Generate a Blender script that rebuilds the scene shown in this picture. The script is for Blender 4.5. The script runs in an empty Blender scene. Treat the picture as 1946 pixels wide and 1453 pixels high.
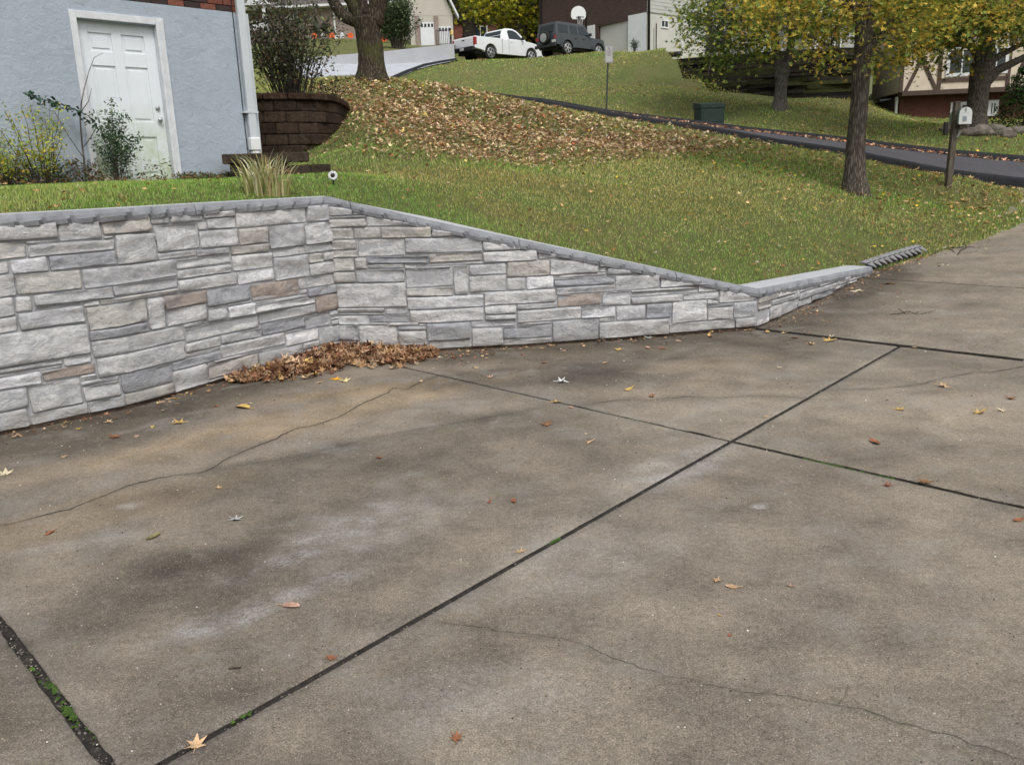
import bpy, math, random
import numpy as np
from mathutils import Vector, Matrix
random.seed(7); rng=np.random.default_rng(11)
SC=bpy.context.scene; COL=SC.collection
# ------------------------------------------------------------------ camera
F=1600.;PX=973.;PY=726.5;CH=1.6
PITCH=math.atan((PY-330.)/F); ROLL=math.radians(2.0)
_up=-np.array([math.sin(ROLL)*math.cos(PITCH),-math.cos(ROLL)*math.cos(PITCH),-math.sin(PITCH)])
_fw=np.array([0,0,-1.]); _fw=_fw-_up*_fw.dot(_up); _fw/=np.linalg.norm(_fw)
_rt=np.cross(_fw,_up)
RM=np.array([_rt,_fw,_up]); CP=np.array([0,0,CH])
cam=bpy.data.cameras.new('camera'); camo=bpy.data.objects.new('camera',cam); COL.objects.link(camo)
cam.sensor_width=36; cam.lens=F/1946*36; cam.clip_start=.05; cam.clip_end=2000
M=Matrix([[*RM[0],0],[*RM[1],0],[*RM[2],CH],[0,0,0,1]]); camo.matrix_world=M
SC.camera=camo
# ------------------------------------------------------------------ light: overcast autumn day
SUN_EL,SUN_AZ=math.radians(55),math.radians(158)      # azimuth: direction the light comes from (from +Y clockwise)
W=bpy.data.worlds.new('World'); SC.world=W; W.use_nodes=True
nt=W.node_tree; nt.nodes.clear()
sky=nt.nodes.new('ShaderNodeTexSky'); sky.sky_type='NISHITA'; sky.sun_disc=False
sky.sun_elevation=SUN_EL; sky.sun_rotation=SUN_AZ; sky.air_density=1.6; sky.dust_density=5; sky.ozone_density=1
hs=nt.nodes.new('ShaderNodeHueSaturation'); hs.inputs['Saturation'].default_value=.30
bg=nt.nodes.new('ShaderNodeBackground'); bg.inputs['Strength'].default_value=.13
wo=nt.nodes.new('ShaderNodeOutputWorld')
nt.links.new(sky.outputs[0],hs.inputs['Color']); nt.links.new(hs.outputs[0],bg.inputs['Color']); nt.links.new(bg.outputs[0],wo.inputs[0])
sl=bpy.data.lights.new('sun','SUN'); sl.energy=1.1; sl.angle=math.radians(20); sl.color=(1,.97,.93)
so=bpy.data.objects.new('sun',sl); COL.objects.link(so)
sd=Vector((math.sin(SUN_AZ)*math.cos(SUN_EL),math.cos(SUN_AZ)*math.cos(SUN_EL),math.sin(SUN_EL)))
so.rotation_euler=sd.to_track_quat('Z','Y').to_euler(); so.location=(0,-5,30)
SC.view_settings.view_transform='Standard'; SC.view_settings.look='None'; SC.view_settings.exposure=0.35
SC.view_settings.gamma=1; SC.view_settings.use_curve_mapping=False
SC.render.engine='CYCLES'
# ------------------------------------------------------------------ helpers
def ray(px,py): return RM@np.array([(px-PX)/F,-(py-PY)/F,-1.])
def onz(px,py,z=0.):
    d=ray(px,py); return CP+d*((z-CH)/d[2])
def WP(px,py,Y):
    d=ray(px,py); return CP+d*(Y/d[1])
def V(*a): return np.array(a,float)
def tag(o,label=None,cat=None,group=None,kind=None):
    if label: o['label']=label
    if cat: o['category']=cat
    if group: o['group']=group
    if kind: o['kind']=kind
    return o
def mk(name,verts,faces,mat=None,parent=None,smooth=False,col=None,kind=None):
    me=bpy.data.meshes.new(name)
    verts=np.asarray(verts,np.float32)
    if isinstance(faces,np.ndarray):
        nf,k=faces.shape
        me.vertices.add(len(verts)); me.vertices.foreach_set('co',verts.ravel())
        me.loops.add(nf*k); me.loops.foreach_set('vertex_index',faces.astype(np.int32).ravel())
        me.polygons.add(nf); me.polygons.foreach_set('loop_start',np.arange(0,nf*k,k,dtype=np.int32))
        me.polygons.foreach_set('loop_total',np.full(nf,k,np.int32))
        me.update(calc_edges=True)
    else:
        me.from_pydata(verts.tolist(),[],[list(f) for f in faces]); me.update()
    if smooth: me.polygons.foreach_set('use_smooth',np.ones(len(me.polygons),bool))
    if col is not None:
        a=me.color_attributes.new('Col','FLOAT_COLOR','POINT')
        c=np.ones((len(verts),4),np.float32); c[:,:col.shape[1]]=col; a.data.foreach_set('color',c.ravel())
    if mat: me.materials.append(mat)
    o=bpy.data.objects.new(name,me); COL.objects.link(o)
    if parent: o.parent=parent
    if kind: o['kind']=kind
    return o
def empty(name,loc=(0,0,0),rz=0,**k):
    o=bpy.data.objects.new(name,None); COL.objects.link(o); o.location=loc; o.rotation_euler=(0,0,rz); o.empty_display_size=.1
    tag(o,**k); return o
def keepw(o,par):
    """parent o (verts in world coordinates) to a thing standing elsewhere without moving it"""
    o.parent=par; o.matrix_parent_inverse=(Matrix.Translation(par.location)@par.rotation_euler.to_matrix().to_4x4()).inverted(); return o
class MB:
    def __init__(s): s.v=[];s.f=[]
    def add(s,v,f):
        n=len(s.v); s.v+= [tuple(p) for p in v]; s.f+=[tuple(i+n for i in q) for q in f]
    def box(s,x0,x1,y0,y1,z0,z1,fr=None):
        c=[(x,y,z) for z in(z0,z1) for y in(y0,y1) for x in(x0,x1)]
        if fr: c=[fr(*p) for p in c]
        s.add(c,[(0,2,3,1),(4,5,7,6),(0,1,5,4),(2,6,7,3),(0,4,6,2),(1,3,7,5)])
    def tube(s,pts,rad,k=8,cap=True,jit=0,seed=0):
        pts=[np.array(p,float) for p in pts]; n=len(pts); rr=rad if hasattr(rad,'__len__') else [rad]*n
        r0=np.random.default_rng(seed); V0=[]; ref=np.array([.31,.17,.93])
        for i,p in enumerate(pts):
            t=pts[min(i+1,n-1)]-pts[max(i-1,0)]; t/=np.linalg.norm(t)+1e-9
            if abs(t.dot(ref))>.95: ref=np.array([.9,.3,.1])
            a=np.cross(t,ref); a/=np.linalg.norm(a); b=np.cross(t,a)
            for j in range(k):
                th=2*math.pi*j/k; r=rr[i]*(1+jit*(r0.random()-.5))
                V0.append(p+a*r*math.cos(th)+b*r*math.sin(th))
        Fc=[(i*k+j,i*k+(j+1)%k,(i+1)*k+(j+1)%k,(i+1)*k+j) for i in range(n-1) for j in range(k)]
        if cap: Fc+= [tuple(range(k)),tuple((n-1)*k+j for j in reversed(range(k)))]
        s.add(V0,Fc)
    def prism(s,poly,y0,y1,fr):
        """poly (u,z) extruded between depths y0,y1; fr(u,d,z)->world"""
        n=len(poly); s.add([fr(p[0],y0,p[1]) for p in poly]+[fr(p[0],y1,p[1]) for p in poly],
            [tuple(range(n)),tuple(range(2*n-1,n-1,-1))]+[(i,(i+1)%n,n+(i+1)%n,n+i) for i in range(n)])
    def build(s,name,mat=None,parent=None,smooth=False,bevel=0,kind=None,seg=2):
        o=mk(name,np.array(s.v),s.f,mat,None,smooth,kind=kind)
        import bmesh
        bm=bmesh.new(); bm.from_mesh(o.data); bmesh.ops.recalc_face_normals(bm,faces=bm.faces); bm.to_mesh(o.data); bm.free()
        if smooth: o.data.polygons.foreach_set('use_smooth',np.ones(len(o.data.polygons),bool))
        if parent:
            if parent.type=='EMPTY' and (parent.location.length>1e-6): keepw(o,parent)
            else: o.parent=parent
        if bevel:
            m=o.modifiers.new('bevel','BEVEL'); m.width=bevel; m.segments=seg; m.limit_method='ANGLE'
        return o
def vnoise(x,y,seed=0):
    xi=np.floor(x).astype(np.int64); yi=np.floor(y).astype(np.int64); xf=x-xi; yf=y-yi
    def h(a,b):
        n=(a*374761393+b*668265263+seed*1442695041)&0x7fffffff
        n=((n^(n>>13))*1274126177)&0x7fffffff
        return ((n^(n>>16))&0xffff)/65535.
    u=xf*xf*(3-2*xf); v=yf*yf*(3-2*yf)
    return (h(xi,yi)*(1-u)+h(xi+1,yi)*u)*(1-v)+(h(xi,yi+1)*(1-u)+h(xi+1,yi+1)*u)*v
def fbm(x,y,o=5,seed=0,g=.5):
    s=0;a=1;t=0
    for i in range(o): s=s+a*vnoise(x*2**i,y*2**i,seed+i*17); t+=a; a*=g
    return s/t
def sstep(a,b,x):
    t=np.clip((x-a)/(b-a),0,1); return t*t*(3-2*t)
# ---- materials
def srgb(r,g,b):
    f=lambda c:(c/255/12.92 if c/255<=.04045 else ((c/255+.055)/1.055)**2.4)
    return (f(r),f(g),f(b))
class NM:
    def __init__(s,name):
        s.m=bpy.data.materials.new(name); s.m.use_nodes=True; s.t=s.m.node_tree; s.b=s.t.nodes['Principled BSDF']
        s.co=None
    def n(s,t,**k):
        x=s.t.nodes.new(t)
        for a,b in k.items(): setattr(x,a,b)
        return x
    def l(s,a,b): s.t.links.new(a,b)
    def coord(s,scale=(1,1,1),rot=(0,0,0)):
        tc=s.n('ShaderNodeTexCoord'); mp=s.n('ShaderNodeMapping'); mp.inputs['Scale'].default_value=scale; mp.inputs['Rotation'].default_value=rot
        s.l(tc.outputs['Object'],mp.inputs[0]); return mp.outputs[0]
    def noise(s,sc,det=4,rough=.6,co=None,dist=0):
        x=s.n('ShaderNodeTexNoise'); x.inputs['Scale'].default_value=sc; x.inputs['Detail'].default_value=det; x.inputs['Roughness'].default_value=rough; x.inputs['Distortion'].default_value=dist
        s.l(co or s.coord(),x.inputs['Vector']); return x.outputs[0]
    def vor(s,sc,co=None,feat='F1'):
        x=s.n('ShaderNodeTexVoronoi'); x.feature=feat; x.inputs['Scale'].default_value=sc; s.l(co or s.coord(),x.inputs['Vector']); return x
    def ramp(s,fac,stops):
        r=s.n('ShaderNodeValToRGB'); e=r.color_ramp.elements
        while len(e)<len(stops): e.new(.5)
        for i,(p,c) in enumerate(stops):
            e[i].position=p; e[i].color=(*c,1) if hasattr(c,'__len__') else (c,c,c,1)
        s.l(fac,r.inputs[0]); return r.outputs[0]
    def mix(s,fac,a,b,mode='MIX'):
        x=s.n('ShaderNodeMix'); x.data_type='RGBA'; x.blend_type=mode
        if isinstance(fac,(int,float)): x.inputs[0].default_value=fac
        else: s.l(fac,x.inputs[0])
        for i,c in((6,a),(7,b)):
            if isinstance(c,tuple): x.inputs[i].default_value=(*c,1)
            else: s.l(c,x.inputs[i])
        return x.outputs[2]
    def bump(s,h,st=.5,d=.01,prev=None):
        x=s.n('ShaderNodeBump'); x.inputs['Strength'].default_value=st; x.inputs['Distance'].default_value=d; s.l(h,x.inputs['Height'])
        if prev: s.l(prev,x.inputs['Normal'])
        return x.outputs[0]
    def fin(s,col=None,nor=None,rough=.8,spec=.35,met=0):
        if col is not None:
            if isinstance(col,tuple): s.b.inputs['Base Color'].default_value=(*col,1)
            else: s.l(col,s.b.inputs['Base Color'])
        if nor: s.l(nor,s.b.inputs['Normal'])
        if isinstance(rough,(int,float)): s.b.inputs['Roughness'].default_value=rough
        else: s.l(rough,s.b.inputs['Roughness'])
        s.b.inputs['Specular IOR Level'].default_value=spec; s.b.inputs['Metallic'].default_value=met
        return s.m
def simple(name,c,rough=.7,var=.25,sc=6,bump=.15,bs=60,bd=.004,spec=.35,met=0,stretch=(1,1,1)):
    n=NM(name); co=n.coord(stretch); f=n.noise(sc,5,.65,co)
    a=tuple(x*(1-var) for x in c); b=tuple(min(1,x*(1+var)) for x in c)
    cl=n.ramp(f,[(.3,a),(.7,b)]); nr=None
    if bump: nr=n.bump(n.noise(bs,4,.6,co),bump,bd)
    return n.fin(cl,nr,rough,spec,met)
def attrmat(name,rough=.75,bs=0,bump=.3,trans=0,spec=.3,var=.2):
    n=NM(name); a=n.n('ShaderNodeAttribute'); a.attribute_name='Col'
    c=a.outputs['Color']
    if var: 
        f=n.ramp(n.noise(35,3,.6),[(.3,1-var),(.7,1+var)]); c=n.mix(1.,c,f,'MULTIPLY')
    nr=n.bump(n.noise(bs,4,.6),bump,.004) if bs else None
    m=n.fin(c,nr,rough,spec)
    if trans:
        t=n.n('ShaderNodeBsdfTranslucent'); n.l(c,t.inputs['Color']); mx=n.n('ShaderNodeMixShader'); mx.inputs[0].default_value=trans
        out=n.t.nodes['Material Output']; n.l(n.b.outputs[0],mx.inputs[1]); n.l(t.outputs[0],mx.inputs[2]); n.l(mx.outputs[0],out.inputs[0])
    return m
MT={}
MT['leaf']=attrmat('leaf_litter',.8,trans=.12,var=.3)
MT['foliage']=attrmat('foliage',.7,trans=.3,var=.15)
MT['grassblade']=attrmat('grass_blade',.75,trans=.25,var=0)
MT['white']=simple('white_paint',(.68,.70,.70),.5,.05,3,.05)
MT['stucco']=None
MT['darkglass']=NM('dark_glass').fin((.02,.028,.03),None,.08,.5)
MT['black']=simple('black_plastic',(.02,.02,.022),.5,.2,8,.05)
MT['rubber']=simple('rubber',(.018,.018,.018),.85,.2,8,.1)
MT['metal']=simple('grey_metal',(.38,.39,.4),.4,.15,20,.05,met=.6)
MT['asphalt']=simple('asphalt',(.060,.058,.066),.85,.25,2.2,.5,140,.006)
MT['curb']=simple('asphalt_curb',(.017,.018,.021),.85,.35,5,.5,60,.01)
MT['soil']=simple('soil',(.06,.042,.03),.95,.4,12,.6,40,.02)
# bark
def barkmat(name,c1,c2,moss=None,sc=1.):
    n=NM(name); co=n.coord((26*sc,26*sc,3.2*sc)); v=n.vor(1.4,n.t.nodes.new('ShaderNodeTexCoord') and co,'DISTANCE_TO_EDGE').outputs['Distance']; nz=n.noise(1.3,6,.7,co,1.2)
    h=n.n('ShaderNodeMath',operation='MULTIPLY'); n.l(n.ramp(v,[(.0,0.),(.35,1.)]),h.inputs[0]); n.l(nz,h.inputs[1])
    col=n.ramp(h.outputs[0],[(.08,c1),(.5,c2)])
    if moss: col=n.mix(n.ramp(n.noise(1.6,4,.6),[(.5,0.),(.68,.8)]),col,moss)
    return n.fin(col,n.bump(h.outputs[0],.8,.02),.95,.15)
MT['bark']=barkmat('bark_dark',(.055,.047,.038),(.19,.168,.14))
MT['barkmoss']=barkmat('bark_mossy',(.03,.025,.018),(.115,.095,.07),(.07,.075,.02),.8)
MT['barkgrey']=barkmat('bark_grey',(.08,.073,.063),(.24,.22,.195))
# ---- templates for leaves
def leaf_poly(kind,s):
    r=random.Random(s)
    if kind=='maple':
        an=[-90,-62,-40,-20,2,28,45,62,90,118,135,152,178,200,220,242]; ra=[.10,.38,.30,.72,.34,.36,.92,.42,1.,.42,.92,.36,.34,.72,.30,.38]
        pts=[(math.cos(math.radians(a))*q*.5,(math.sin(math.radians(a))*q)*.5) for a,q in zip(an,ra)]
    elif kind=='star':
        an=[-90,-30,0,30,60,90,120,150,180,210]; ra=[.2,.75,.35,.85,.4,1.,.4,.85,.35,.75]
        pts=[(math.cos(math.radians(a))*q*.5,(math.sin(math.radians(a))*q)*.5) for a,q in zip(an,ra)]
    elif kind=='oval':
        pts=[(math.sin(t)*.22,-math.cos(t)*.5) for t in np.linspace(0,2*math.pi,9)[:-1]]
    else:
        pts=[(0,-.5),(.22,-.1),(.16,.25),(0,.5),(-.16,.25),(-.22,-.1)]
    cu=r.uniform(.2,1.5); cv=r.uniform(-.5,.9); tw=r.uniform(-.6,.6)
    v=[(0,0,0)]+[(x,y,cu*x*x*1.2+cv*y*y*.8+tw*x*y+r.uniform(-.04,.04)) for x,y in pts]
    v=np.array(v); v[:,2]-=v[:,2].min()
    n=len(pts); f=np.array([(0,1+i,1+(i+1)%n) for i in range(n)])
    return v,f
def bulk(name,temps,pos,Rm,sc,colr,mat,parent=None,kind='stuff',cj=.0):
    VV=[];FF=[];CC=[];off=0; N=len(pos); ti=rng.integers(0,len(temps),N)
    for k,(tv,tf) in enumerate(temps):
        ids=np.where(ti==k)[0]
        if not len(ids): continue
        p=np.einsum('nij,vj->nvi',Rm[ids],tv)*sc[ids][:,None,None]+pos[ids][:,None,:]
        VV.append(p.reshape(-1,3)); nv=len(tv)
        FF.append((tf[None]+(np.arange(len(ids))*nv)[:,None,None]+off).reshape(-1,tf.shape[1])); off+=len(ids)*nv
        c=np.repeat(colr[ids][:,None,:],nv,1); 
        if cj: c=c*(1+cj*(rng.random((len(ids),nv,1))-.5))
        CC.append(c.reshape(-1,3))
    # pad faces: all templates must share face width
    return mk(name,np.concatenate(VV),np.concatenate(FF),mat,parent,False,np.concatenate(CC),kind)
def rots(N,tilt=.5,up=None):
    a=rng.random(N)*2*math.pi; t=rng.normal(0,tilt,N); b=rng.random(N)*2*math.pi
    ca,sa=np.cos(a),np.sin(a); Z=np.zeros((N,3,3)); Z[:,0,0]=ca;Z[:,0,1]=-sa;Z[:,1,0]=sa;Z[:,1,1]=ca;Z[:,2,2]=1
    ax=np.stack([np.cos(b),np.sin(b),np.zeros(N)],1); c,s=np.cos(t),np.sin(t)
    K=np.zeros((N,3,3)); K[:,0,1]=-ax[:,2];K[:,0,2]=ax[:,1];K[:,1,0]=ax[:,2];K[:,1,2]=-ax[:,0];K[:,2,0]=-ax[:,1];K[:,2,1]=ax[:,0]
    R=np.eye(3)[None]+s[:,None,None]*K+(1-c)[:,None,None]*(K@K)
    return R@Z
def pick(pal,N,j=.2):
    w=np.array([p[1] for p in pal],float); w/=w.sum(); c=np.array([p[0] for p in pal])[rng.choice(len(pal),N,p=w)]
    return c*(1+j*(rng.random((N,1))-.5)*2)
LM=[leaf_poly('maple',i) for i in range(6)]; LS=[leaf_poly('star',i) for i in range(6)]; LD=[leaf_poly('x',i) for i in range(4)]; LO=[leaf_poly('oval',i) for i in range(4)]

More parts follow.
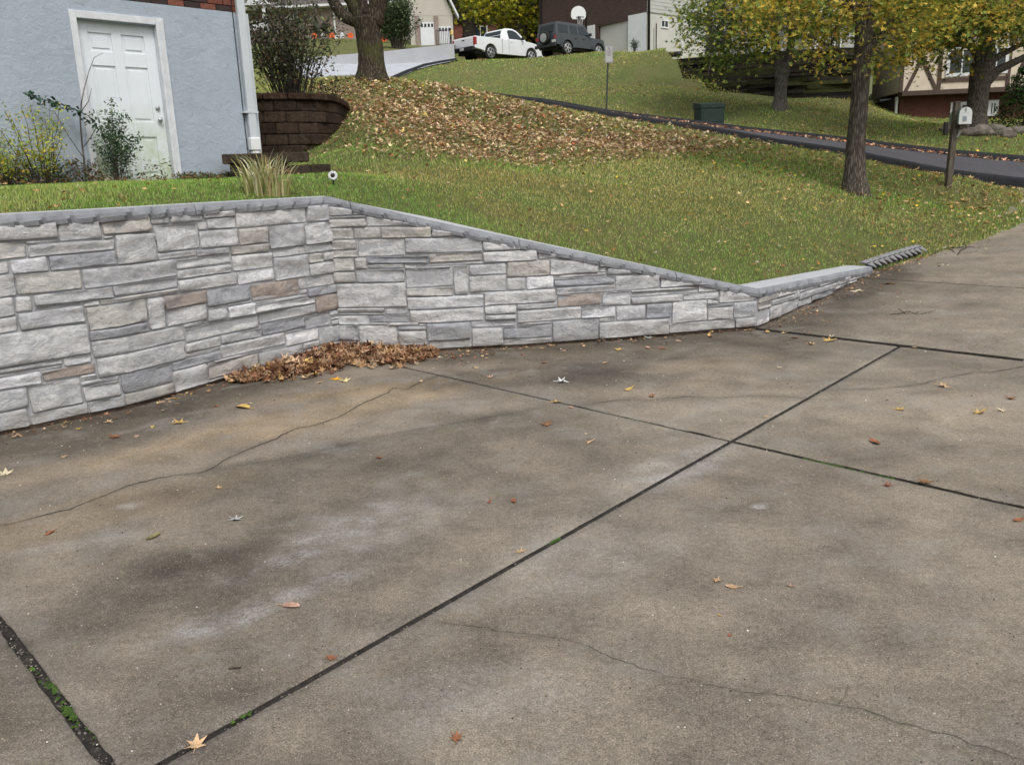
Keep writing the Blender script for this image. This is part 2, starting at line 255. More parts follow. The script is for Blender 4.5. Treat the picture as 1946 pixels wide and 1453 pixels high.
STONES=[(1.959,2.339,1.282,1.387,'L'),(2.351,2.624,1.257,1.387,'L'),(2.636,3.019,1.278,1.386,'T'),(3.029,3.195,1.321,1.386,'G'),(1.915,2.131,1.169,1.271,'E'),(2.143,2.698,1.169,1.244,'L'),(2.709,3.043,1.058,1.265,'L'),(3.055,3.452,1.114,1.308,'L'),(1.896,2.012,1.075,1.158,'L'),(2.025,2.247,1.066,1.159,'W'),(2.259,2.698,1.066,1.158,'D'),(1.881,2.029,0.923,1.064,'L'),(2.039,2.444,0.922,1.054,'E'),(2.457,3.197,0.92,1.047,'G'),(3.054,3.406,1.058,1.102,'L'),(2.125,2.642,0.835,0.909,'G'),(2.654,3.189,0.836,0.91,'G'),(2.553,3.191,0.792,0.824,'E'),(2.123,2.428,0.81,0.822,'L'),(2.439,2.542,0.791,0.821,'L'),(1.856,2.001,0.793,0.912,'L'),(2.012,2.111,0.811,0.911,'L'),(2.013,2.428,0.69,0.799,'G'),(2.446,2.885,0.622,0.78,'E'),(2.897,3.04,0.547,0.78,'L'),(1.837,2.0,0.688,0.782,'L'),(1.823,2.434,0.459,0.677,'L'),(2.446,2.885,0.545,0.61,'D'),(2.445,3.196,0.42,0.534,'L'),(2.46,3.185,0.274,0.408,'L'),(1.782,2.238,0.42,0.448,'L'),(1.776,2.239,0.396,0.409,'L'),(2.25,2.433,0.393,0.448,'L'),(2.1,2.447,0.319,0.382,'B'),(1.773,2.089,0.31,0.385,'W'),(1.998,2.33,0.117,0.299,'L'),(2.341,2.449,0.273,0.307,'L'),(2.342,2.599,0.237,0.261,'G'),(2.343,2.598,0.117,0.226,'L'),(2.609,3.035,0.12,0.26,'D'),(2.621,3.039,0.009,0.108,'E'),(1.758,1.987,0.161,0.297,'G'),(1.735,1.97,0.009,0.15,'L'),(1.982,2.355,0.009,0.105,'L'),(2.366,2.61,0.01,0.106,'G'),(3.206,3.513,1.319,1.385,'L'),(3.526,3.821,1.34,1.385,'L'),(3.464,3.541,1.251,1.307,'L'),(3.553,3.82,1.25,1.329,'L'),(3.832,4.565,1.242,1.386,'L'),(4.579,4.859,1.242,1.385,'G'),(3.466,3.828,1.104,1.239,'L'),(3.84,4.131,1.104,1.231,'T'),(4.144,4.523,1.044,1.231,'G'),(4.537,4.859,1.044,1.229,'L'),(3.417,3.739,1.045,1.093,'G'),(3.751,4.132,1.028,1.093,'T'),(3.21,3.737,0.966,1.034,'L'),(3.208,3.735,0.894,0.955,'L'),(3.748,4.151,0.892,1.016,'L'),(4.162,4.859,0.967,1.033,'L'),(4.167,4.544,0.767,0.956,'G'),(4.555,4.72,0.88,0.955,'E'),(4.731,4.859,0.882,0.953,'L'),(4.557,4.859,0.759,0.869,'L'),(3.202,3.777,0.788,0.881,'L'),(3.788,4.154,0.779,0.878,'W'),(4.421,4.859,0.66,0.748,'L'),(4.42,4.494,0.613,0.649,'L'),(4.507,4.859,0.578,0.649,'D'),(3.052,3.453,0.681,0.776,'B'),(3.465,3.89,0.638,0.768,'D'),(3.903,4.409,0.62,0.756,'B'),(3.932,4.493,0.579,0.602,'L'),(3.931,4.576,0.517,0.567,'L'),(4.588,4.859,0.419,0.567,'B'),(3.051,3.437,0.545,0.67,'L'),(3.45,3.647,0.516,0.627,'G'),(3.658,3.92,0.514,0.608,'W'),(3.207,3.94,0.396,0.503,'L'),(3.951,4.574,0.423,0.504,'G'),(3.972,4.434,0.316,0.41,'D'),(4.445,4.749,0.289,0.408,'D'),(4.76,4.859,0.369,0.408,'L'),(4.762,4.859,0.329,0.358,'L'),(4.761,4.859,0.275,0.318,'G'),(3.556,3.961,0.315,0.383,'G'),(3.545,4.21,0.202,0.304,'L'),(4.221,4.583,0.176,0.278,'W'),(4.597,4.859,0.12,0.264,'G'),(3.198,3.542,0.308,0.383,'L'),(3.196,3.534,0.273,0.297,'L'),(3.048,3.535,0.198,0.261,'D'),(3.909,4.387,0.009,0.165,'G'),(4.399,4.586,0.113,0.164,'L'),(4.399,4.598,0.061,0.102,'L'),(4.398,4.592,0.009,0.05,'L'),(4.61,4.859,0.042,0.107,'L'),(3.39,3.898,0.055,0.166,'T'),(3.458,3.969,0.177,0.191,'L'),(3.05,3.379,0.008,0.186,'L'),(3.391,3.689,0.009,0.042,'L'),(4.605,4.859,0.009,0.031,'L'),(4.88,5.099,1.283,1.371,'L'),(5.11,5.288,1.284,1.317,'L'),(4.881,5.224,1.257,1.273,'L'),(4.871,5.221,1.177,1.246,'E'),(5.232,5.641,1.177,1.271,'L'),(4.88,5.089,1.068,1.165,'E'),(5.1,5.349,1.069,1.166,'E'),(5.362,5.815,1.068,1.165,'T'),(5.826,6.093,1.068,1.139,'L'),(4.88,5.117,0.971,1.055,'E'),(5.13,5.565,0.905,1.056,'L'),(5.578,6.275,0.922,1.057,'G'),(6.286,6.652,0.918,1.01,'L'),(4.871,5.119,0.901,0.96,'E'),(4.881,5.08,0.771,0.887,'E'),(5.09,5.2,0.791,0.89,'E'),(5.211,5.779,0.836,0.894,'D'),(5.791,6.273,0.838,0.911,'T'),(5.674,6.274,0.805,0.825,'L'),(5.21,5.547,0.793,0.826,'L'),(5.558,5.663,0.782,0.826,'L'),(6.285,6.779,0.815,0.907,'L'),(4.871,5.079,0.664,0.76,'E'),(5.092,5.552,0.663,0.779,'G'),(5.565,5.992,0.611,0.771,'G'),(5.565,5.992,0.527,0.6,'E'),(6.003,6.134,0.529,0.793,'L'),(6.147,6.489,0.702,0.794,'G'),(6.145,6.482,0.549,0.691,'L'),(4.886,5.554,0.431,0.65,'L'),(5.565,6.266,0.406,0.516,'W'),(5.58,6.265,0.275,0.393,'L'),(4.871,5.341,0.385,0.42,'L'),(4.871,5.34,0.361,0.374,'L'),(5.352,5.553,0.363,0.42,'L'),(4.871,5.175,0.266,0.348,'W'),(5.186,5.567,0.288,0.35,'D'),(5.374,5.653,0.254,0.277,'L'),(4.871,5.064,0.117,0.254,'G'),(5.077,5.447,0.065,0.255,'L'),(5.459,5.725,0.21,0.243,'G'),(5.459,5.725,0.065,0.199,'L'),(5.736,6.135,0.107,0.263,'D'),(5.751,6.138,0.009,0.096,'L'),(4.871,5.037,0.009,0.104,'D'),(5.048,5.74,0.009,0.054,'T'),(6.146,6.564,0.211,0.264,'G'),(6.15,6.435,0.008,0.199,'L'),(6.279,6.945,0.419,0.538,'L'),(6.277,6.571,0.33,0.408,'L'),(6.277,6.571,0.275,0.319,'L'),(6.793,7.039,0.826,0.892,'L'),(6.5,6.896,0.669,0.804,'T'),(6.908,7.371,0.669,0.813,'L'),(7.383,7.523,0.719,0.764,'L'),(7.382,7.445,0.669,0.708,'L'),(7.459,7.864,0.636,0.708,'G'),(6.494,6.659,0.548,0.657,'L'),(6.673,6.931,0.55,0.656,'W'),(6.941,7.448,0.637,0.658,'L'),(6.942,7.532,0.555,0.625,'D'),(6.956,7.534,0.481,0.542,'G'),(7.544,7.982,0.485,0.625,'L'),(6.974,7.398,0.363,0.469,'B'),(7.41,7.69,0.346,0.469,'G'),(6.583,6.964,0.362,0.407,'L'),(6.583,7.194,0.24,0.35,'L'),(7.205,7.537,0.236,0.333,'W'),(6.575,6.905,0.21,0.229,'L'),(6.446,6.904,0.088,0.197,'D'),(6.447,6.904,0.009,0.077,'L'),(6.916,7.362,0.008,0.225,'G'),(7.375,7.537,0.191,0.225,'L'),(7.548,7.843,0.191,0.33,'G'),(7.373,8.083,0.01,0.18,'L'),(7.996,8.468,0.487,0.599,'L'),(7.7,8.386,0.453,0.474,'L'),(7.7,8.386,0.413,0.442,'L'),(7.701,8.224,0.341,0.403,'L'),(8.396,8.612,0.414,0.475,'L'),(8.234,8.612,0.343,0.403,'L'),(8.624,9.027,0.293,0.433,'L'),(7.854,8.109,0.193,0.329,'D'),(8.12,8.486,0.129,0.33,'L'),(8.497,8.613,0.293,0.332,'L'),(8.498,8.768,0.256,0.282,'D'),(8.499,8.77,0.129,0.245,'L'),(8.781,9.026,0.13,0.282,'G'),(8.807,9.027,0.008,0.116,'G'),(8.093,8.796,0.008,0.118,'L'),(9.039,9.472,0.253,0.329,'T'),(9.483,9.943,0.255,0.314,'L'),(9.037,9.34,0.188,0.24,'T'),(9.352,9.943,0.192,0.242,'G'),(9.953,10.027,0.192,0.307,'L'),(9.038,9.308,0.014,0.177,'W'),(9.32,9.589,0.031,0.177,'L'),(9.6,10.012,0.049,0.181,'G'),(10.039,10.555,0.242,0.297,'L'),(10.038,11.057,0.166,0.231,'G'),(10.023,10.365,0.071,0.153,'L'),(10.377,11.078,0.093,0.155,'D'),(10.377,11.06,0.059,0.082,'L'),(11.091,11.492,0.112,0.184,'L'),(11.07,11.47,0.194,0.263,'G'),(11.481,11.938,0.196,0.25,'L'),(11.503,12.209,0.144,0.185,'L'),(0.0,0.36,0.009,0.09,'L'),(0.372,0.69,0.009,0.162,'E'),(0.702,0.858,0.009,0.204,'E'),(0.87,1.215,0.009,0.102,'G'),(1.227,1.569,0.009,0.159,'L'),(1.581,1.722,0.009,0.096,'L'),(3.702,3.897,0.009,0.042,'L'),(0.0,0.36,0.099,0.171,'L'),(1.581,1.722,0.105,0.291,'E'),(0.87,1.188,0.111,0.288,'G'),(1.2,1.569,0.168,0.378,'L'),(0.189,0.594,0.171,0.324,'L'),(0.606,0.69,0.171,0.249,'L'),(3.39,3.447,0.174,0.186,'L'),(3.981,4.209,0.174,0.189,'L'),(0.0,0.177,0.18,0.303,'L'),(11.949,12.225,0.195,0.24,'G'),(0.702,0.858,0.213,0.384,'L'),(10.566,11.016,0.24,0.285,'L'),(5.664,5.724,0.252,0.264,'L'),(0.606,0.69,0.258,0.411,'E'),(5.187,5.361,0.264,0.276,'L'),(4.221,4.434,0.288,0.303,'G'),(0.87,1.053,0.297,0.486,'L'),(1.065,1.188,0.297,0.363,'L'),(1.581,1.761,0.3,0.501,'L'),(0.0,0.177,0.312,0.495,'L'),(0.189,0.591,0.333,0.447,'L'),(7.206,7.398,0.342,0.354,'G'),(1.065,1.188,0.372,0.45,'G'),(1.2,1.362,0.387,0.48,'E'),(1.374,1.569,0.387,0.492,'L'),(0.702,0.858,0.393,0.51,'L'),(0.603,0.69,0.42,0.624,'G'),(0.189,0.471,0.456,0.657,'L'),(0.483,0.591,0.456,0.612,'L'),(1.065,1.188,0.459,0.675,'E'),(1.2,1.362,0.489,0.651,'E'),(0.87,1.053,0.495,0.627,'L'),(1.374,1.707,0.501,0.651,'G'),(0.0,0.177,0.504,0.723,'L'),(1.719,1.812,0.51,0.669,'G'),(3.207,3.381,0.513,0.534,'L'),(3.393,3.438,0.513,0.534,'L'),(0.702,0.858,0.519,0.699,'E'),(6.147,6.267,0.525,0.537,'L'),(3.66,3.891,0.618,0.63,'L'),(0.483,0.591,0.621,0.78,'L'),(0.603,0.69,0.633,0.744,'L'),(0.87,1.053,0.636,0.741,'G'),(1.2,1.389,0.66,0.852,'L'),(1.401,1.707,0.66,0.744,'E'),(0.189,0.417,0.666,0.855,'E'),(0.429,0.471,0.666,0.837,'L'),(1.719,1.824,0.678,0.792,'L'),(1.065,1.188,0.684,0.78,'G'),(0.702,0.858,0.708,0.888,'L'),(0.0,0.177,0.732,0.867,'L'),(0.87,1.053,0.75,0.816,'L'),(0.603,0.69,0.753,0.948,'L'),(1.401,1.617,0.753,0.858,'E'),(1.629,1.707,0.753,0.87,'L'),(5.676,5.976,0.78,0.792,'L'),(0.483,0.591,0.789,0.951,'G'),(1.065,1.188,0.789,0.915,'G'),(1.719,1.845,0.801,0.864,'L'),(0.87,1.053,0.825,0.957,'E'),(0.429,0.471,0.846,0.981,'L'),(1.2,1.617,0.861,1.011,'E'),(0.189,0.417,0.864,1.062,'L'),(1.644,1.836,0.873,0.975,'G'),(0.0,0.177,0.876,1.047,'L'),(0.702,0.858,0.897,1.101,'L'),(1.065,1.188,0.924,1.062,'E'),(0.483,0.69,0.957,1.065,'L'),(0.87,1.053,0.966,1.095,'L'),(1.629,1.821,0.984,1.065,'E'),(0.429,0.471,0.99,1.176,'E'),(1.2,1.428,1.02,1.101,'G'),(1.44,1.617,1.02,1.209,'L'),(0.0,0.177,1.056,1.119,'L'),(0.189,0.417,1.071,1.14,'E'),(1.065,1.188,1.071,1.23,'G'),(0.483,0.69,1.074,1.212,'E'),(1.629,1.884,1.074,1.26,'L'),(0.792,0.987,1.104,1.176,'L'),(0.999,1.053,1.104,1.179,'L'),(0.702,0.78,1.11,1.197,'E'),(1.2,1.428,1.11,1.275,'L'),(0.0,0.177,1.128,1.233,'E'),(0.189,0.417,1.149,1.23,'G'),(0.429,0.471,1.185,1.308,'L'),(0.792,1.053,1.185,1.254,'L'),(0.702,0.78,1.206,1.386,'L'),(1.44,1.617,1.218,1.287,'L'),(0.483,0.654,1.221,1.383,'L'),(0.06,0.36,1.239,1.386,'G'),(0.372,0.417,1.239,1.335,'L'),(1.065,1.188,1.239,1.311,'G'),(2.142,2.34,1.254,1.269,'L'),(2.637,2.697,1.254,1.266,'L'),(0.792,1.053,1.263,1.365,'E'),(1.629,1.902,1.269,1.386,'L'),(1.2,1.428,1.284,1.386,'E'),(1.44,1.617,1.296,1.374,'G'),(0.429,0.471,1.317,1.386,'E'),(1.065,1.188,1.32,1.386,'L'),(0.372,0.417,1.344,1.386,'L')]
# ================================================================== ground shapes
WPTS=np.array([[-4.885,4.376],[-3.482,5.485],[-2.851,6.093],[-2.397,6.887],[-1.815,7.666],[-1.634,7.922],[-.75,7.795],[.147,7.863],[1.608,8.154],[2.468,8.364],[4.6,10.733]])
WL=np.concatenate([[0],np.cumsum(np.linalg.norm(np.diff(WPTS,axis=0),axis=1))]); IC,IR=5,9
def captop(u): return np.interp(u,[WL[0],WL[IC],WL[IR],WL[-1]],[1.455,1.455,.405,.30])
RC=WPTS[IR]
def drivez(x,y):
    s=np.maximum((np.asarray(x)-RC[0])*.723+(np.asarray(y)-RC[1])*.691,0); return .045*s+.005*s*s
EDGE=[(4.6,10.75),(5.62,11.4),(6.7,12.05),(7.9,13.),(9.0,14.6),(9.6,16.0)]
TPOLY=None
# control points (x,y,z) for the lawns and the hill
CT=[]
def cpx(px,py,Y): CT.append(tuple(WP(px,py,Y)))
for u in np.arange(0,WL[-1]+.01,.8):
    i=min(np.searchsorted(WL,u,side='right')-1,len(WPTS)-2); t=(u-WL[i])/(WL[i+1]-WL[i]); p=WPTS[i]*(1-t)+WPTS[i+1]*t
    d=WPTS[i+1]-WPTS[i]; d/=np.linalg.norm(d); n=np.array([-d[1],d[0]])
    if 0<i and not(abs(u-WL[IC])<.3): CT.append((*(p+n*.22),float(captop(u))-.05))
for q in EDGE[2:-1]: CT.append((q[0]-.3,q[1]+.25,float(drivez(*q))+.06))
for a in [(430,347,10.6),(530,346,10.7),(620,345,10.6),(0,362,10.),(180,350,10.6),(345,341,11.3),(480,343,12.6),(640,330,9.8),(640,290,12.5),(900,350,10.5),(900,290,14.5),(1100,400,10),(1100,330,13),(1100,280,16.5),
  (1300,450,9.6),(1300,370,12),(1300,300,16),(1500,430,11.3),(1450,340,14),(1625,365,14.5),(1500,290,18),(1700,400,13.6),(1850,390,15),(1803,345,15.9),
  (660,250,14),(640,280,13.4),(560,283,13.8),(700,200,17),(708,153,20.5),(800,158,22.5),(900,175,24),(850,220,18.5),(1000,230,19.5),(1100,262,19),(620,170,19),
  (1800,335,16.9),(1946,352,15.9),(1610,295,18.4),(1480,276,19.4),(1360,252.5,20.6),(1250,236,21.8),(1150,221,23),(1000,196,25.2),(700,158,30.8),(850,176,27.5),
  (1800,299,22.9),(1946,312,21.6),(1700,286,24),(1600,273,25),(1460,257,26.8),(1331,240,28.6),(1200,224,30.6),(1150,218,31.3),(1000,193,34.2),(850,180,38),(905,186,36.6),(700,147,41.5),
  (900,150,41),(1100,160,37.5),(1100,130,42),(1250,170,34.5),(1250,130,38.5),(860,119,45),(932,113.5,46),(1070,105,46),(1140,101,47.5),(1229,101,44.5),(1264,103,39.3),(1290,127,38.3),
  (1312,151,37.4),(1340,164,36.8),(1400,178,36),(1485,205,31),(1480,191,35.2),(1620,190,35.2),(1400,225,30.8),(1600,240,29),(1700,225,34),
  (1711,225,37),(1850,226,37),(1946,227,37),(1855,242,26.5),(1946,260,26),(1690,221,43),(1690,204,47),(1700,165,56),(1650,196,40),(1650,180,46),(1500,118,50),(1400,108,50),
  (760,125,44),(640,122,44),(700,75,64),(600,78,64),(800,86,58)]: cpx(*a)
PADZ=float(WP(932,113.5,46)[2])-.12
for q in [(-2,50),(2,49),(6,50),(2,56),(9,56),(-6,54),(4,64),(14,60),(24,58)]: CT.append((*q,PADZ+(.25 if q[1]>49 else 0)))
for q in [(-8,12,1.6),(-12,18,2.0),(-14,8,1.5),(-9,5,1.45),(-12,26,3.6),(-30,20,3.),(-30,45,6.5),(-28,70,12),(-40,100,14),(0,100,13),(40,100,12),(45,60,9),(45,35,5),(40,15,1.),(20,5.6,.55),(16,10,.85),(25,14,1),(30,0,0),(-45,0,1),(70,70,10),(-70,70,12)]: CT.append(q)
CT=np.array(CT)
def _k(r2): return .5*r2*np.log(r2+1e-9)
_A=CT[:,:2]/10; _NC=len(CT)
_Km=_k(((_A[:,None]-_A[None])**2).sum(-1))+np.eye(_NC)*2e-4; _P=np.c_[np.ones(_NC),_A]
_S=np.linalg.solve(np.block([[_Km,_P],[_P.T,np.zeros((3,3))]]),np.r_[CT[:,2],0,0,0])
def tps(x,y):
    x=np.atleast_1d(np.asarray(x,float)); y=np.atleast_1d(np.asarray(y,float)); o=np.empty(len(x))
    for i in range(0,len(x),20000):
        q=np.c_[x[i:i+20000],y[i:i+20000]]/10; d=((q[:,None]-_A[None])**2).sum(-1); o[i:i+20000]=_k(d)@_S[:_NC]+_S[_NC]+q@_S[_NC+1:]
    return o
DPOLY=np.array([tuple(p) for p in WPTS]+EDGE[1:]+[(11.5,14.4),(24,2),(24,-14),(-14,-14),(-14,-2),(-7,2.6)])
def inpoly(x,y,P):
    c=np.zeros(len(x),bool); j=len(P)-1
    for i in range(len(P)):
        xi,yi=P[i];xj,yj=P[j]
        c^=((yi>y)!=(yj>y))&(x<(xj-xi)*(y-yi)/(yj-yi+1e-12)+xi); j=i
    return c
def pdist(x,y,P):
    d=np.full(len(x),1e9)
    for a,b in zip(P[:-1],P[1:]):
        a=np.array(a);b=np.array(b); v=b-a; t=np.clip(((x-a[0])*v[0]+(y-a[1])*v[1])/(v@v),0,1)
        d=np.minimum(d,np.hypot(x-a[0]-t*v[0],y-a[1]-t*v[1]))
    return d
ST_N,ST_F=25.6,34.8
ZT1=float(WP(1480,149,35.4)[2]); ZT2=float(WP(1480,96,37.8)[2])
TPOLY=np.array([WP(*q)[:2] for q in [(1266,100,39.9),(1318,150,37.7),(1400,160,36.6),(1480,190,35.6),(1560,190,35.4),(1625,188,35.4),(1644,188,35.8),(1650,150,50),(1262,100,50)]])
def groundz(x,y):
    """visible lawn surface height"""
    x=np.atleast_1d(np.asarray(x,float)); y=np.atleast_1d(np.asarray(y,float))
    z=tps(x,y); ins=inpoly(x,y,DPOLY); de=pdist(x,y,EDGE); dw=pdist(x,y,WPTS)
    k=sstep(0,.9,de); k=np.where(dw<de,1,k)
    z=np.where(~ins,(drivez(x,y)+.02)*(1-k)+z*k,z)
    if TPOLY is not None: z=np.where(inpoly(x,y,TPOLY),np.minimum(z,ZT1-.25),z)
    z=z+np.where(ins,0,.03*(fbm(x*1.3,y*1.3,3,5)-.5)*sstep(0,.6,np.minimum(de,dw)))
    return z
def gz(x,y): return float(groundz(x,y)[0])
def hit(px,py,drive=False,y0=5,y1=90):
    d=ray(px,py); Y=np.concatenate([np.arange(y0,20,.05),np.arange(20,y1,.15)]) if not drive else np.arange(1,20,.01)
    p=CP[None]+d[None]*(Y/d[1])[:,None]
    g=drivez(p[:,0],p[:,1]) if drive else groundz(p[:,0],p[:,1])
    if not drive: g=np.where(inpoly(p[:,0],p[:,1],DPOLY),-9,g)
    w=np.where(p[:,2]<=g)[0]
    if not len(w): return p[-1]
    q=p[w[0]].copy(); q[2]=g[w[0]]; return q
# ---- lawn / terrain mesh
def axis(lo,hi,f0,f1,fine,coef):
    xs=[f0]; 
    while xs[-1]<f1: xs.append(xs[-1]+fine)
    s=fine
    while xs[-1]<hi: s=min(s*1.06,coef); xs.append(xs[-1]+s)
    s=fine
    while xs[0]>lo: s=min(s*1.06,coef); xs.insert(0,xs[0]-s)
    return np.array(xs)
gx=axis(-130,130,-6,10.5,.13,3.); gy=axis(3.0,150,4,16,.13,3.)
X,Y=np.meshgrid(gx,gy); x=X.ravel();y=Y.ravel()
z=groundz(x,y); ins=inpoly(x,y,DPOLY); dB=pdist(x,y,[tuple(p) for p in WPTS]+EDGE[1:])
z=np.where(ins&(y>8.3)&(pdist(x,y,EDGE)<pdist(x,y,WPTS)+.5),drivez(x,y)-.12,z)
k_=x+y; stm=(k_>ST_N-.0)&(k_<ST_F+.0)&((y-x)*.7071<26.); z=np.where(stm,z-.25,z)
nx=len(gx); idx=np.arange(len(x)).reshape(Y.shape)
q=np.stack([idx[:-1,:-1],idx[:-1,1:],idx[1:,1:],idx[1:,:-1]],-1).reshape(-1,4)
deep=ins&(dB>.35); wallside=ins&(pdist(x,y,WPTS)<pdist(x,y,EDGE))&(pdist(x,y,WPTS)>.02)
bad=(deep|wallside)[q].any(1); q=q[~bad]
n=NM('lawn_ground'); co=n.coord()
c=n.ramp(n.noise(.55,6,.65,co,.4),[(.3,(.12,.17,.048)),(.48,(.175,.205,.07)),(.62,(.235,.205,.092)),(.78,(.15,.195,.062))])
c=n.mix(n.ramp(n.noise(9,5,.7,co),[(.45,0.),(.7,.8)]),c,(.13,.11,.055))
c=n.mix(.5,c,n.ramp(n.noise(60,3,.7,co),[(.35,(.035,.05,.014)),(.65,(.20,.21,.085))]))
h=n.noise(45,4,.8,co)
MT['lawn']=n.fin(c,n.bump(h,1.,.05,),.95,.1)
lawn=mk('lawn',np.c_[x,y,z],q,MT['lawn'],smooth=True,kind='structure')
MT['joint']=simple('joint_filler',(.030,.026,.023),.95,.55,30,.9,120,.01)
# ---- driveway slabs -------------------------------------------------
OB=onz(1390,838)[:2]; a_=np.array([math.cos(math.radians(49.25)),math.sin(math.radians(49.25))]); b_=np.array([math.cos(math.radians(-46.3)),math.sin(math.radians(-46.3))])
def ab2xy(a,b): return OB[0]+a*a_[0]+b*b_[0],OB[1]+a*a_[1]+b*b_[1]
_Mi=np.linalg.inv(np.c_[a_,b_])
def xy2ab(p): return _Mi@(np.array(p[:2])-OB)
aC=float(xy2ab(onz(1705,657))[0]); aE=float(xy2ab(onz(100,1312))[0])
q1=hit(1800,541,True); aD=float(xy2ab(q1)[0])
drive=empty('driveway',(0,0,0)); drive['kind']='structure'
n=NM('concrete'); co=n.coord()
at=n.n('ShaderNodeAttribute',attribute_name='Col'); c=at.outputs['Color']
c=n.mix(.9,c,n.ramp(n.noise(3.2,8,.7,co,.3),[(.25,(.66,.65,.63)),(.5,(1.,1.,1.)),(.75,(1.3,1.29,1.27))]),'MULTIPLY')
c=n.mix(1.,c,n.ramp(n.noise(150,3,.8,co),[(.34,(.50,.49,.47)),(.5,(1.,1.,1.)),(.66,(1.65,1.62,1.58))]),'MULTIPLY')
c=n.mix(.8,c,n.ramp(n.noise(38,4,.7,co),[(.34,(.74,.73,.71)),(.66,(1.28,1.27,1.26))]),'MULTIPLY')
sc_=n.ramp(n.noise(2.3,6,.75,co,.4),[(.52,0.),(.72,.55)]); c=n.mix(sc_,c,n.ramp(n.noise(130,3,.8,co),[(.38,(.10,.095,.085)),(.62,(.40,.385,.36))]))
v=n.vor(120,co); sp=n.ramp(v.outputs['Distance'],[(.14,1.),(.22,0.)]); sel=n.ramp(n.noise(23,3,.7,co),[(.47,0.),(.55,1.)])
mm=n.n('ShaderNodeMath',operation='MULTIPLY'); n.l(sp,mm.inputs[0]); n.l(sel,mm.inputs[1]); c=n.mix(mm.outputs[0],c,(.42,.38,.31))
v2=n.vor(60,co); sp2=n.ramp(v2.outputs['Distance'],[(.07,1.),(.12,0.)]); sel2=n.ramp(n.noise(11,2,.5,co),[(.54,0.),(.58,1.)])
mm=n.n('ShaderNodeMath',operation='MULTIPLY'); n.l(sp2,mm.inputs[0]); n.l(sel2,mm.inputs[1]); c=n.mix(mm.outputs[0],c,(.5,.46,.4))
sp3=n.ramp(n.vor(75,co).outputs['Distance'],[(.04,.8),(.13,0.)]); c=n.mix(sp3,c,(.05,.042,.034))
sf=n.n('ShaderNodeMath',operation='MULTIPLY'); n.l(at.outputs['Alpha'],sf.inputs[0]); n.l(n.ramp(n.noise(55,7,.85,co),[(.44,0.),(.60,1.)]),sf.inputs[1]); c=n.mix(sf.outputs[0],c,(.44,.44,.45))
nb=n.bump(n.noise(190,3,.8,co),.35,.003); nb=n.bump(n.noise(30,6,.75,co),.22,.005,nb)
MT['concrete']=n.fin(c,nb,.8,.3)
BASE=np.array(srgb(121,113,102))
def el(x,y,c,rx,ry,ang,amp,hard=.5):
    ca,sa=math.cos(math.radians(ang)),math.sin(math.radians(ang)); dx=x-c[0];dy=y-c[1]
    u=(dx*ca+dy*sa)/rx; v=(-dx*sa+dy*ca)/ry; r=np.sqrt(u*u+v*v)+ .9*(fbm(x*2.2+c[0],y*2.2,4,3)-.5)
    return amp*(1-sstep(hard,1.25,r))
CRK=[[(0,1000),(30,993),(60,985),(130,968),(200,943),(260,918),(330,905),(380,900),(405,890),(414,882),(440,868),(480,850),(520,835),(560,815),(600,808),(650,790),(690,765),(735,748),(748,737),(770,741),(800,727),(838,713)],
 [(410,893),(470,883),(560,870),(640,850),(700,835),(800,815),(880,802),(950,790),(1040,773)],
 [(1100,770),(1180,760),(1240,762),(1300,755),(1360,757),(1420,753),(1500,754),(1528,757)],
 [(1572,740),(1640,740),(1720,735),(1760,728),(1790,720),(1850,708),(1880,708),(1946,697)],
 [(795,1178),(860,1186),(960,1200),(1060,1215),(1110,1230),(1150,1245),(1210,1270),(1280,1290),(1400,1315),(1500,1327),(1590,1340),(1640,1348),(1700,1370),(1800,1395),(1850,1418),(1900,1430),(1990,1460)],
 [(1590,1340),(1600,1328),(1607,1312)]]
CW=[.0065,.003,.0045,.0048,.0018,.0018]
CRW=[[hit(px,py,True)[:2] for px,py in c] for c in CRK]
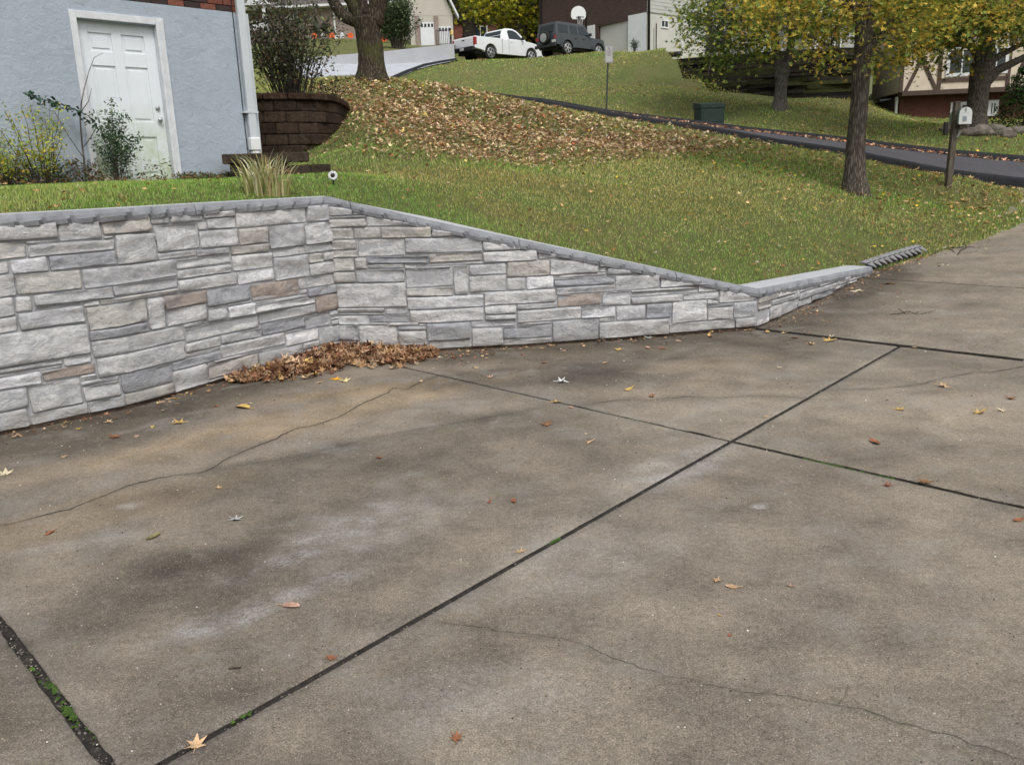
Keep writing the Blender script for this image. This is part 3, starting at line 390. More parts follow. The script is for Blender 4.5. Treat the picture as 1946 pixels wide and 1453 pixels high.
def stain(x,y):
    c=np.tile(BASE,(len(x),1))
    f=fbm(x*.55+3,y*.55,6,9,.55); g=fbm(x*2.1,y*2.1+7,5,21,.55)
    hf=fbm(x*7,y*7+3,4,91); m=1+1.1*(f-.5)+.75*(g-.5)+.35*(hf-.5)
    warm=sstep(.4,.7,fbm(x*.4+9,y*.4,4,31))*.4*sstep(2.5,5.5,y)
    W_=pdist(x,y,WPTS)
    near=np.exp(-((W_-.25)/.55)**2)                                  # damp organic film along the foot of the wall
    tan=0
    for (px,py,rx,ry,a,am) in [(560,800,2.0,.30,38,.8),(230,960,.9,.25,35,.5),(700,740,.8,.14,20,.9),(1250,740,.9,.2,30,.2),(1350,690,.9,.2,20,.35)]:
        tan=tan+el(x,y,onz(px,py),rx,ry,a,am)
    dark=0
    for (px,py,rx,ry,a,am) in [(390,1060,.36,.17,20,.36),(250,1150,.55,.3,20,.26),(130,1240,.4,.3,0,.15),(1000,715,1.0,.42,10,.44),(1150,720,.6,.3,0,.22),(730,860,1.5,.3,30,.18),(250,830,.6,.22,45,.26),(900,870,1.3,.35,40,.16),(700,1290,.5,.25,10,.12),(950,1190,.5,.2,30,.12),(1800,720,.8,.3,-20,.12),(1650,870,.6,.3,0,.1),(130,1400,.3,.2,0,.12)]:
        dark=dark+el(x,y,onz(px,py),rx,ry,a,am)
    lite=0
    for (px,py,rx,ry,a,am) in [(430,1180,.20,.10,25,.30),(560,1130,.3,.10,40,.20),(620,1020,.5,.14,60,.12),(700,1010,.5,.3,40,.16),(1450,960,.08,.022,30,.6),(900,1330,.4,.22,0,.10),(1330,870,.5,.2,45,.12),(1150,1060,.5,.2,30,.1),(1250,900,.6,.2,40,.12),(245,960,.06,.04,0,.3),(170,1030,.3,.06,20,.12)]:
        br=sstep(.42,.62,fbm(x*14,y*14,4,77))
        lite=lite+el(x,y,onz(px,py),rx,ry,a,am)*(.45+.8*br)
    for k,pl in enumerate(CRW):
        d=pdist(x,y,pl); dark=dark+(.24 if k in(1,2) else .15)*np.exp(-(d/(.09 if k in(1,2) else .035))**2)
    # joint edge wear
    M_=_Mi@np.stack([x-OB[0],y-OB[1]]); ja=np.minimum(np.minimum(abs(M_[0]-aC),abs(M_[0])),abs(M_[0]-aE)); jb=np.where(M_[0]<aC,abs(M_[1]),9)
    lite=lite+.10*np.exp(-(np.minimum(ja,jb)/.08)**2)*(fbm(x*4,y*4,3,2)); dark=dark+.22*np.exp(-(np.minimum(ja,jb)/.022)**2)
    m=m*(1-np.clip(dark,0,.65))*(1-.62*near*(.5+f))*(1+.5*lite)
    c=c*m[:,None]
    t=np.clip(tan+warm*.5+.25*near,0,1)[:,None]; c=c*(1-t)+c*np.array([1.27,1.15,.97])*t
    l=np.clip(lite*.4,0,1)[:,None]; c=c*(1-l)+l*np.array([.40,.40,.41])*.9*m[:,None]
    return np.c_[np.clip(c,.01,.9),np.clip(lite*1.9,0,1)]
def slab(a0,a1,b0,b1,g=(.016,.016,.016,.016),up=0.):
    A0,A1,B0,B1=a0+g[0],a1-g[1],b0+g[2],b1-g[3]
    na=max(2,int((A1-A0)/.045)); nb_=max(2,int((B1-B0)/.045))
    A=np.concatenate([[A0,A0,A0+.006],np.linspace(A0,A1,na)[1:-1],[A1-.006,A1,A1]]); B=np.concatenate([[B0,B0,B0+.006],np.linspace(B0,B1,nb_)[1:-1],[B1-.006,B1,B1]])
    ia=len(A);ib=len(B); AA,BB=np.meshgrid(A,B,indexing='ij'); xx,yy=ab2xy(AA.ravel(),BB.ravel()); zz=drivez(xx,yy)
    lev=np.zeros((ia,ib)); lev[1,:]=lev[-2,:]=.004; lev[:,1]=np.maximum(lev[:,1],.004); lev[:,-2]=np.maximum(lev[:,-2],.004); lev[0,:]=lev[-1,:]=.10; lev[:,0]=.10; lev[:,-1]=.10
    jit=.003*(fbm(xx*9,yy*9,3,4)-.5); zz=zz-lev.ravel()+jit+up
    e=(lev.ravel()>0); w=(.010*(fbm(xx*7,yy*7,3,8)-.5)+.012*(fbm(xx*22,yy*22,3,18)-.5))*e; xx=xx+w; yy=yy+w
    ii=np.arange(ia*ib).reshape(ia,ib); qq=np.stack([ii[:-1,:-1],ii[1:,:-1],ii[1:,1:],ii[:-1,1:]],-1).reshape(-1,4)
    buried=~inpoly(xx,yy,DPOLY)&(pdist(xx,yy,EDGE)>.35)&(yy>8); zz=np.where(buried,zz-1.,zz)
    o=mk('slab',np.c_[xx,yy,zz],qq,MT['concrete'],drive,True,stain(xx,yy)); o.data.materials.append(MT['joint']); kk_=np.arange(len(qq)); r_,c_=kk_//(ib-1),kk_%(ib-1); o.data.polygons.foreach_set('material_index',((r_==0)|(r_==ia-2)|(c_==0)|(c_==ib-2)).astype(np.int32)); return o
gA,gE,gB,gC=.0135,.018,.019,.024
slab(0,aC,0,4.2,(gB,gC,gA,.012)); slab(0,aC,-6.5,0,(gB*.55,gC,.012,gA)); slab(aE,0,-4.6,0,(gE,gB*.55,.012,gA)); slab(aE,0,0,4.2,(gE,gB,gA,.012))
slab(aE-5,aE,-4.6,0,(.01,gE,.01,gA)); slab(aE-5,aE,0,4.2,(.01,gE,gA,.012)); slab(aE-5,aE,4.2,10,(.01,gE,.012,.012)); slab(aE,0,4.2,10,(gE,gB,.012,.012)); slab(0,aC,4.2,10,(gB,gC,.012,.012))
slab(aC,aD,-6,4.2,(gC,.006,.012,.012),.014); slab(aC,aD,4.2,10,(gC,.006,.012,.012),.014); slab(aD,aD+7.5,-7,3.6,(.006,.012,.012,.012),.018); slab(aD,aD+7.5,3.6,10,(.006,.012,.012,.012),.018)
jb=MB()
def strip(p0,p1,w,dz):
    p0=np.array(p0);p1=np.array(p1); L=np.linalg.norm(p1-p0); m=int(L/.05)+2; d=(p1-p0)/L; nn=np.array([-d[1],d[0]])
    vs=[];fs=[]
    for i in range(m):
        c=p0+(p1-p0)*i/(m-1)
        for j,s in enumerate((-1,-.33,.33,1)):
            p=c+nn*s*w; vs.append((p[0],p[1],float(drivez(*p))-dz+random.uniform(-.005,.005)))
        if i: 
            for j in range(3): k=(i-1)*4+j; fs.append((k,k+1,k+5,k+4))
    jb.add(vs,fs)
strip(ab2xy(aE-5,0),ab2xy(aC,0),.02,.013); strip(ab2xy(aE,-4.6),ab2xy(aE,10),.03,.016); strip(ab2xy(0,-4.2),ab2xy(0,10),.025,.012); strip(ab2xy(aC,-5),ab2xy(aC,10),.03,.010)
strip(ab2xy(aD,-3),ab2xy(aD,9),.01,.006)
for s in(-4.6,4.2): strip(ab2xy(aE-5,s),ab2xy(aD+7,s),.02,.014)
jb.build('joint_filler',MT['joint'],drive)
gp=[]
for _ in range(900):
    t=random.random()
    if random.random()<.55: a,b2=aE+random.gauss(0,.011),-1.6+3.2*t
    else: a,b2=aE+(aC-aE)*t,random.gauss(0,.008)
    x,y=ab2xy(a,b2); gp.append((x,y,float(drivez(x,y))-.013))
gp=np.array(gp); grit=(np.array([(0,0,.8),(1,0,.2),(.3,.95,.1),(-.8,.6,.3),(-.8,-.6,0),(.3,-.95,.2)],float),np.array([(0,i,i%5+1) for i in range(1,6)]))
bulk('joint_grit',[grit],gp,rots(len(gp),.5),rng.uniform(.002,.006,len(gp)),pick([((.16,.14,.12),3),((.07,.06,.05),4),((.30,.27,.23),1)],len(gp),.3),MT['leaf'],drive)
# moss in the joints
MT['moss']=attrmat('moss',.9,60,.8,var=.5)
mp=[];mc=[]
def mossline(p0,p1,w,n_):
    for _ in range(n_):
        t=random.random(); x=p0[0]+(p1[0]-p0[0])*t+random.gauss(0,w); y=p0[1]+(p1[1]-p0[1])*t+random.gauss(0,w); mp.append((x,y,float(drivez(x,y))-.009)); mc.append(random.uniform(.6,1.2))
for (p,q_,w,k) in [((88,1293),(110,1308),.006,70),((122,1340),(146,1360),.006,70),((60,1262),(185,1405),.01,36),((430,1366),(470,1350),.008,170),((1035,1031),(1062,1021),.005,70),((1372,860),(1396,845),.005,90),((1195,795),(1245,806),.005,130),((1130,780),(1330,826),.005,80),((1525,870),(1600,885),.005,170),((1515,762),(1530,752),.005,60),((1600,886),(1700,908),.004,50),((700,1215),(760,1180),.006,50)]:
    mossline(hit(*p,True),hit(*q_,True),w,k)
mp=np.array(mp); cone=(np.array([(0,0,1),(1,0,0),(.3,.95,0),(-.8,.6,0),(-.8,-.6,0),(.3,-.95,0)],float),np.array([(0,i,i%5+1) for i in range(1,6)]))
bulk('moss',[cone],mp,rots(len(mp),.2),rng.uniform(.004,.009,len(mp)),np.array(mc)[:,None]*np.array([.045,.085,.014]),MT['moss'],drive)
# loose grit, pebbles and seeds on the slabs
az=rng.uniform(-.62,.60,2600); r=np.exp(rng.uniform(math.log(2.2),math.log(11),2600)); gx_=r*np.sin(az); gy_=r*np.cos(az); ok=inpoly(gx_,gy_,DPOLY)&(pdist(gx_,gy_,WPTS)>.03); gx_=gx_[ok];gy_=gy_[ok]; k=len(gx_)
bulk('drive_grit',[grit],np.c_[gx_,gy_,drivez(gx_,gy_)+.001+np.where((gx_-RC[0])*.723+(gy_-RC[1])*.691>0,.015,0)],rots(k,.5),rng.uniform(.0015,.0045,k)*np.clip(np.hypot(gx_,gy_)/4,.8,1.6),pick([((.45,.42,.37),3),((.28,.23,.17),3),((.045,.035,.028),4),((.62,.60,.56),.6)],k,.3),MT['leaf'])
# cracks: thin dark open lines
MT['crack']=simple('crack_dirt',(.04,.034,.028),.95,.4,40,.3)
for pl,w in zip(CRW,CW):
    P=[];
    for a,b in zip(pl[:-1],pl[1:]):
        m=max(2,int(np.linalg.norm(b-a)/.015))
        for i in range(m): P.append(a+(b-a)*i/m)
    P.append(pl[-1]); P=np.array(P); s=np.cumsum(np.r_[0,np.linalg.norm(np.diff(P,axis=0),axis=1)])
    T_=np.gradient(P,axis=0); T_/=np.linalg.norm(T_,axis=1)[:,None]+1e-9; N_=np.c_[-T_[:,1],T_[:,0]]
    wig=(.030*(fbm(s*6,s*0,4,5)-.5)+.020*(fbm(s*26,s*0,3,6)-.5)); P=P+N_*wig[:,None]
    ww=w*.5*np.clip(.15+1.5*fbm(s*5,s*0+3,3,12),.1,1.6)
    vs=[];fs=[]
    for i in range(len(P)):
        for sg in(-1,1): p=P[i]+N_[i]*sg*ww[i]; vs.append((p[0],p[1],float(drivez(*p))+.0034))
        if i: fs.append((2*i-2,2*i-1,2*i+1,2*i))
    mk('crack',vs,fs,MT['crack'],drive)
# ================================================================== stone retaining wall
wall=empty('retaining_wall',(0,0,0),label='long grey stone veneer retaining wall with rough cap stones along the driveway',cat='retaining wall')
def wpt(u,d,z,sec=None):
    i=int(np.clip(np.searchsorted(WL,u,side='right')-1,0,len(WPTS)-2))
    if sec is not None: i=min(max(i,sec[0]),sec[1]-1)
    a,b=WPTS[i],WPTS[i+1]; t=(b-a)/np.linalg.norm(b-a); p=a+t*(u-WL[i]); nn=np.array([t[1],-t[0]])
    return (p[0]+nn[0]*d,p[1]+nn[1]*d,z)
n=NM('veneer_stone'); co=n.coord(); oi=n.n('ShaderNodeObjectInfo'); cc=oi.outputs['Color']
tc=n.n('ShaderNodeTexCoord'); mp_=n.n('ShaderNodeMapping'); mp_.inputs['Scale'].default_value=(5.5,5.5,8.5); n.l(tc.outputs['Object'],mp_.inputs[0])
vm=n.n('ShaderNodeVectorMath',operation='ADD'); n.l(mp_.outputs[0],vm.inputs[0]); n.l(oi.outputs['Random'],vm.inputs[1]); vs_=n.n('ShaderNodeVectorMath',operation='SCALE'); vs_.inputs['Scale'].default_value=40; n.l(oi.outputs['Random'],vs_.inputs[0]); n.l(vs_.outputs[0],vm.inputs[1])
big=n.noise(1.1,7,.68,vm.outputs[0],.25)
c=n.mix(1.,cc,n.ramp(big,[(.28,(.66,.68,.71)),(.48,(.98,.98,1.)),(.72,(1.2,1.19,1.17))]),'MULTIPLY')
c=n.mix(.7,c,n.ramp(n.noise(24,7,.8,co),[(.33,(.72,.73,.75)),(.5,(1.,1.,1.)),(.67,(1.22,1.21,1.2))]),'MULTIPLY')
c=n.mix(n.ramp(n.noise(7,4,.6,co,.5),[(.56,0.),(.74,.55)]),c,(.30,.31,.35))
c=n.mix(n.ramp(n.noise(11,4,.6,co,.4),[(.62,0.),(.75,.5)]),c,(.62,.61,.58))
hh=n.noise(2.3,10,.70,vm.outputs[0],.3); vr=n.vor(1.7,vm.outputs[0]); ad=n.n('ShaderNodeMath',operation='ADD'); n.l(hh,ad.inputs[0]); sm_=n.n('ShaderNodeMath',operation='MULTIPLY'); sm_.inputs[1].default_value=.30; n.l(vr.outputs['Distance'],sm_.inputs[0]); n.l(sm_.outputs[0],ad.inputs[1]); nb=n.bump(ad.outputs[0],.9,.032); nb=n.bump(n.noise(28,7,.8,co),.6,.012,nb)
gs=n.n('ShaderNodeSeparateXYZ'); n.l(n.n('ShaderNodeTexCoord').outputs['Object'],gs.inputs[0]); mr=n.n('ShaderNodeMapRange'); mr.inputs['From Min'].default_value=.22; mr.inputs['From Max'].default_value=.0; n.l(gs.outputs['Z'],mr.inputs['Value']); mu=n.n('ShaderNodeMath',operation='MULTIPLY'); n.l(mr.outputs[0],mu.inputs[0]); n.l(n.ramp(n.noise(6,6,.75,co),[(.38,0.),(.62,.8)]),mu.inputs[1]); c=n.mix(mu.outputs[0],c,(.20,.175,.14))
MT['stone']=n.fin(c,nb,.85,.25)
TONE=dict(L=(.525,.525,.525),W=(.64,.645,.66),G=(.44,.445,.455),D=(.34,.35,.37),T=(.44,.415,.385),B=(.335,.285,.25),E=(.50,.49,.465))
MT['mortar']=simple('mortar',(.33,.335,.35),.95,.15,20,.5,90,.004)
def make_stone(u0,u1,v0,v1,tone,rs):
    r=random.Random(rs); sec=(0,IC) if (u0+u1)/2<WL[IC] else ((IC,IR) if (u0+u1)/2<WL[IR] else (IR,IR+1))
    w=u1-u0; tl=min(v1,float(captop(u0))-.06); tr=min(v1,float(captop(u1))-.06)
    if max(tl,tr)-v0<.012: return None
    tl=max(tl,v0+.004); tr=max(tr,v0+.004); h=max(tl,tr)-v0
    nx_=max(3,min(10,int(w/.055)+2)); nz_=max(3,min(6,int(h/.05)+2))
    dep=r.uniform(.026,.044) if h>.04 else r.uniform(.022,.034); tiltu=r.uniform(-.008,.008); tiltv=r.uniform(.0,.010)
    ex=min(.008,w*.14); ez=min(.007,h*.2); cr=r.uniform(.2,1.)*min(.02,h*.3,w*.3)
    us=[0,0,ex/w]+[ (i+r.uniform(-.2,.2))/(nx_) for i in range(1,nx_)]+[1-ex/w,1,1]; vs=[0,0,ez/h]+[(i+r.uniform(-.2,.2))/nz_ for i in range(1,nz_)]+[1-ez/h,1,1]
    us=sorted(us); vs=sorted(vs); NU,NV=len(us),len(vs); ox=r.random()*50
    P=[];cj_=[(r.uniform(-.006,.006) if w>.09 else 0,r.uniform(-.005,.005) if h>.06 else 0) for _ in range(4)]
    ledge=r.random()<.45; lv=r.uniform(.25,.75)
    for j,tv in enumerate(vs):
        for i,tu in enumerate(us):
            top=tl+(tr-tl)*tu; zz=v0+(top-v0)*tv; uu=u0+w*tu
            eb=(i in(0,1,NU-2,NU-1)) or (j in(0,1,NV-2,NV-1)); outer=(i in(0,NU-1)) or (j in(0,NV-1))
            # edge waviness
            if eb:
                wv=.014*(float(fbm(np.array([ox+uu*13]),np.array([zz*13]),3,3)[0])-.5)
                if j<=1: zz+=abs(wv)
                if j>=NV-2: zz-=abs(wv)
                if i<=1: uu+=abs(wv)*1.2
                if i>=NU-2: uu-=abs(wv)*1.2
                ci=(i<=1 or i>=NU-2) and (j<=1 or j>=NV-2)
                if ci: uu+=cr*.45*(1 if i<=1 else -1); zz+=cr*.45*(1 if j<=1 else -1)
            q_=cj_[(1 if tu>.5 else 0)+(2 if tv>.5 else 0)]; k_e=(2*abs(tu-.5))*(2*abs(tv-.5)); uu+=q_[0]*k_e; zz+=q_[1]*k_e
            if outer: d=.004
            elif eb: d=dep*.86
            else:
                f=float(fbm(np.array([ox+uu*5]),np.array([zz*12+ox]),3,7)[0])-.5; d=dep+f*.042+tiltu*(tu-.5)*2+tiltv*(tv-.5)*2
                if ledge and tv>lv+.1*math.sin(tu*5+ox): d-=.013
            P.append(wpt(uu,d,max(zz,.008),sec))
    fs=[(j*NU+i,j*NU+i+1,(j+1)*NU+i+1,(j+1)*NU+i) for j in range(NV-1) for i in range(NU-1)]
    o=mk('stone',P,fs,MT['stone']); j_=r.uniform(.9,1.1); t=TONE[tone]; o.color=(t[0]*j_,t[1]*j_,t[2]*j_,1)
    o.data.polygons.foreach_set('use_smooth',np.array([ (k//(NU-1)) not in (0,NV-2) and k%(NU-1) not in (0,NU-2) for k in range(len(fs))]))
    return o
lst=sorted(STONES,key=lambda s:(s[0]+s[1])/2<1.85)
order=sorted(range(len(STONES)),key=lambda i:((STONES[i][0]+STONES[i][1])/2<1.80, -(STONES[i][1]-STONES[i][0])*(STONES[i][3]-STONES[i][2])))
rest=[]
cnt=0
for i in order:
    s=STONES[i]; bot=max(0,(s[0]-WL[IR])*.055) if s[0]>WL[IR] else 0
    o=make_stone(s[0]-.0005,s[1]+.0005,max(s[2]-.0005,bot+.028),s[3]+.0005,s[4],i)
    if not o: continue
    if cnt<298: o.parent=wall; cnt+=1
    else: rest.append(o)
if rest:
    vs=[];fs=[]
    for o in rest:
        k=len(vs); vs+=[tuple(v.co) for v in o.data.vertices]; fs+=[tuple(i+k for i in p.vertices) for p in o.data.polygons]; bpy.data.objects.remove(o)
    o=mk('stones',vs,fs,MT['stone'],wall,kind='stuff'); o.color=(.42,.42,.43,1)
# mortar bed + core
vs=[];fs=[];us=sorted(set(np.arange(0,WL[-1],.1).tolist()+WL.tolist()))
for i,u in enumerate(us):
    t=float(captop(u))-.045
    pf=wpt(u,.015,0)
    for zz in(-.1,t): vs.append((pf[0],pf[1],zz))
    if i: k=2*i-2; fs.append((k,k+2,k+3,k+1))
mk('mortar_bed',vs,fs,MT['mortar'],wall)
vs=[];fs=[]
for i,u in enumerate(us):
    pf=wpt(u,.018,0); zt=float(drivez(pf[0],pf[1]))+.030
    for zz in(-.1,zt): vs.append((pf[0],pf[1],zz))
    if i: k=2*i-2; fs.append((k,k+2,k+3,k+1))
mk('contact_shade_strip',vs,fs,MT['soil'],wall)  # dark strip that paints in the contact shade below the bottom stones
# offset polyline with mitred corners
def offpt(i,d):
    a=WPTS[i]-WPTS[i-1] if i>0 else WPTS[1]-WPTS[0]; b=WPTS[i+1]-WPTS[i] if i<len(WPTS)-1 else a
    a=a/np.linalg.norm(a);b=b/np.linalg.norm(b); na=np.array([a[1],-a[0]]);nb_=np.array([b[1],-b[0]]); m=na+nb_; m/=np.linalg.norm(m); return WPTS[i]+m*d/max(.4,m@na)
def offu(u,d):
    i=int(np.clip(np.searchsorted(WL,u,side='right')-1,0,len(WPTS)-2)); t=(u-WL[i])/(WL[i+1]-WL[i]); return offpt(i,d)*(1-t)+offpt(i+1,d)*t
cb=MB(); 
for i in range(len(WPTS)-1):
    z0,z1=float(captop(WL[i]))-.05,float(captop(WL[i+1]))-.05
    A=[offpt(i,-.02),offpt(i+1,-.02),offpt(i+1,-.24),offpt(i,-.24)]
    cb.add([(*p,-.3) for p in A]+[(A[0][0],A[0][1],z0),(A[1][0],A[1][1],z1),(A[2][0],A[2][1],z1),(A[3][0],A[3][1],z0)],[(0,1,2,3),(4,5,6,7),(0,1,5,4),(1,2,6,5),(2,3,7,6),(3,0,4,7)])
cb.build('core',MT['mortar'],wall)
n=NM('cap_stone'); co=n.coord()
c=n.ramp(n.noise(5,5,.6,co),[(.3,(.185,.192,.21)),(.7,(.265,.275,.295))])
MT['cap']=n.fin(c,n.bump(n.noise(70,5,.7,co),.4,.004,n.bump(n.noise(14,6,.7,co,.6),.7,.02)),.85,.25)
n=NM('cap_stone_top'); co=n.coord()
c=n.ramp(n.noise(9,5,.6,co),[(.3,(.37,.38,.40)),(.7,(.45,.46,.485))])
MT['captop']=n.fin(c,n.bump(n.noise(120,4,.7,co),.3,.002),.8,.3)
def uvpx(px,py,rngs):
    r=ray(px,py); best=None
    for i in range(*rngs):
        a,b=WPTS[i],WPTS[i+1]; L=np.linalg.norm(b-a); dd=(b-a)/L
        t,s=np.linalg.solve(np.array([[dd[0],-r[0]],[dd[1],-r[1]]]),-a); e=max(0,-t,t-L)
        if best is None or e<best[0]: best=(e,WL[i]+t)
    return best[1]
cu=[0,.62,uvpx(363,384,(0,IC)),uvpx(664,380,(IC,IR)),uvpx(985,457,(IC,IR)),uvpx(1282,520,(IC,IR)),WL[IR],WL[IR]+.0,WL[IR]+1.25,WL[-1]]
cu=sorted(set([round(float(x),3) for x in cu])); 
# extra cap joints hidden by distance on the long left run
def capseg(u0,u1):
    br=[WL[k] for k in (IC,IR) if u0+.01<WL[k]<u1-.01]; us=np.concatenate([np.arange(u0+.003,u1-.003,.018),[u1-.003]]); us=np.array(sorted(set(us.tolist()+br+[w for w in WL if u0+.01<w<u1-.01])))
    prof=[(-.285,-.062),(-.285,0.),(.018,.0),(.030,-.006),(.046,-.030),(.052,-.055),(.042,-.088),(.012,-.100),(-.03,-.100)]
    vs=[]; top=[]
    for k,u in enumerate(us):
        zt=float(captop(u)); ends=(k==0 or k==len(us)-1)
        for j,(d,z) in enumerate(prof):
            dd,zz=d,z
            if 3<=j<=6:
                ff=float(fbm(np.array([u*11.]),np.array([j*.35]),3,55)[0])-.5; sc=((u*6.1+j*.10+2.6*float(vnoise(np.array([u*2.7]),np.array([.5]),4)[0]))%1)
                dd+=.022*ff+.024*(sc-.5)*(j-2)/4; zz+=.006*ff
                if j>=5: zz+=.014*(sc-.5)
            if j==2: dd+=.004*(float(fbm(np.array([u*14.]),np.array([1.]),2,5)[0])-.5)
            if ends and j>=2: dd-=.006
            p=offu(u,dd); vs.append((p[0],p[1],zt+zz))
    m=len(prof); fs=[];mi=[]
    for k in range(len(us)-1):
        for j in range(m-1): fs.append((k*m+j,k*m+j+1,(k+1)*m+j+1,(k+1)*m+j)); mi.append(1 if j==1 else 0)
    fs.append(tuple(range(m-1,-1,-1))); fs.append(tuple((len(us)-1)*m+j for j in range(m))); mi+=[0,0]
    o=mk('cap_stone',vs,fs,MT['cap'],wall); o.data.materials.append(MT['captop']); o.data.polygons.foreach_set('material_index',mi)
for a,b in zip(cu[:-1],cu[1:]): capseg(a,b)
# ================================================================== grass
SIDEP=np.array([WP(*q)[:2] for q in [(590,160,38),(680,152,39.),(735,148,40.5),(790,134,42.8),(864,122.5,45.2),(880,115,49),(800,125,45.4),(733,140,44.4),(640,140,44.),(560,140,43.9)]])
def fr_mask(x,y):
    ok=~inpoly(x,y,DPOLY)&~inpoly(x,y,SIDEP); k=x+y; ok&=~((k>ST_N-.25)&(k<ST_F+.45)&((y-x)*.7071<26.5)); dw=pdist(x,y,WPTS); ok&=dw>.27
    return ok
def mound(x,y):
    """where the fallen leaves lie thick: the slope under the big maple"""
    d=np.zeros(len(x)); 
    P=[hit(*q)[:2] for q in [(648,185),(652,166),(700,157),(770,160),(850,170),(950,190),(1020,205),(1150,232),(1300,255),(1400,272),(1330,285),(1180,292),(1050,304),(900,302),(780,285),(700,262),(655,272),(648,240)]]
    P=np.array(P); i=inpoly(x,y,P); dd=pdist(x,y,list(map(tuple,P))+[tuple(P[0])]); return np.clip(.5+np.where(i,dd,-dd)/2.4,0,1)
N=520000
az=rng.uniform(-.66,.66,N); r=np.exp(rng.uniform(math.log(5.4),math.log(52),N)); x=r*np.sin(az); y=r*np.cos(az)
ok=fr_mask(x,y)&(y>4); x=x[ok];y=y[ok];r=r[ok]; mo=mound(x,y); keep=rng.random(len(x))>mo*.62; x=x[keep];y=y[keep];r=r[keep]

z=groundz(x,y); N=len(x)
tuft=fbm(x*1.8,y*1.8,4,40); dry=fbm(x*.45+4,y*.45,4,60); dry2=fbm(x*3,y*3,3,61)
sc=np.clip(r/8,.8,3.2); hgt=(.020+.016*rng.random(N))*(.7+.8*tuft)*np.clip(r/11,.9,1.7); wid=.0030*np.clip(r/7,.7,5.5)
a=rng.random(N)*2*math.pi; lean=rng.uniform(.15,1.0,N); b=rng.random(N)*2*math.pi
p0=np.c_[x-np.cos(a)*wid,y-np.sin(a)*wid,z-.012]; p1=np.c_[x+np.cos(a)*wid,y+np.sin(a)*wid,z-.012]; p2=np.c_[x+np.cos(b)*hgt*lean,y+np.sin(b)*hgt*lean,z+hgt]
G1=np.array(srgb(138,176,80));G2=np.array(srgb(184,180,100));G3=np.array(srgb(210,198,148));G4=np.array(srgb(104,150,62))
t=np.clip(.12+sstep(.36,.60,dry)*.75+sstep(.5,.7,dry2)*.3+rng.normal(0,.2,N),0,1)[:,None]; gcol=G1*(1-t)+G2*t
br_=np.clip(el(x,y,(.6,11.2),3.2,1.0,8,1.)+el(x,y,(-.2,9.3),1.6,.5,0,.8)+.7*el(x,y,(4.2,31.),5.,1.6,-40,1.)+.8*el(x,y,(8.,38.),3.,1.6,-40,1.),0,1)*(.4+.8*fbm(x*2,y*2,3,71)); br_=np.clip(br_,0,1)[:,None]*.8; gcol=gcol*(1-br_)+np.array(srgb(178,152,80))*br_
u_=rng.random(N); gcol=np.where((u_<.10+.12*t[:,0])[:,None],G3,gcol); gcol=np.where((u_>.84)[:,None],G4,gcol); gcol=gcol*(.75+.5*rng.random((N,1)))
strip_=(y<9.9+.0*x)&(x<-.3)&(r<12); gcol=np.where(strip_[:,None],gcol*np.array([.80,.95,.8]),gcol)
vv=np.empty((N,3,3)); vv[:,0]=p0;vv[:,1]=p1;vv[:,2]=p2; cc_=np.empty((N,3,3)); cc_[:,0]=gcol*.9;cc_[:,1]=gcol*.9;cc_[:,2]=gcol*1.1
mk('grass',vv.reshape(-1,3),np.arange(3*N).reshape(-1,3),MT['grassblade'],None,False,cc_.reshape(-1,3),'stuff')
# ================================================================== leaf litter on the lawns
PAL=[(srgb(176,140,96),5),(srgb(150,104,66),4),(srgb(196,168,120),4),(srgb(120,84,56),3),(srgb(205,172,84),1.6),(srgb(212,178,52),.8),(srgb(176,168,150),1.2),(srgb(140,120,60),1.5)]
def scatter(name,N,xy,pal,size,temps=LM+LS,tilt=.35,lift=.035,dens=None):
    x,y=xy; z=groundz(x,y); k=len(x); return bulk(name,temps,np.c_[x,y,z+lift*(.5+rng.random(k))],rots(k,tilt),rng.uniform(*size,k),pick(pal,k,.3),MT['leaf'])
az=rng.uniform(-.36,.36,90000); r=np.exp(rng.uniform(math.log(11),math.log(32),90000)); x=r*np.sin(az);y=r*np.cos(az)
ok=fr_mask(x,y); x=x[ok];y=y[ok]; m=mound(x,y)*(.10+1.25*fbm(x*1.3,y*1.3,5,88)); k=rng.random(len(x))<m; x=x[k];y=y[k]
rr=np.hypot(x,y); z=groundz(x,y); k=len(x)
PALM=[(srgb(192,166,138),6),(srgb(156,118,90),4.5),(srgb(204,184,142),4),(srgb(124,96,70),2.5),(srgb(190,168,100),1.2),(srgb(120,118,70),2.),(srgb(168,160,146),1.),(srgb(160,96,64),1.2)]
bulk('leaf_litter',LS+LD,np.c_[x,y,z+.02+.05*rng.random(k)],rots(k,.45),rng.uniform(.07,.13,k)*np.clip(rr/17,.8,1.5),1.15*pick(PALM,k,.35),MT['leaf'])
# sparse leaves elsewhere, thicker to the right under the young maple
az=rng.uniform(-.60,.62,60000); r=np.exp(rng.uniform(math.log(6),math.log(46),60000)); x=r*np.sin(az);y=r*np.cos(az); ok=fr_mask(x,y); x=x[ok];y=y[ok]
tr=hit(1625,365); dT=np.hypot(x-tr[0]-1.0,y-tr[1]-.6); de=pdist(x,y,EDGE); kk=x+y
p=.035+.14*sstep(-1,5,x)+.55*np.exp(-(dT/3.0)**2)+.25*np.exp(-((kk-ST_N+.9)/.55)**2)*(x>6)+.06*(kk>ST_F)+.20*np.exp(-(mound(x,y)-.5)**2*8)*(mound(x,y)>.0)*.5+.22*np.exp(-(np.hypot(x-13.,y-24)/5)**2)
p*=.4+1.2*fbm(x*.9,y*.9,3,19); k=rng.random(len(x))<p; x=x[k];y=y[k]; rr=np.hypot(x,y)
z=groundz(x,y); k=len(x)
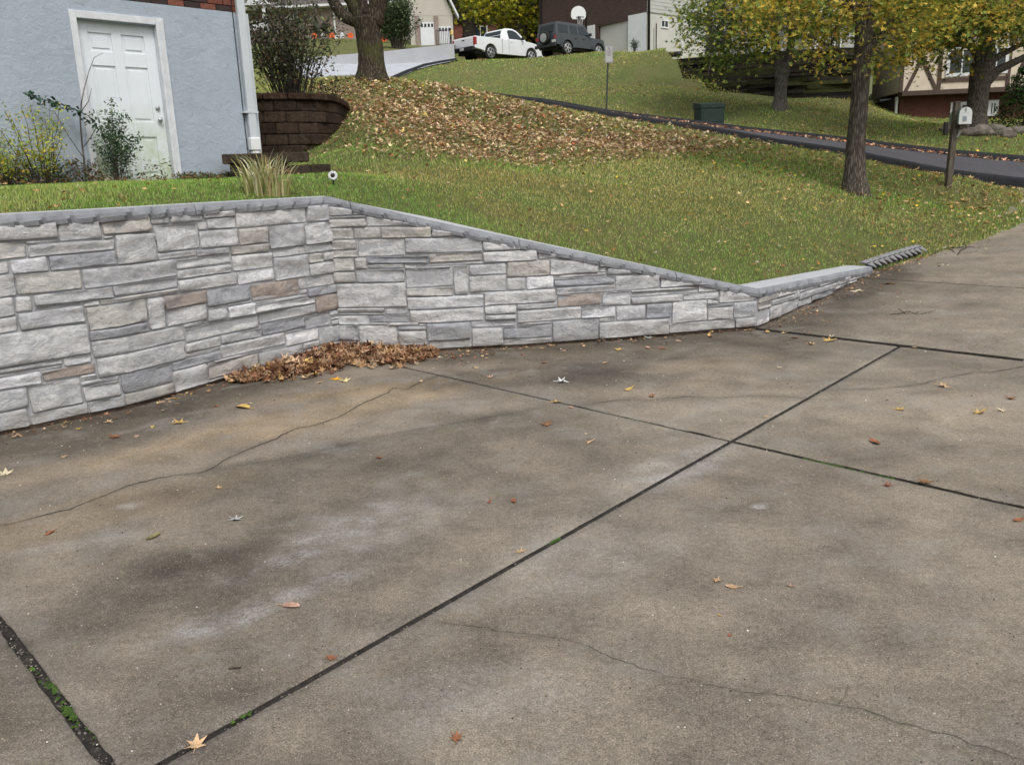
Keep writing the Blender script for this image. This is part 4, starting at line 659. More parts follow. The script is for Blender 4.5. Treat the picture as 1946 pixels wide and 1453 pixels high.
bulk('scattered_leaves',LM+LS,np.c_[x,y,z+.035+.025*rng.random(k)],rots(k,.4),rng.uniform(.05,.10,k)*np.clip(rr/13,.85,1.7),pick(PAL,k,.3),MT['leaf'])
# ================================================================== street
def along(s,k): return np.array([k/2-s*.70711,k/2+s*.70711])   # s grows to the far left
ss=np.arange(-17,26,.6); acr=np.linspace(0,1,13)
def stz(x,y):
    k=x+y; s=(y-x)*.70711; t=np.clip((k-ST_N)/(ST_F-ST_N),0,1); a=np.array([along(si,ST_N-.3) for si in np.atleast_1d(s)]); b=np.array([along(si,ST_F+.3) for si in np.atleast_1d(s)])
    return tps(a[:,0],a[:,1])*(1-t)+tps(b[:,0],b[:,1])*t
road=MB(); P=np.array([along(s,ST_N+(ST_F-ST_N)*t) for s in ss for t in acr]); Z=stz(P[:,0],P[:,1])+.02+.05*np.tile(4*acr*(1-acr),len(ss))
m=len(acr); fs=[(i*m+j,i*m+j+1,(i+1)*m+j+1,(i+1)*m+j) for i in range(len(ss)-1) for j in range(m-1)]
tag(mk('street',np.c_[P,Z],fs,MT['asphalt'],smooth=True),kind='structure')
def curb(name,k0,w,h,lab=None):
    prof=[(0,-.1),(.02,h*.6),(w*.35,h),(w*.7,h*.95),(w,h*.45),(w+.02,-.1)]
    vs=[];P=np.array([along(s,k0) for s in ss]); 
    for s in ss:
        for d,z in prof:
            p=along(s,k0+d*1.414); vs.append((p[0],p[1],0,z))
    vs=np.array(vs); 
    zb=stz(vs[:,0],vs[:,1]); m=len(prof); fs=[(i*m+j,(i+1)*m+j,(i+1)*m+j+1,i*m+j+1) for i in range(len(ss)-1) for j in range(m-1)]
    tag(mk(name,np.c_[vs[:,:2],zb+vs[:,3]],fs,MT['curb'],smooth=True),kind='structure')
curb('curb',ST_F-.50,.42,.18); curb('curb',ST_N-.05,.26,.13)
# leaves gathered in the far gutter and along the near edge
k=1500; s=rng.uniform(-12,24,k); kk=ST_F-.85-np.abs(rng.normal(0,.28,k)); x=kk/2-s*.70711;y=kk/2+s*.70711
bulk('gutter_leaves',LS+LD,np.c_[x,y,stz(x,y)+.05+.05*rng.random(k)],rots(k,.6),rng.uniform(.08,.16,k),pick([(srgb(206,160,130),4),(srgb(190,130,90),3),(srgb(220,190,160),3),(srgb(150,100,70),2)],k,.25),MT['leaf'])
# ================================================================== facade helper
class Fac:
    def __init__(s,P,hdg,parent=None):
        s.o=np.array(P,float); h=math.radians(hdg); s.d=np.array([math.cos(h),math.sin(h)]); s.n=np.array([math.sin(h),-math.cos(h)])
        if (s.n@(-s.o[:2]))<0: s.n=-s.n
        s.par=parent
    def w(s,u,dep,z):
        p=s.o[:2]+s.d*u+s.n*dep; return (p[0],p[1],z)
    def uz(s,px,py):
        r=ray(px,py); a=np.array([[s.d[0],-r[0]],[s.d[1],-r[1]]]); u,t=np.linalg.solve(a,-s.o[:2]); return u,CH+t*r[2]
    def box(s,name,u0,u1,z0,z1,d0,d1,mat,par=None,bevel=0):
        b=MB(); b.box(u0,u1,d0,d1,z0,z1,s.w); return b.build(name,mat,par or s.par,bevel=bevel)
    def boxpx(s,name,x0,y0,x1,y1,d0,d1,mat,par=None,bevel=0):
        ym=(y0+y1)/2; xm=(x0+x1)/2; return s.box(name,s.uz(x0,ym)[0],s.uz(x1,ym)[0],s.uz(xm,y1)[1],s.uz(xm,y0)[1],d0,d1,mat,par,bevel)
    def poly(s,name,pts,d0,d1,mat,par=None):
        b=MB(); b.prism(pts,d0,d1,s.w); return b.build(name,mat,par or s.par)
def window(f,u0,u1,z0,z1,fr=.07,mat=None,glass=None,par=None,mull=True,dep=.03,name='window'):
    b=MB(); b.box(u0,u0+fr,0,dep,z0,z1,f.w); b.box(u1-fr,u1,0,dep,z0,z1,f.w); b.box(u0+fr,u1-fr,0,dep,z0,z0+fr,f.w); b.box(u0+fr,u1-fr,0,dep,z1-fr,z1,f.w)
    if mull: b.box((u0+u1)/2-.025,(u0+u1)/2+.025,.0,dep*.9,z0+fr,z1-fr,f.w)
    w=b.build(name,mat or MT['white'],par or f.par); g=MB(); g.box(u0+fr*.8,u1-fr*.8,-.01,dep*.35,z0+fr*.8,z1-fr*.8,f.w); o=g.build('pane',glass or MT['darkglass']); o.parent=w
    return w
# ================================================================== blue stucco house (left)
h1=empty('stucco_house',label='pale blue stucco house with brick upper storey and white basement door',cat='house')
P0=WP(184,352,10.25); FA=Fac((P0[0],P0[1],0),44,h1); zb=float(P0[2])
uc=FA.uz(486,200)[0]; ztop=FA.uz(470,26)[1]; ztop=(FA.uz(231,1)[1]+FA.uz(468,26)[1])/2
n=NM('stucco'); co=n.coord()
c=n.ramp(n.noise(1.2,6,.65,co),[(.3,(.33,.385,.45)),(.7,(.39,.445,.51))])
c=n.mix(n.ramp(n.noise(5,5,.7,co),[(.50,0.),(.8,.5)]),c,(.30,.335,.38)); c=n.mix(n.ramp(n.noise(2.2,6,.7,n.coord((2.2,2.2,.35)),.3),[(.52,0.),(.75,.35)]),c,(.44,.48,.53))
MT['stucco']=n.fin(c,n.bump(n.noise(60,5,.8,co),.8,.012,n.bump(n.noise(9,4,.6,co,.5),.5,.03)),.9,.2)
MT['brick']=NM('brick_obj'); n=MT['brick']; oi=n.n('ShaderNodeObjectInfo'); co=n.coord(); MT['brick']=n.fin(n.mix(.8,oi.outputs['Color'],n.ramp(n.noise(30,4,.7,co),[(.3,(.6,.6,.6)),(.7,(1.35,1.3,1.3))]),'MULTIPLY'),n.bump(n.noise(90,4,.7,co),.5,.004),.9,.2)
d0=FA.uz(161,150)[0]; d1=FA.uz(336,290)[0]
dz0=zb-.02; dzt=(FA.uz(157,27)[1]+FA.uz(313,41)[1])/2
du0=FA.uz(166,190)[0]-.075; du1=FA.uz(333,190)[0]+.0
u_l0=FA.uz(167,190)[0]; u_l1=FA.uz(313,190)[0]      # door leaf between these
fw_=.085
b=MB(); uL=-7.
b.box(uL,u_l0-.02,-.25,0,zb-.6,ztop,FA.w); b.box(u_l1+.02,uc,-.25,0,zb-.6,ztop,FA.w); b.box(u_l0-.02,u_l1+.02,-.25,0,dzt-.06,ztop,FA.w); b.box(u_l0-.02,u_l1+.02,-.25,0,zb-.6,zb-.03,FA.w)
b.build('stucco_wall',MT['stucco'],h1)
FA.box('house_body',uL,uc-.01,zb-.6,ztop+2.6,-7,-.26,MT['stucco']); 
FA.box('brick_backing',uL,uc-.005,ztop+.001,ztop+2.5,-.25,-.035,MT['mortar'])
bc=[(.16,.060,.042),(.18,.072,.05),(.05,.035,.033),(.17,.055,.035),(.26,.10,.065)]
bz=ztop+.006; bm_=None
for row in range(5):
    u=uc-.006-(.1 if row%2 else .2); k=0
    edge=uc-.006
    uu=edge; first=(.095 if row%2 else .195)
    while uu>-1.2:
        w=first if k==0 else .195; a=uu-w
        if bm_ is None or abs(w-.195)>1e-3 or True:
            b=MB(); b.box(a,uu-.001,-.04,.0,bz,bz+.062,FA.w); o=b.build('brick',MT['brick'],h1)
        dk=(row%2==0 and k%2==1) if row<2 else random.random()<.35
        cc=random.choice(bc) if not dk else (.045,.032,.03); o.color=(*cc,1)
        uu=a-.010; k+=1
    bz+=.073
# roof and eaves, above the frame
FA.box('roof',uL-.3,uc+.4,ztop+2.6,ztop+2.9,-7.4,.5,simple('shingle',(.06,.055,.05),.9,.3,6,.4))
# door
n=NM('door_paint'); co=n.coord(); g=n.n('ShaderNodeSeparateXYZ'); tcx=n.n('ShaderNodeTexCoord'); n.l(tcx.outputs['Object'],g.inputs[0])
mr=n.n('ShaderNodeMapRange'); mr.inputs['From Min'].default_value=zb+1.0; mr.inputs['From Max'].default_value=zb+.15; n.l(g.outputs['Z'],mr.inputs['Value'])
mu=n.n('ShaderNodeMath',operation='MULTIPLY'); n.l(mr.outputs[0],mu.inputs[0]); n.l(n.ramp(n.noise(5,5,.7,n.coord((1,1,.6))),[(.34,0.),(.62,.95)]),mu.inputs[1])
MT['door']=n.fin(n.mix(mu.outputs[0],n.ramp(n.noise(3,3,.6),[(.3,(.63,.675,.72)),(.7,(.69,.735,.78))]),(.36,.44,.24)),None,.45,.4)
MT['frame']=simple('frame_paint',(.58,.60,.63),.6,.12,9,.3,40,.004)
door=empty('door_leaf'); 
W_=u_l1-u_l0; H_=dzt-.05-(zb-.0)
zd0=zb+.0; db=MB(); 
def du(t): return u_l0+W_*t
db.box(u_l0,u_l1,-.13,-.09,zd0,zd0+H_,FA.w)
# stiles, rails round six recessed panels
cols=[(.145,.435),(.565,.855)]; rws=[(.055,.30),(.395,.735),(.82,.93)]
us_=[0,.145,.435,.565,.855,1]; 
for a,b2 in [(0,.145),(.435,.565),(.855,1)]: db.box(du(a),du(b2),-.09,-.075,zd0,zd0+H_,FA.w)
for (c0,c1) in cols:
    pr=0
    for (r0,r1) in rws+[(1,1)]:
        db.box(du(c0),du(c1),-.09,-.075,zd0+H_*pr,zd0+H_*r0,FA.w); pr=r1
dl=db.build('door',MT['door'],h1,bevel=.004)
bpy.data.objects.remove(door)
for (c0,c1) in cols:
    for (r0,r1) in rws:
        b=MB(); m=.035; b.box(du(c0)+m,du(c1)-m,-.092,-.080,zd0+H_*r0+m,zd0+H_*r1-m,FA.w); o=b.build('panel',MT['door'],None,bevel=.008); o.parent=dl
# knob and deadbolt
def ball(f,u,z,d,r,name,mat,par,sq=.7):
    vs=[];fs=[];m=10
    for i in range(7):
        ph=math.pi*i/6
        for j in range(m):
            th=2*math.pi*j/m; vs.append(f.w(u+r*math.sin(ph)*math.cos(th),d-r*sq*math.cos(ph),z+r*math.sin(ph)*math.sin(th)))
    for i in range(6):
        for j in range(m): fs.append((i*m+j,i*m+(j+1)%m,(i+1)*m+(j+1)%m,(i+1)*m+j))
    b=MB(); b.add(vs,fs); o=b.build(name,mat,None,True); o.parent=par; return o
uk,zk=FA.uz(310.5,227.5); ball(FA,uk-.02,zk,-.04,.033,'knob',MT['metal'],dl); uk,zk=FA.uz(307,205); ball(FA,uk-.02,zk,-.06,.028,'deadbolt',MT['metal'],dl,.5)
b=MB(); b.box(u_l0-.075,u_l0,-.12,.022,zb-.05,dzt+.03,FA.w); b.box(u_l1,u_l1+.095,-.12,.022,zb-.05,dzt+.03,FA.w); b.box(u_l1+.03,u_l1+.05,.022,.032,zb-.05,dzt,FA.w); b.box(u_l0,u_l1,-.12,.022,dzt-.05,dzt+.03,FA.w)
b.build('door_frame',MT['frame'],h1,bevel=.006)
FA.box('threshold',u_l0,u_l1,zb-.05,zb+.0,-.12,.04,MT['metal'])
# downspout, corner trim, cable
MT['spout']=simple('downspout_paint',(.50,.535,.57),.5,.06,3,.05)
us0=FA.uz(466,140)[0]; z1=FA.uz(478,268)[1]; b=MB()
b.box(us0-.055,us0+.055,.01,.08,z1,ztop+2.6,FA.w); dsp=b.build('downspout',MT['spout'],h1,bevel=.012)
z2=FA.uz(480,291)[1]; b=MB(); b.box(us0-.07,us0+.07,0.004,.10,z2+.03,z1+.04,FA.w); b.box(us0-.05,us0+.05,.01,.09,z2-.02,z2+.03,FA.w); o=b.build('spout_adapter',MT['white'],None,bevel=.015); o.parent=dsp
zs=FA.uz(470,214)[1]; b=MB(); b.box(us0-.11,us0+.09,.0,.086,zs-.012,zs+.012,FA.w); o=b.build('strap',MT['spout'],None); o.parent=dsp
b=MB(); b.tube([FA.w(us0-.10,.012,ztop+2.5),FA.w(us0-.095,.012,ztop),FA.w(us0-.09,.012,zs),FA.w(us0-.085,.012,z2)],.006,6); b.build('cable',MT['rubber'],h1)
FA.box('corner_trim',uc-.05,uc+.012,zb-.3,ztop-.002,.002,.016,MT['spout'])
# ================================================================== block tiers beside the downspout
MT['block']=NM('block'); n=MT['block']; oi=n.n('ShaderNodeObjectInfo'); co=n.coord()
MT['block']=n.fin(n.mix(.9,oi.outputs['Color'],n.ramp(n.noise(14,6,.75,co),[(.3,(.35,.35,.35)),(.7,(1.8,1.7,1.6))]),'MULTIPLY'),n.bump(n.noise(22,8,.8,co),1.,.05),.95,.1)
def block(par,f,u0,u1,z0,z1,d0,d1,colr,name='block',bev=.012):
    b=MB(); b.box(u0+.003,u1-.003,d0,d1,z0+.002,z1-.002,f.w); o=b.build(name,MT['block'],par,bevel=bev); k=random.uniform(.75,1.25); o.color=(*[c*k for c in colr],1); return o
be=empty('block_edging',label='low dark brown two-tier block edging at the foot of the downspout',cat='garden edging')
P1=WP(425,330,11.0); FB=Fac((P1[0],P1[1],0),14,be)
u1_=FB.uz(588,300)[0]; zA1=FB.uz(500,291)[1]; zA0=FB.uz(500,310)[1]; u2_=FB.uz(552,330)[0]; u3_=FB.uz(629,325)[0]; zB1=FB.uz(600,312)[1]-.0; zB0=FB.uz(600,330)[1]
dk=(.055,.045,.036); br=(.085,.055,.038); N3=3
for i in range(3): block(be,FB,u1_*i/3,u1_*(i+1)/3,zA0,zA1,-.25,.05,dk,'cap_block')
for i in range(2): block(be,FB,u2_+(u3_-u2_)*i/2,u2_+(u3_-u2_)*(i+1)/2,zB0,zB1,-.22,.08,dk,'cap_block')
u=.08
while u<u2_-.05: 
    w=random.uniform(.18,.3); block(be,FB,u,min(u+w,u2_+.3),zA0-.13,zA0,-.2,.0,random.choice([br,dk,br])); block(be,FB,u+.05,min(u+w+.05,u2_+.3),zA0-.30,zA0-.13,-.2,.02,random.choice([br,dk])); u+=w
u=u2_+.1
while u<u3_-.12: 
    w=random.uniform(.2,.3); block(be,FB,u,min(u+w,u3_-.05),zB0-.2,zB0,-.2,.02,random.choice([br,dk])); u+=w
# ================================================================== brown planter wall with shrub
pw=empty('planter_wall',label='curved brown segmental block planter wall behind the house corner',cat='planter')
bp=[hit(a,b_2)[:2] for a,b_2 in [(470,288),(540,286),(600,283),(632,279)]]
p_end=WP(652,262,14.9)[:2]; p_b=WP(668,215,16.6)[:2]
path=[WP(440,288,13.2)[:2],WP(520,286,13.3)[:2],WP(590,283,13.5)[:2],WP(628,279,13.8)[:2],WP(650,268,14.4)[:2],WP(662,250,15.4)[:2],WP(664,225,16.8)[:2]]
path=np.array(path); sL=np.concatenate([[0],np.cumsum(np.linalg.norm(np.diff(path,axis=0),axis=1))])
def pwp(s): return np.array([np.interp(s,sL,path[:,0]),np.interp(s,sL,path[:,1])])
ptz=float(WP(560,176,13.4)[2]); rowh=.165; nrow=7
for r in range(nrow):
    s=.0 if r%2 else .17; capr=(r==0)
    z1=ptz-(.10 if not capr else 0)-(r-1)*rowh if not capr else ptz; z0=(ptz-.10) if capr else z1-rowh; w=.36 if capr else .34
    while s<sL[-1]-.05:
        e=min(s+w,sL[-1]); a,b2=pwp(s),pwp(e); t=(b2-a)/np.linalg.norm(b2-a); h=math.degrees(math.atan2(t[1],t[0]))
        f=Fac((a[0],a[1],0),h); f.n=np.array([t[1],-t[0]]); L_=np.linalg.norm(b2-a)
        st=-.012*r*0+.0 ; block(pw,f,0,L_,z0,z1,-.22,(.045 if capr else random.uniform(-.005,.006)),(.062,.040,.029) if capr else random.choice([(.056,.040,.029),(.050,.037,.028),(.062,.045,.032),(.046,.035,.027)]),'cap_block' if capr else 'block',.018)
        s=e
b=MB(); pp=[(p[0],p[1]) for p in path]; tp=pp+[(pp[-1][0]-3.,pp[-1][1]+.3),(pp[0][0]-.5,pp[0][1]+3.)]
b.add([(x,y,ptz-.12) for x,y in tp],[tuple(range(len(tp)))]); b.build('soil_fill',MT['soil'],pw)
# ================================================================== shrubs
def shrub(name,label,cat,c,R,Hh,nst,nlf,pal,size,temps,stemr=.006,spread=1.,group=None,mat=None,gap=.0,stemmat=None,seed=1,tilt=1.2,droop=0):
    r=random.Random(seed); o=empty(name,tuple(c),label=label,cat=cat,group=group); st=MB(); pts=[]
    for i in range(nst):
        a=r.uniform(0,2*math.pi); q=r.random()**.6; ex=c[0]+R*q*math.cos(a)*spread; ey=c[1]+R*q*math.sin(a)*spread; hh=Hh*r.uniform(.55,1.05)*(1-.35*q*q)
        bx=c[0]+R*.25*q*math.cos(a); by=c[1]+R*.25*q*math.sin(a); P=[]
        for k in range(6):
            t=k/5; P.append((bx+(ex-bx)*t**1.3+r.gauss(0,.02*R),by+(ey-by)*t**1.3+r.gauss(0,.02*R),c[2]-.05+hh*t-droop*t**3*hh))
        st.tube(P,[stemr*(1-.7*k/5) for k in range(6)],5,False)
        for k in range(int(nlf/nst)):
            t=r.uniform(.25,1.02)**.7; i0=min(4,int(t*5)); f=t*5-i0; p=[P[i0][j]*(1-f)+P[i0+1][j]*f for j in range(3)]; pts.append((p[0]+r.gauss(0,.07*R+size[1]*.5),p[1]+r.gauss(0,.07*R+size[1]*.5),p[2]+r.gauss(0,.05*R+size[1]*.3)))
    st.build('stem',stemmat or MT['bark'],o,True); pts=np.array(pts); k=len(pts)
    f=bulk('foliage',temps,pts,rots(k,tilt),rng.uniform(*size,k),pick(pal,k,.35),mat or MT['foliage']); keepw(f,o); return o
cb_=WP(556,182,14.6); cb_[2]=ptz-.1
shrub('bush','dense dark green twiggy bush growing over the brown planter wall','bush',cb_,.98,2.2,120,4000,[(srgb(80,92,64),5),(srgb(104,112,78),3.5),(srgb(58,60,50),3),(srgb(112,84,56),1.6),(srgb(130,136,84),1.),(srgb(96,92,84),2),(srgb(120,122,104),1.5)],(.045,.09),LD+LO,.008,1.05,seed=3)
shrub('bush','small leafy sprigs reaching past the right end of the planter wall','bush',WP(628,178,14.4)*np.array([1,1,0])+np.array([0,0,ptz-.1]),.35,.62,16,300,[(srgb(60,66,46),3),(srgb(50,52,50),3),(srgb(90,96,70),1)],(.03,.055),LO,.005,1.,seed=9)
# plants along the stucco wall
def near_house(px,py,dep):
    u,z=FA.uz(px,py); p=FA.w(u,dep,0); return np.array([p[0],p[1],gz(p[0],p[1])])
YG=[(srgb(168,176,70),5),(srgb(196,190,84),3),(srgb(120,150,80),3),(srgb(200,168,60),1.5)]
shrub('shrub','yellow-green feathery shrub against the blue wall at the left edge','shrub',near_house(62,330,.35),.42,.98,18,1500,YG,(.025,.05),LD,.007,1.1,seed=4,tilt=.9)
shrub('shrub','lower yellowing shrub at the very left edge of the stucco wall','shrub',near_house(5,345,.30),.36,.75,14,900,YG,(.025,.05),LD,.006,1.1,seed=5,tilt=.9)
shrub('shrub','grey-green leafy shrub partly covering the left side of the white door','shrub',near_house(205,330,.30),.24,1.10,18,1800,[(srgb(70,96,62),5),(srgb(96,118,88),3),(srgb(50,66,50),3),(srgb(150,164,140),1)],(.025,.05),LD+LO,.005,1.2,seed=6,droop=.12)
# sapling with an arching leafy vine
sp=near_house(150,352,.25); vo=empty('sapling',tuple(sp),label='thin bare sapling with a dark leafy vine arching left across the stucco wall',cat='sapling')
def fz(px,py,dep): u,z=FA.uz(px,py); return FA.w(u,dep,z)
b=MB(); b.tube([tuple(sp-np.array([0,0,.05])),fz(147,320,.25),fz(143,270,.22),fz(141,230,.2),fz(143,200,.2),fz(150,170,.18),fz(160,140,.15),fz(172,112,.12),fz(190,103,.1)],[.012,.011,.009,.008,.007,.005,.004,.003,.002],6)
b.tube([fz(147,280,.22),fz(160,265,.2),fz(176,240,.15)],[.006,.005,.003],5); b.tube([fz(143,215,.2),fz(158,195,.18),fz(165,170,.16)],[.005,.004,.002],5); b.tube([fz(144,300,.24),fz(120,262,.2),fz(95,215,.16),fz(70,205,.14)],[.005,.004,.003,.002],5)
b.tube([fz(175,242,.16),fz(158,222,.17),fz(140,214,.2),fz(115,203,.18),fz(90,196,.16),fz(65,190,.15),fz(42,178,.14)],[.005]*5+[.003,.002],5)
b.build('stem',MT['bark'],vo,True)
pts=[]
for (a,b2,c,d) in [(42,180,65,190),(65,190,90,198),(90,198,115,206),(115,206,142,218),(142,218,176,242)]:
    for _ in range(26): t=random.random(); pts.append(fz(a+(c-a)*t+random.gauss(0,2.5),b2+(d-b2)*t+random.gauss(0,4),.17+random.gauss(0,.03)))
pts=np.array(pts); keepw(bulk('foliage',LO,pts,rots(len(pts),1.2),rng.uniform(.045,.075,len(pts)),pick([(srgb(62,92,72),5),(srgb(84,110,92),3),(srgb(44,66,50),3)],len(pts),.25),MT['foliage']),vo)
# low weeds and debris at the wall foot
pts=[];cl=[]
for _ in range(9000):
    u=random.uniform(-3.2,2.2) if random.random()<.75 else random.uniform(2.2,uc+.3); dep=abs(random.gauss(0,.22))+.02; p=FA.w(u,dep,0); hgt=(.32 if u<.9 else .10)*math.exp(-dep*2.5)*random.random()
    if u_l0-.02<u<u_l1+.02 and random.random()<.75: continue
    pts.append((p[0],p[1],hgt))
pts=np.array(pts); pts[:,2]+=groundz(pts[:,0],pts[:,1])+.01; k=len(pts)
bulk('weeds',LD,pts,rots(k,1.1),rng.uniform(.025,.06,k),pick([(srgb(96,72,52),4),(srgb(120,92,60),2.5),(srgb(66,92,44),4),(srgb(84,104,60),2.5),(srgb(140,120,84),1.5),(srgb(168,164,140),.5)],k,.35),MT['foliage'])
# pale ornamental grass behind the cap
og=hit(505,372,y0=7); og=np.array([og[0],og[1],gz(og[0],og[1])]); oo=empty('ornamental_grass',tuple(og),label='clump of cream striped ornamental grass just behind the wall cap',cat='grass clump')
vs=[];fs=[];cc=[]
for i in range(190):
    a=random.uniform(0,2*math.pi); rr=random.uniform(0,.16); bx=og[0]+rr*math.cos(a)*1.5; by=og[1]+rr*math.sin(a)*.7; L_=random.uniform(.25,.50); aa=a+random.gauss(0,.6); bend=random.uniform(.25,1.25); w=random.uniform(.005,.0095); base=len(vs)
    tone=np.array(random.choice([srgb(214,206,160),srgb(190,190,130),srgb(226,222,190),srgb(150,164,92),srgb(180,160,110)]))*random.uniform(.75,1.05)
    px_,py_,pz_=bx,by,og[2]-.02
    for k in range(7):
        ww=w*(1-(k/6)**2*.85); vs.append((px_-math.sin(aa)*ww,py_+math.cos(aa)*ww,pz_)); vs.append((px_+math.sin(aa)*ww,py_-math.cos(aa)*ww,pz_)); cc+=[tone,tone]
        th=bend*(k/6)**1.5*1.9+.12; px_+=math.cos(aa)*math.sin(th)*L_/6; py_+=math.sin(aa)*math.sin(th)*L_/6; pz_+=math.cos(th)*L_/6
        if k: q_=base+2*k; fs.append((q_-2,q_-1,q_+1,q_))
keepw(mk('blades',vs,fs,MT['foliage'],None,False,np.array(cc)),oo)
# small white ground spotlight
sp=hit(634,352,y0=7); gl=empty('garden_spotlight',tuple(sp),label='small round white garden spotlight on a stake behind the wall corner',cat='garden light')
cz=sp+np.array([0,0,.085]); dv=(CP-cz); dv[2]=.25; dv/=np.linalg.norm(dv); dv=np.array([dv[0]*.9-.3*dv[1]*0,dv[1],dv[2]+.2]); dv/=np.linalg.norm(dv)
b=MB(); b.tube([cz-dv*.05,cz-dv*.03,cz,cz+dv*.035,cz+dv*.04,cz+dv*.025,cz+dv*.02],[.018,.040,.044,.047,.038,.033,.001],16); b.build('housing',MT['metal'],gl)
b=MB(); b.tube([cz+dv*.030,cz+dv*.036,cz+dv*.05],[.027,.027,.008],12); b.build('lens',MT['black'],gl); b=MB(); b.tube([sp-V(0,0,.06),cz-V(0,0,.04)],.008,6); b.build('stake',MT['black'],gl)
# ================================================================== corrugated edging at the wall end
ce=empty('corrugated_edging',label='short strip of grey corrugated edging at the end of the stone wall',cat='garden edging')
vs=[];fs=[];sb=[];sf=[];e0=np.array([4.62,10.80]); e1=hit(1755,487,True)[:2]; L_=np.linalg.norm(e1-e0); t_=(e1-e0)/L_; n_2=np.array([-t_[1],t_[0]]); m=140
for i in range(m+1):
    s=L_*i/m; w_=(s/(L_/11.))%1; off=-.085+.12*abs(2*w_-1); p=e0+t_*s+n_2*off; zt=float(drivez(*p))+.135+.012*math.sin(s*2); p2=e0+t_*s+n_2*(.11+.02*abs(2*w_-1)); pb_=e0+t_*s+n_2*.035; sb+=[(pb_[0],pb_[1],zt-.25),(pb_[0],pb_[1],zt-.004)]
    dz_=.060*(1-abs(2*w_-1)); vs+=[(p[0],p[1],zt-.012-dz_),(p[0],p[1],zt-dz_),(p2[0],p2[1],zt+.012),(p2[0],p2[1],zt-.012)]
    if i: k=4*i-4; fs+=[(k,k+4,k+5,k+1),(k+1,k+5,k+6,k+2),(k+2,k+6,k+7,k+3),(k+3,k+7,k+4,k)]; k=2*i-2; sf.append((k,k+2,k+3,k+1))
fs+=[(0,1,2,3),(4*m,4*m+3,4*m+2,4*m+1)]
o=mk('strip',vs,fs,simple('weathered_grey',(.20,.20,.205),.8,.25,20,.4)); o.parent=ce
mk('void_shade',sb,sf,MT['rubber'],ce)  # black sheet added to paint the shaded void beneath the corrugated strip
# ================================================================== trees
def tree(name,label,base,trunks,limbs,crown,nclus,nleaf,lsize,pal,bark,temps=LS,group=None,seed=1,csig=.32,flare=1.5,zmax=None,extra=None,droop=0.,cat='tree',twigr=.012):
    """trunks/limbs: lists of (points [(x,y,z) absolute],[radii]); crown: (center,radii)"""
    r=random.Random(seed); o=empty(name,tuple(base),label=label,cat=cat,group=group)
    def smooth(P,R_,m=5):
        P=[np.array(p,float) for p in P]; Q=[];S_=[]
        for i in range(len(P)-1):
            p0=P[max(i-1,0)];p1=P[i];p2=P[i+1];p3=P[min(i+2,len(P)-1)]
            for k in range(m):
                t=k/m; Q.append(.5*((2*p1)+(-p0+p2)*t+(2*p0-5*p1+4*p2-p3)*t*t+(-p0+3*p1-3*p2+p3)*t**3)); S_.append(R_[i]*(1-t)+R_[i+1]*t)
        Q.append(P[-1]);S_.append(R_[-1]); return Q,S_
    segs=[]
    for nm,grp,k in (('trunk',trunks,20),('limb',limbs,12)):
        for i,(P,R_) in enumerate(grp):
            Q,S_=smooth(P,R_)
            if nm=='trunk' and i==0:
                for j in range(len(Q)):
                    h=Q[j][2]-base[2]; S_[j]*=1+(flare-1)*math.exp(-max(h,0)/.22)
            b=MB(); b.tube(Q,S_,k,True,.10,seed+i); b.build(nm,bark,o,True)
            segs+=[(q,s) for q,s in zip(Q,S_)]
    if crown:
        (cx,cy,cz),(rx,ry,rz)=crown; pts=[]; tw=MB(); cl=[]
        SP=np.array([s[0] for s in segs if s[0][2]>base[2]+1.2*0+ .55*(cz-rz-base[2])])
        for i in range(nclus):
            while True:
                v=np.array([r.gauss(0,1) for _ in range(3)]); v/=np.linalg.norm(v); q=r.random()**.38; p=np.array([cx+v[0]*rx*q,cy+v[1]*ry*q,cz+v[2]*rz*q])
                if fbm(p[:1]*.9/ max(1,rx/3),p[2:3]*.9/max(1,rx/3)+p[1:2]*.5,3,seed)[0]>.40: break
            cl.append(p)
        if extra: cl+= [np.array(e,float) for e in extra]
        for i,p in enumerate(cl):
            j=np.argmin(((SP-p)**2).sum(1)); s=SP[j]; md=(s+p)/2+np.array([r.gauss(0,.08),r.gauss(0,.08),.12*np.linalg.norm(p-s)])
            if i%(1 if nclus<260 else 2)==0: tw.tube([s,md,p],[twigr*1.6,twigr,twigr*.35],5,False)
            m=max(6,int(nleaf/len(cl)*r.uniform(.5,1.5)))
            q=rng.normal(0,1,(m,3))*np.array([csig,csig,csig*.6])+p; q[:,2]-=droop*np.abs(rng.normal(0,1,m)); pts.append(q)
        tw.build('twigs',bark,o,False,kind='stuff')
        pts=np.concatenate(pts); k=len(pts)
        f=fbm(pts[:,0]*.8+seed,pts[:,2]*.8+pts[:,1]*.4,3,seed)
        cidx=pick(pal,k,.3)*(.8+.45*f[:,None])
        c=bulk('crown',temps,pts,rots(k,1.0),rng.uniform(*lsize,k),cidx,MT['foliage']); keepw(c,o)
    return o
PYEL=[(srgb(204,174,70),4.5),(srgb(214,190,92),2.5),(srgb(176,166,72),5),(srgb(140,150,68),6),(srgb(104,128,58),4),(srgb(190,142,70),.6)]
PGRN=[(srgb(120,136,56),5),(srgb(146,154,70),3),(srgb(92,116,50),4),(srgb(170,160,66),1.5),(srgb(76,98,48),2)]
PDG=[(srgb(92,104,42),4),(srgb(120,124,48),4),(srgb(160,146,50),3),(srgb(64,84,36),4),(srgb(196,150,50),1.5)]
